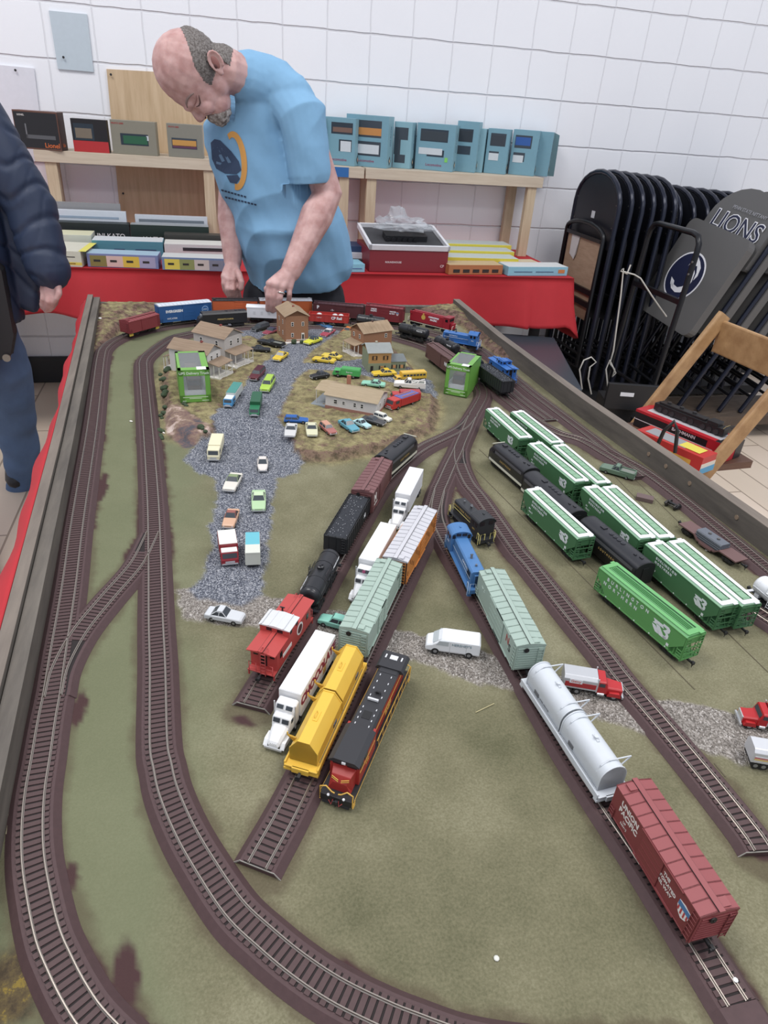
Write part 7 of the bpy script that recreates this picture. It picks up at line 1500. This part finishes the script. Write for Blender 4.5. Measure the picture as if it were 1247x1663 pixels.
# local: x = width (towards camera), y = up-facing side: dx direction
M_ = o.matrix_basis.inverted() if False else None
A0 = Vector((1.749, 2.100, .794)); org = Vector((1.75, 1.90, 0)); Rz = Matrix.Rotation(-math.atan2(wx.y, wx.x), 3, 'Z')
loc = lambda v: Rz @ (Vector(v)-org)
def slat(name, pts, w, th, m, up=Vector((0, 0, 1))):
    p, q = loc(pts[0]), loc(pts[1]); d = (q-p).normalized(); s = d.cross(loc(up+org)).normalized(); u_ = s.cross(d).normalized(); b = MB(m)
    f = lambda c: [c+s*th/2+u_*w/2, c-s*th/2+u_*w/2, c-s*th/2-u_*w/2, c+s*th/2-u_*w/2]; b.loft([f(p), f(q)]); return b.build(name, o, 1, bevel=.006)
for wv_ in (0, .385):
    a = A0+wx*wv_; slat('leg', (a+Vector((0, 0, .03)), a+dx*.50+Vector((0, 0, -.794))), .05, .022, WD, Vector((1, 0, 0)))
    a2 = A0+wx*(wv_+(.03 if wv_ == 0 else -.03)); slat('rear_leg', (a2+dx*.40+Vector((0, 0, -.38)), a2-dx*.06+Vector((0, 0, -.794))), .045, .02, WD, Vector((1, 0, 0)))
slat('backrest', (A0+Vector((0, 0, -.045)), A0+wx*.385+Vector((0, 0, -.045))), .115, .016, WD)
slat('lower_rail', (A0+dx*.43+Vector((0, 0, -.69)), A0+wx*.385+dx*.43+Vector((0, 0, -.69))), .04, .018, WD)
b = MB(WD2); c0_ = [A0+wx*(.01)+dx*.05, A0+wx*.375+dx*.05, A0+wx*.375+dx*.45, A0+wx*.01+dx*.45]; pts = [loc((v.x, v.y, .412)) for v in c0_]; pt2 = [loc((v.x, v.y, .436)) for v in c0_]; b.loft([pts, pt2]); b.build('seat', o, 1, bevel=.006)
def chairbox(name, label, c, L, W, H, z, ang, col, strips=(), **k):
    """long box: c = photo point of centre of the top"""
    p = zp(*c, z+H*.001); o = thing(name, label, 'model box', (p.x, p.y, z), ang); b = MB(mat(col, .4)); b.box(-L/2, L/2, -W/2, W/2, 0, H); b.build('carton', o, bevel=1)
    for cc, (x0, x1, y0, y1, z0, z1) in strips: q = MB(mat(cc, .4)); q.box(x0*L, x1*L, y0*W, y1*W, z0*H, z1*H); q.build('printed_panel', o)
    return o, p
ang = math.atan2(-.349, .147)
o, p = chairbox('locomotive_box', 'long red and black box with black locomotive lying on top, on the wooden chair', (1118, 688), 352, 105, 62, .4375, ang, (34, 30, 34), [((196, 30, 42), (-.505, .38, -.508, .505, .86, 1.008)), ((214, 200, 204), (-.505, .38, -.509, -.5, .42, .46)), ((196, 30, 42), (.31, .505, -.506, .4, .0, .99)), ((190, 186, 190), (-.42, .4, -.3, .34, 1.0, 1.02)), ((36, 32, 36), (.5, .508, .1, .51, 0, 1.0))])
text(o, 'BACHMANN', 16, mat((220, 200, 205), .5), (20, -53.4, 44), '-y', bold=.3)
t = thing('black_locomotive', 'black model locomotive lying on the red and black box', 'locomotive', (p.x+.004, p.y+.005, .4375+.0635), ang); b = MB(mat((30, 30, 32), .45)); b.box(-135, 135, -17, 17, 4, 30); b.box(-120, 60, -14, 14, 30, 38); b.box(70, 110, -19, 19, 30, 42); b.build('carbody', t, bevel=1.5)
b = MB(mat((44, 44, 46), .5)); [b.tube([(x, -20, 12), (x, -17, 12)], 9, 14) for x in (-110, -85, -60, -10, 15, 60, 85, 110)]; [b.tube([(x, 0, 38), (x, 0, 44)], 7, 12) for x in (-90, -40, 10)]; b.build('wheel', t); b = MB(mat((170, 150, 90), .4)); b.tube([(130, -16, 30), (136, -16, 40), (136, 10, 40)], 1, 5); b.build('handrail', t)
o, p = chairbox('train_set_box', 'red and yellow toy train box in front of the black and red box', (1098, 716), 250, 80, 58, .4375, ang, (200, 44, 40), [((150, 152, 156), (-.4, .2, -.35, .35, 1.0, 1.02)), ((226, 206, 70), (.1, .4, -.3, .3, 1.02, 1.03)), ((220, 160, 60), (-.5, .35, -.506, -.5, .25, .6)), ((214, 206, 190), (.5, .506, -.5, .5, .0, .6)), ((58, 150, 196), (.505, .51, -.5, .5, .0, .35))])
b = MB(mat((32, 32, 34), .4)); C = [zp(1066, 726, .499), zp(1078, 700, .56), zp(1095, 684, .60), zp(1100, 700, .57), zp(1096, 735, .4985)]; b.tube([tuple(v) for v in C], .006, 8); tag(b.build('cable', scale=1), 'bent black cable looping over the red train box', 'cable')
# ================================================================= PEOPLE
class Blob:
    def __init__(s): s.mb = MB(); s.mb.mats = []
    def limb(s, pts, n=14):
        """pts: (Vector, radius) chain with round ends"""
        P = [Vector(p) for p, r in pts]; R = [r for p, r in pts]
        s.mb.tube([tuple(p) for p in P], R, n)
        for p, r in ((P[0], R[0]), (P[-1], R[-1])): s.mb.sph(tuple(p), r, 12, 8)
        return s
    def ball(s, c, r, M=None):
        old = s.mb.T; s.mb.T = M; s.mb.sph(tuple(c), r, 18, 12); s.mb.T = old; return s
    def loft(s, rings): s.mb.loft(rings); return s
    def bake(s, voxel, smooth=3, name='body'):
        me = bpy.data.meshes.new('tmp'); me.from_pydata(s.mb.v, [], s.mb.f)
        bm = bmesh.new(); bm.from_mesh(me); bmesh.ops.recalc_face_normals(bm, faces=bm.faces); bm.to_mesh(me); bm.free()
        o = bpy.data.objects.new('tmp', me); COL.objects.link(o)
        r = o.modifiers.new('r', 'REMESH'); r.mode = 'VOXEL'; r.voxel_size = voxel; r.use_smooth_shade = True
        if smooth: q = o.modifiers.new('s', 'SMOOTH'); q.iterations = smooth; q.factor = .5
        dg = bpy.context.evaluated_depsgraph_get(); out = bpy.data.meshes.new_from_object(o.evaluated_get(dg)); bpy.data.objects.remove(o)
        for p in out.polygons: p.use_smooth = True
        return out
def obj(name, me, m, parent=None):
    me.materials.clear(); me.materials.append(m); o = bpy.data.objects.new(name, me); COL.objects.link(o)
    if parent: o.parent = parent
    return o
def skin_mat(col, col2):
    m = bpy.data.materials.new('skin'); m.use_nodes = True; nt = m.node_tree; b = nt.nodes['Principled BSDF']; b.inputs['Roughness'].default_value = .48
    b.inputs['Subsurface Weight'].default_value = .08; b.inputs['Subsurface Scale'].default_value = .01
    g = nt.nodes.new('ShaderNodeNewGeometry'); n = nt.nodes.new('ShaderNodeTexNoise'); n.inputs['Scale'].default_value = 26; n.inputs['Detail'].default_value = 6; nt.links.new(g.outputs['Position'], n.inputs['Vector'])
    r = nt.nodes.new('ShaderNodeValToRGB'); r.color_ramp.elements[0].position = .36; r.color_ramp.elements[1].position = .64; r.color_ramp.elements[0].color = lin(col); r.color_ramp.elements[1].color = lin(col2)
    nt.links.new(n.outputs['Fac'], r.inputs[0]); nt.links.new(r.outputs[0], b.inputs['Base Color'])
    bp = nt.nodes.new('ShaderNodeBump'); bp.inputs['Strength'].default_value = .12; bp.inputs['Distance'].default_value = .002; n2 = nt.nodes.new('ShaderNodeTexNoise'); n2.inputs['Scale'].default_value = 260; nt.links.new(g.outputs['Position'], n2.inputs['Vector']); nt.links.new(n2.outputs['Fac'], bp.inputs['Height']); nt.links.new(bp.outputs['Normal'], b.inputs['Normal'])
    return m
SKIN = skin_mat((180, 130, 124), (208, 164, 158))
VD = ray(308, 118).normalized(); CL_ = -VD     # towards the camera
VR = (CR - VD*CR.dot(VD)).normalized(); VU = VR.cross(VD)
# ---- head frame
HF = (-.44*VR - .90*VU + .06*CL_).normalized(); HU = (-.90*VR + .44*VU + .12*CL_); HU = (HU - HF*HU.dot(HF)).normalized(); HL = HU.cross(HF)
HC = yp(308, 118, 2.30)
def hp(x, y, z): return HC + HF*x + HL*y + HU*z
HM = Matrix(((HF.x, HL.x, HU.x, HC.x), (HF.y, HL.y, HU.y, HC.y), (HF.z, HL.z, HU.z, HC.z), (0, 0, 0, 1)))
B = Blob()
B.ball((-.008, 0, .010), (.090, .074, .092), HM); B.ball((.016, 0, -.004), (.070, .066, .076), HM); B.ball((.030, 0, -.045), (.054, .056, .062), HM)
B.ball((.036, 0, -.092), (.044, .046, .036), HM); B.ball((.062, 0, -.110), (.021, .025, .018), HM); B.ball((-.004, 0, -.072), (.046, .056, .042), HM)
B.limb([(hp(.070, -.034, -.020), .011), (hp(.080, -.012, -.021), .012), (hp(.080, .012, -.021), .012), (hp(.070, .034, -.020), .011)], 10)   # brow
B.limb([(hp(.076, 0, -.030), .009), (hp(.087, 0, -.045), .0105), (hp(.091, 0, -.058), .0130)], 10)
for s in (-1, 1):
    B.ball((.083, s*.012, -.064), (.012, .009, .009), HM); B.ball((.058, s*.036, -.062), (.022, .020, .020), HM)
    B.ball((.062, s*.030, -.040), (.014, .015, .011), HM)
    e = HM @ Matrix.Translation((-.049, s*.074, -.046)) @ Matrix.Rotation(math.radians(-32), 4, 'Y') @ Matrix.Rotation(s*math.radians(-16), 4, 'Z')
    B.ball((0, 0, 0), (.015, .006, .027), e); B.ball((.004, 0, -.023), (.009, .006, .011), e)
    B.mb.T = e; B.mb.tube([(.0165*math.cos(t)-.001, s*.005, .026*math.sin(t)+.002) for t in [math.radians(a) for a in range(-60, 236, 22)]], .0036, 8); B.mb.T = None
B.ball((.066, 0, -.092), (.018, .024, .008), HM)
NB = yp(424, 138, 2.40)
B.limb([(hp(-.030, 0, -.035), .054), (hp(-.050, 0, -.085), .056), (NB, .053)])
# ---- arms and hands
def arm(sh, el, wr, r=(.047, .047, .050, .031)):
    m1 = el.lerp(wr, .28); B.limb([(sh, r[0]), (sh.lerp(el, .5), r[0]*.98), (el, r[1]), (m1, r[2]), (el.lerp(wr, .7), r[3]*1.22), (wr, r[3])])
Lsh, Lel, Lwr = yp(492, 190, 2.285), yp(531, 314, 2.265), yp(472, 441, 2.150)
arm(Lsh, Lel, Lwr)
Rsh, Rel, Rwr = yp(394, 190, 2.49), yp(376, 330, 2.47), yp(378, 425, 2.385)
arm(Rsh, Rel, Rwr, (.052, .044, .046, .029))
B.limb([(Lsh, .045), (yp(440, 176, 2.40), .06), (Rsh, .045)])
def fing(pts, r0=.0092, r1=.0075): 
    n = len(pts); B.limb([(p, r0+(r1-r0)*i/(n-1)) for i, p in enumerate(pts)], 10)
# left hand gripping the white car from above
mc = [yp(438, 461, 2.118), yp(447, 463, 2.112), yp(458, 466, 2.112), yp(470, 466, 2.122)]
for q, r in zip(mc, (.013, .014, .0135, .012)): B.limb([(Lwr.lerp(mc[1], .12), .025), (q, r)])
tips = [[yp(435, 480, 2.108), yp(435, 494, 2.112), yp(434.5, 503, 2.118)], [yp(444, 482, 2.100), yp(443, 496, 2.105), yp(443, 505, 2.114)], [yp(455, 484, 2.100), yp(452, 496, 2.108), yp(450, 503, 2.116)], [yp(470, 478, 2.112), yp(469, 488, 2.122), yp(467, 494, 2.132)]]
for q, tp in zip(mc, tips): fing([q]+tp)
fing([Lwr.lerp(mc[0], .35)+Vector((0, .02, -.005)), yp(433, 470, 2.165), yp(436, 484, 2.185), yp(441, 491, 2.175)], .0125, .0095)
# right hand relaxed
mr = [yp(386, 452, 2.345), yp(378, 455, 2.335), yp(370, 454, 2.335), yp(364, 449, 2.345)]
for q in mr: B.limb([(Rwr.lerp(mr[1], .15), .024), (q, .012)])
for q, tp in zip(mr, ([yp(386, 466, 2.33), yp(388, 478, 2.345), yp(390, 484, 2.36)], [yp(378, 470, 2.32), yp(380, 480, 2.335), yp(383, 487, 2.35)], [yp(369, 469, 2.32), yp(371, 480, 2.33), yp(375, 486, 2.345)], [yp(363, 461, 2.335), yp(365, 471, 2.34), yp(369, 478, 2.35)])): fing([q]+tp)
fing([Rwr.lerp(mr[0], .3), yp(388, 446, 2.33), yp(392, 458, 2.315), yp(391, 468, 2.315)], .0125, .0095)
# trunk and legs (inside the clothes)
hip = yp(478, 470, 2.46)
B.limb([(yp(432, 205, 2.42), .095), (yp(450, 330, 2.42), .105), (hip, .11)])
for s, fx in ((-1, .17), (1, .42)): B.limb([(hip+Vector((s*.08, 0, -.02)), .075), (Vector((fx, 2.47, .45)), .052), (Vector((fx, 2.50, .10)), .038)])
me_ = B.bake(.0034, 4)
man = obj('person', me_, SKIN); tag(man, 'man in light blue T-shirt bending over the layout and setting a white car down', 'person')
# hair and beard: shells lifted off the scalp
bvh = BVHTree.FromPolygons([v.co.copy() for v in me_.vertices], [tuple(p.vertices) for p in me_.polygons])
HI = HM.inverted()
def onface(x, z, s, off=.0006):
    h = bvh.ray_cast(hp(x, s*.2, z), -HL*s); return tuple(h[0]+h[1]*off) if h[0] is not None else tuple(hp(x, s*.05, z))
def facecurve(name, pts, r, m):
    for s in (-1, 1): b = MB(m); b.smooth = True; b.tube([onface(x, z, s) for x, z in pts], r, 7); b.build(name, man, 1)
facecurve('eyelid_line', [(.071, -.036), (.065, -.041), (.057, -.041), (.049, -.036), (.042, -.031)], [.0008, .0018, .002, .0014, .0006], mat((84, 54, 52), .5))
facecurve('eyelid_fold', [(.072, -.029), (.064, -.031), (.054, -.029), (.046, -.025)], [.0006, .0012, .0012, .0006], mat((150, 100, 96), .6))
facecurve('eyebrow', [(.083, -.016), (.075, -.010), (.064, -.007), (.052, -.011), (.044, -.017)], [.0016, .0030, .0032, .0026, .0012], mat((140, 116, 110), .9))
facecurve('nostril', [(.087, -.070), (.083, -.070)], [.0022, .0022], mat((90, 48, 46), .7))
facecurve('cheek_crease', [(.076, -.062), (.068, -.072), (.062, -.084)], [.0006, .0012, .0008], mat((150, 98, 94), .7))
for s in (-1, 1):
    e = HM @ Matrix.Translation((-.049, s*.074, -.046)) @ Matrix.Rotation(math.radians(-32), 4, 'Y') @ Matrix.Rotation(s*math.radians(-16), 4, 'Z'); b = MB(mat((150, 94, 88), .6)); b.smooth = True; b.T = e; b.sph((.001, s*.0052, .001), (.0085, .003, .016), 14, 8); b.mat(mat((88, 46, 44), .7)); b.sph((.006, s*.0072, -.006), (.004, .002, .006), 10, 6); b.build('inner_ear', man, 1)
def shell(name, test, off, col, col2, nscale=240):
    bm = bmesh.new(); vm = {}
    for p in me_.polygons:
        c = HI @ p.center
        if c.length > .2: continue
        w = test(c)
        if w <= 0: continue
        vs = []
        for i in p.vertices:
            if i not in vm:
                v = me_.vertices[i]; l = HI @ v.co; k = max(0, min(1, test(l))); n = mnoise.noise(v.co*190)*.35+1
                vm[i] = bm.verts.new(v.co + v.normal*(off*k*n+.0003))
            vs.append(vm[i])
        bm.faces.new(vs)
    me2 = bpy.data.meshes.new(name); bm.to_mesh(me2); bm.free()
    for q in me2.polygons: q.use_smooth = True
    m = bpy.data.materials.new('hair_strands'); m.use_nodes = True; nt = m.node_tree; b = nt.nodes['Principled BSDF']; b.inputs['Roughness'].default_value = .8
    g = nt.nodes.new('ShaderNodeNewGeometry'); n = nt.nodes.new('ShaderNodeTexNoise'); n.inputs['Scale'].default_value = nscale; n.inputs['Detail'].default_value = 5; nt.links.new(g.outputs['Position'], n.inputs['Vector'])
    r = nt.nodes.new('ShaderNodeValToRGB'); r.color_ramp.elements[0].position = .38; r.color_ramp.elements[1].position = .62; r.color_ramp.elements[0].color = lin(col); r.color_ramp.elements[1].color = lin(col2)
    nt.links.new(n.outputs['Fac'], r.inputs[0]); nt.links.new(r.outputs[0], b.inputs['Base Color']); me2.materials.append(m)
    o = bpy.data.objects.new(name, me2); COL.objects.link(o); o.parent = man; return o
def hair_t(c):
    xb = -.040-1.35*(c.z-.02) if c.z > .0 else (-.013-.9*c.z*.6 if c.z > -.03 else .006)          # front line, falls back as it rises
    k = min(1, (xb-c.x)*45); k = min(k, (c.z+.055+(.03 if c.x < -.06 else 0))*50)
    if abs(c.y) > .0735: return -1
    if abs(c.y) > .062 and -.062 < c.x < -.036 and -.07 < c.z < -.028: return -1       # ear
    return k*(1 if abs(c.y) > .02 or c.x < -.05 else .6)
shell('hair', hair_t, .006, (88, 80, 76), (128, 122, 118))
def beard_t(c):
    k = 1-((c.x-.062)/.040)**2-((abs(c.y))/.040)**2-((c.z+.108)/.034)**2
    m = 1-((c.x-.082)/.03)**2-((abs(c.y))/.030)**2-((c.z+.086)/.010)**2
    return max(k, m)*2.5
shell('beard', beard_t, .007, (104, 90, 84), (176, 168, 162), 90)
# ring
ctr = tips[2][0].lerp(mc[2], .45); ax = (tips[2][0]-mc[2]).normalized(); a1 = ax.cross(Vector((1, 0, 0))).normalized(); a2 = ax.cross(a1)
b = MB(mat((226, 226, 220), .15, .9)); b.tube([tuple(ctr+(a1*math.cos(t)+a2*math.sin(t))*.0102) for t in [2*PI*i/20 for i in range(21)]], .0022, 8, close=False); b.build('ring', man, 1)
# ---- T-shirt
D_ = Vector((CF.x, CF.y, 0)).normalized(); Rh = Vector((CR.x, CR.y, CR.z)).normalized()
def ring(cx, cy, Y, hw, dp, tilt=0, n=28, sq=1.0):
    c = yp(cx, cy, Y); a = yp(cx+hw, cy, Y); w = (a-c).length; out = []
    up = Vector((0, 0, 1))
    for k in range(n):
        t = 2*PI*k/n; out.append(tuple(c + Rh*w*math.cos(t) + (D_*math.cos(tilt)+up*math.sin(tilt))*dp*math.sin(t)))
    return out
S = Blob()
ST = [(486, 452, 2.44, 80, .135), (486, 425, 2.43, 88, .142), (480, 392, 2.42, 90, .148), (466, 350, 2.40, 91, .148), (448, 310, 2.41, 88, .142), (436, 270, 2.415, 90, .134), (426, 232, 2.42, 93, .124), (423, 200, 2.42, 91, .116), (430, 170, 2.41, 74, .108), (430, 142, 2.40, 58, .096), (422, 120, 2.39, 43, .08), (407, 106, 2.38, 26, .062)]
S.loft([ring(*s, tilt=.25) for s in ST])
S.limb([(yp(470, 165, 2.34), .07), (yp(490, 190, 2.28), .074), (yp(500, 240, 2.27), .070), (yp(505, 286, 2.265), .067)], 20)
S.limb([(yp(397, 128, 2.36), .070), (yp(430, 142, 2.38), .084)], 20)
S.limb([(yp(406, 113, 2.37), .05), (yp(450, 134, 2.36), .064), (yp(482, 164, 2.32), .066)], 20)
S.limb([(yp(394, 176, 2.48), .062), (yp(390, 220, 2.50), .062), (yp(384, 282, 2.50), .06)], 18)
S.limb([(yp(466, 165, 2.34), .06), (yp(425, 155, 2.39), .075), (yp(388, 176, 2.46), .06)])
sm_ = S.bake(.0045, 5)
hemc = yp(506, 297, 2.265); axs = (hemc-yp(501, 240, 2.27)).normalized()
ncp = yp(385, 126, 2.36); ncn = (-.97*CR+.10*CU-.12*CF).normalized()
def vn_(me): return [(v, v.co.copy(), v.normal.copy()) for v in me.vertices]
for v, c, vn in vn_(sm_):           # cloth folds, and a flat cut at the near sleeve hem
    h = c.z
    w = mnoise.noise(Vector((c.x*5, c.y*5, c.z*9)))*.012 + mnoise.noise(Vector((c.x*14+c.z*11, c.y*14, c.z*7)))*.006
    kn = max(0, min(1, ((c-ncp).length-.07)/.12)); w *= kn; w += kn*(.5-abs(math.sin(c.z*26-c.x*15+c.y*12+mnoise.noise(c*4)*4)))*.007*max(0, min(1, mnoise.noise(c*3+Vector((3, 1, 7)))*3+.4))
    fold = math.sin((c.z*34+c.x*30)+mnoise.noise(c*6)*3)*.0032*max(0, min(1, (1.24-h)*4)); c = c + vn*(w+fold)
    q = (c-ncp).dot(ncn)
    if q > 0 and (c-ncp).length < .112: c = c - ncn*q
    q = (c-hemc).dot(axs)
    if q > 0 and (c-hemc).length < .09: c = c - axs*q
    v.co = c
SHIRT = mat((118, 168, 206), .85, noise=.06, nscale=60, bump=.15)
shirt = obj('t_shirt', sm_, SHIRT, man)
tb = BVHTree.FromPolygons([v.co.copy() for v in sm_.vertices], [tuple(p.vertices) for p in sm_.polygons])
b = MB(mat((26, 28, 34), .8)); P = [yp(x, y, Y) for x, y, Y in ((377, 92, 2.41), (383, 88, 2.415), (389, 87, 2.41), (394, 90, 2.40))]; b.tube([tuple(p) for p in P], .007, 8); b.build('collar_lining', man, 1)
def decal(name, m, polys, seg=3):
    """print lying on the shirt: photo outlines carried onto the cloth"""
    bm = bmesh.new()
    for poly in polys:
        f = bm.faces.new([bm.verts.new((x, y, 0)) for x, y in poly]); bmesh.ops.triangulate(bm, faces=[f])
    for _ in range(seg): bmesh.ops.subdivide_edges(bm, edges=[e for e in bm.edges if e.calc_length() > 3], cuts=1, use_grid_fill=True); bmesh.ops.triangulate(bm, faces=bm.faces[:])
    bad = []
    for v in bm.verts:
        d = ray(v.co.x, v.co.y).normalized(); h = tb.ray_cast(CAMP, d)
        if h[0] is None: bad.append(v)
        else: v.co = h[0]+h[1]*(.0014 if h[1].dot(d) < 0 else -.0014)
    bmesh.ops.delete(bm, geom=bad, context='VERTS'); me2 = bpy.data.meshes.new(name); bm.to_mesh(me2); bm.free(); me2.materials.append(m); o = bpy.data.objects.new(name, me2); COL.objects.link(o); o.parent = man
    s_ = o.modifiers.new('t', 'SOLIDIFY'); s_.thickness = .0006; return o
def ell(cx, cy, rx, ry, a0, a1, n=22, rot=0): return [(cx+rx*math.cos(math.radians(a))*math.cos(rot)-ry*math.sin(math.radians(a))*math.sin(rot), cy+rx*math.cos(math.radians(a))*math.sin(rot)+ry*math.sin(math.radians(a))*math.cos(rot)) for a in [a0+(a1-a0)*i/n for i in range(n+1)]]
rt = -.10
o1 = ell(382, 261, 19, 48, -115, 105, 24, rt); i1 = ell(381, 261, 11, 38, 105, -115, 24, rt)
quads = [[o1[i], o1[i+1], i1[23-i], i1[24-i]] for i in range(24)]
decal('shirt_print', mat((214, 148, 66), .8), quads, 1)
decal('shirt_print', mat((52, 70, 100), .8), [[(343, 232), (349, 226), (358, 228), (366, 236), (376, 246), (388, 262), (392, 276), (384, 283), (366, 282), (352, 274), (345, 258)], [(368, 285), (386, 284), (390, 290), (384, 298), (374, 296)]], 2)
decal('shirt_print', mat((96, 128, 160), .8), [[(350, 240), (354, 239), (366, 262), (361, 263)], [(360, 240), (364, 243), (376, 264), (371, 265)], [(352, 262), (384, 272), (384, 275), (352, 266)]], 1)
decal('shirt_print', mat((40, 56, 84), .8), [[(360+i*5.2, 307+i*1.5), (363.5+i*5.2, 308+i*1.5), (363.5+i*5.2, 310.6+i*1.5), (360+i*5.2, 309.6+i*1.5)] for i in range(8)]+[[(366+i*5.2, 318.5+i*1.3), (369.6+i*5.2, 319.4+i*1.3), (369.6+i*5.2, 322+i*1.3), (366+i*5.2, 321+i*1.3)] for i in range(10)], 1)
# ---- jeans, belt line, shoes
J = Blob()
J.loft([ring(478, 500, 2.47, 62, .12), ring(480, 470, 2.465, 70, .13), ring(482, 440, 2.455, 72, .13)])
for s, fx in ((-1, .17), (1, .42)): J.limb([(hip+Vector((s*.085, 0, -.03)), .095), (Vector((fx, 2.47, .45)), .072), (Vector((fx, 2.50, .06)), .062)])
jm = J.bake(.007, 3)
obj('jeans', jm, mat((34, 36, 44), .85, noise=.2, nscale=40), man)
for fx in (.17, .42): b = MB(mat((40, 38, 38), .5)); b.smooth = True; b.sph((fx, 2.45, .045), (.05, .13, .045), 16, 10); b.build('shoe', man, 1)

# ---- person at the left edge in a navy quilted jacket
B = Blob()
K = Vector((-.80, 2.40, 0)); 
B.limb([(K+Vector((0, 0, .95)), .13), (K+Vector((0, 0, 1.2)), .14), (K+Vector((0, -.01, 1.36)), .13)]); B.limb([(K+Vector((0, -.01, 1.38)), .06), (K+Vector((.01, -.03, 1.52)), .055)])
B.ball((-.78, 2.365, 1.63), (.078, .098, .115)); B.ball((-.78, 2.30, 1.58), (.05, .05, .06)); B.limb([((-.78, 2.275, 1.63), .010), ((-.78, 2.258, 1.60), .014)], 8)
for s in (-1, 1): B.ball((-.78+s*.08, 2.38, 1.62), (.008, .018, .03))
s2, e2, w2 = Vector((-.655, 2.40, 1.34)), yp(52, 335, 2.38), yp(80, 452, 2.33)
B.limb([(s2, .055), (e2, .045), (w2, .031)])
mk = [yp(90, 470, 2.315), yp(84, 474, 2.31), yp(77, 475, 2.31), yp(71, 472, 2.32)]
for q in mk: B.limb([(w2, .025), (q, .0125)])
for q, tp in zip(mk, ([yp(93, 483, 2.30), yp(90, 493, 2.31), yp(86, 497, 2.325)], [yp(88, 489, 2.295), yp(85, 500, 2.31), yp(81, 504, 2.325)], [yp(78, 490, 2.295), yp(76, 501, 2.31), yp(74, 505, 2.325)], [yp(69, 485, 2.31), yp(68, 494, 2.32), yp(68, 499, 2.33)])): fing([q]+tp)
fing([w2.lerp(mk[0], .4), yp(95, 466, 2.30), yp(96, 477, 2.29), yp(92, 484, 2.29)], .0125, .0095)
l2_, e3, w3 = Vector((-1.0, 2.40, 1.32)), Vector((-1.06, 2.36, 1.06)), Vector((-1.02, 2.24, .84))
B.limb([(l2_, .055), (e3, .045), (w3, .031)]); B.limb([(w3, .03), (w3+Vector((.01, -.03, -.08)), .03)])
for i in range(4): a = w3+Vector((.022-.016*i, -.03, -.09)); fing([a, a+Vector((0, -.012, -.035)), a+Vector((0, .0, -.06))])
fing([w3+Vector((.03, -.03, -.05)), w3+Vector((.045, -.05, -.08)), w3+Vector((.04, -.06, -.10))], .0125, .0095)
B.limb([(K+Vector((.07, 0, .90)), .09), (yp(14, 620, 2.50), .05), (yp(40, 760, 2.60), .04)]); B.limb([(K+Vector((-.08, -.05, .88)), .09), (Vector((-.84, 2.12, .46)), .06), (Vector((-.78, 1.98, .12)), .045)])
pm = B.bake(.005, 3); per = obj('person', pm, SKIN); tag(per, 'person at the left edge in a navy quilted jacket and blue jeans, arm hanging', 'person')
J = Blob(); J.loft([[(K.x+.20*math.cos(t), K.y+.15*math.sin(t), z) for t in [2*PI*k/24 for k in range(24)]] for z in (.72, .84, 1.0, 1.2, 1.32)]); J.limb([((-.98, 2.40, 1.33), .08), (s2+Vector((-.02, 0, .0)), .078)])
J.limb([(s2, .078), (s2.lerp(e2, .5), .072), (e2, .066), (e2.lerp(w2, .5), .062), (yp(79, 436, 2.335), .058)], 20); J.limb([(l2_, .075), (e3, .066), (w3, .056)], 18)
pg = [(-12, 330), (60, 330), (61, 455), (57, 505), (35, 498), (13, 468), (-12, 400)]; J.loft([[tuple(yp(x, y, 2.385)) for x, y in pg], [tuple(yp(x, y, 2.385)+Vector((0, .06, 0))) for x, y in pg]])
jm = J.bake(.006, 3)
for v, c, vn in vn_(jm):
    n = mnoise.noise(Vector((c.x*10, c.y*10, c.z*6)))
    ridge = abs(math.sin((c.z*1.0+c.x*.45+c.y*.3)*36+n*2.4)); r2 = abs(math.sin((c.z*.8-c.x*.9)*26+n*3)); v.co = c+vn*(min(ridge, .55)*.011+min(r2, .4)*.004+n*.004)
obj('quilted_jacket', jm, mat((34, 48, 76), .55, noise=.12, nscale=30, bump=.2), per)
b = MB(mat((28, 27, 30), .6)); P = [yp(x, y, 2.30) for x, y in ((-30, 400), (2, 440), (22, 545), (16, 582), (-30, 590))]; b.loft([[tuple(p) for p in P], [tuple(p+Vector((0, .05, 0))) for p in P]]); b.build('bag_pouch', per, 1, bevel=.008)
b = MB(mat((130, 126, 120), .3, .8)); p = yp(11, 581, 2.295); b.tube([(p.x, p.y-.004, p.z), (p.x, p.y+.002, p.z)], .012, 14); b.build('snap_button', per, 1)
J = Blob(); J.limb([(K+Vector((.02, .02, .84)), .12), (yp(8, 600, 2.48), .085), (yp(26, 690, 2.56), .070), (yp(40, 770, 2.61), .060), (yp(34, 792, 2.62), .056)], 20); J.limb([(K+Vector((-.08, -.05, .84)), .12), (Vector((-.86, 2.12, .46)), .09), (Vector((-.80, 1.99, .10)), .075)], 20)
jm = J.bake(.006, 4)
for v, c, vn in vn_(jm): v.co = c+vn*(mnoise.noise(Vector((c.x*9, c.y*9, c.z*14)))*.010)
obj('jeans', jm, mat((74, 100, 138), .85, noise=.35, nscale=14), per)
p = yp(45, 790, 2.61); 
for q, r_ in ((Vector((p.x-.03, p.y+.08, .045)), .3), (Vector((-.765, 1.93, .05)), -.15)): b = MB(mat((32, 30, 34), .5)); b.smooth = True; b.sph(tuple(q), (.052, .15, .05), 16, 10); b.smooth = False; b.build('shoe', per, 1)
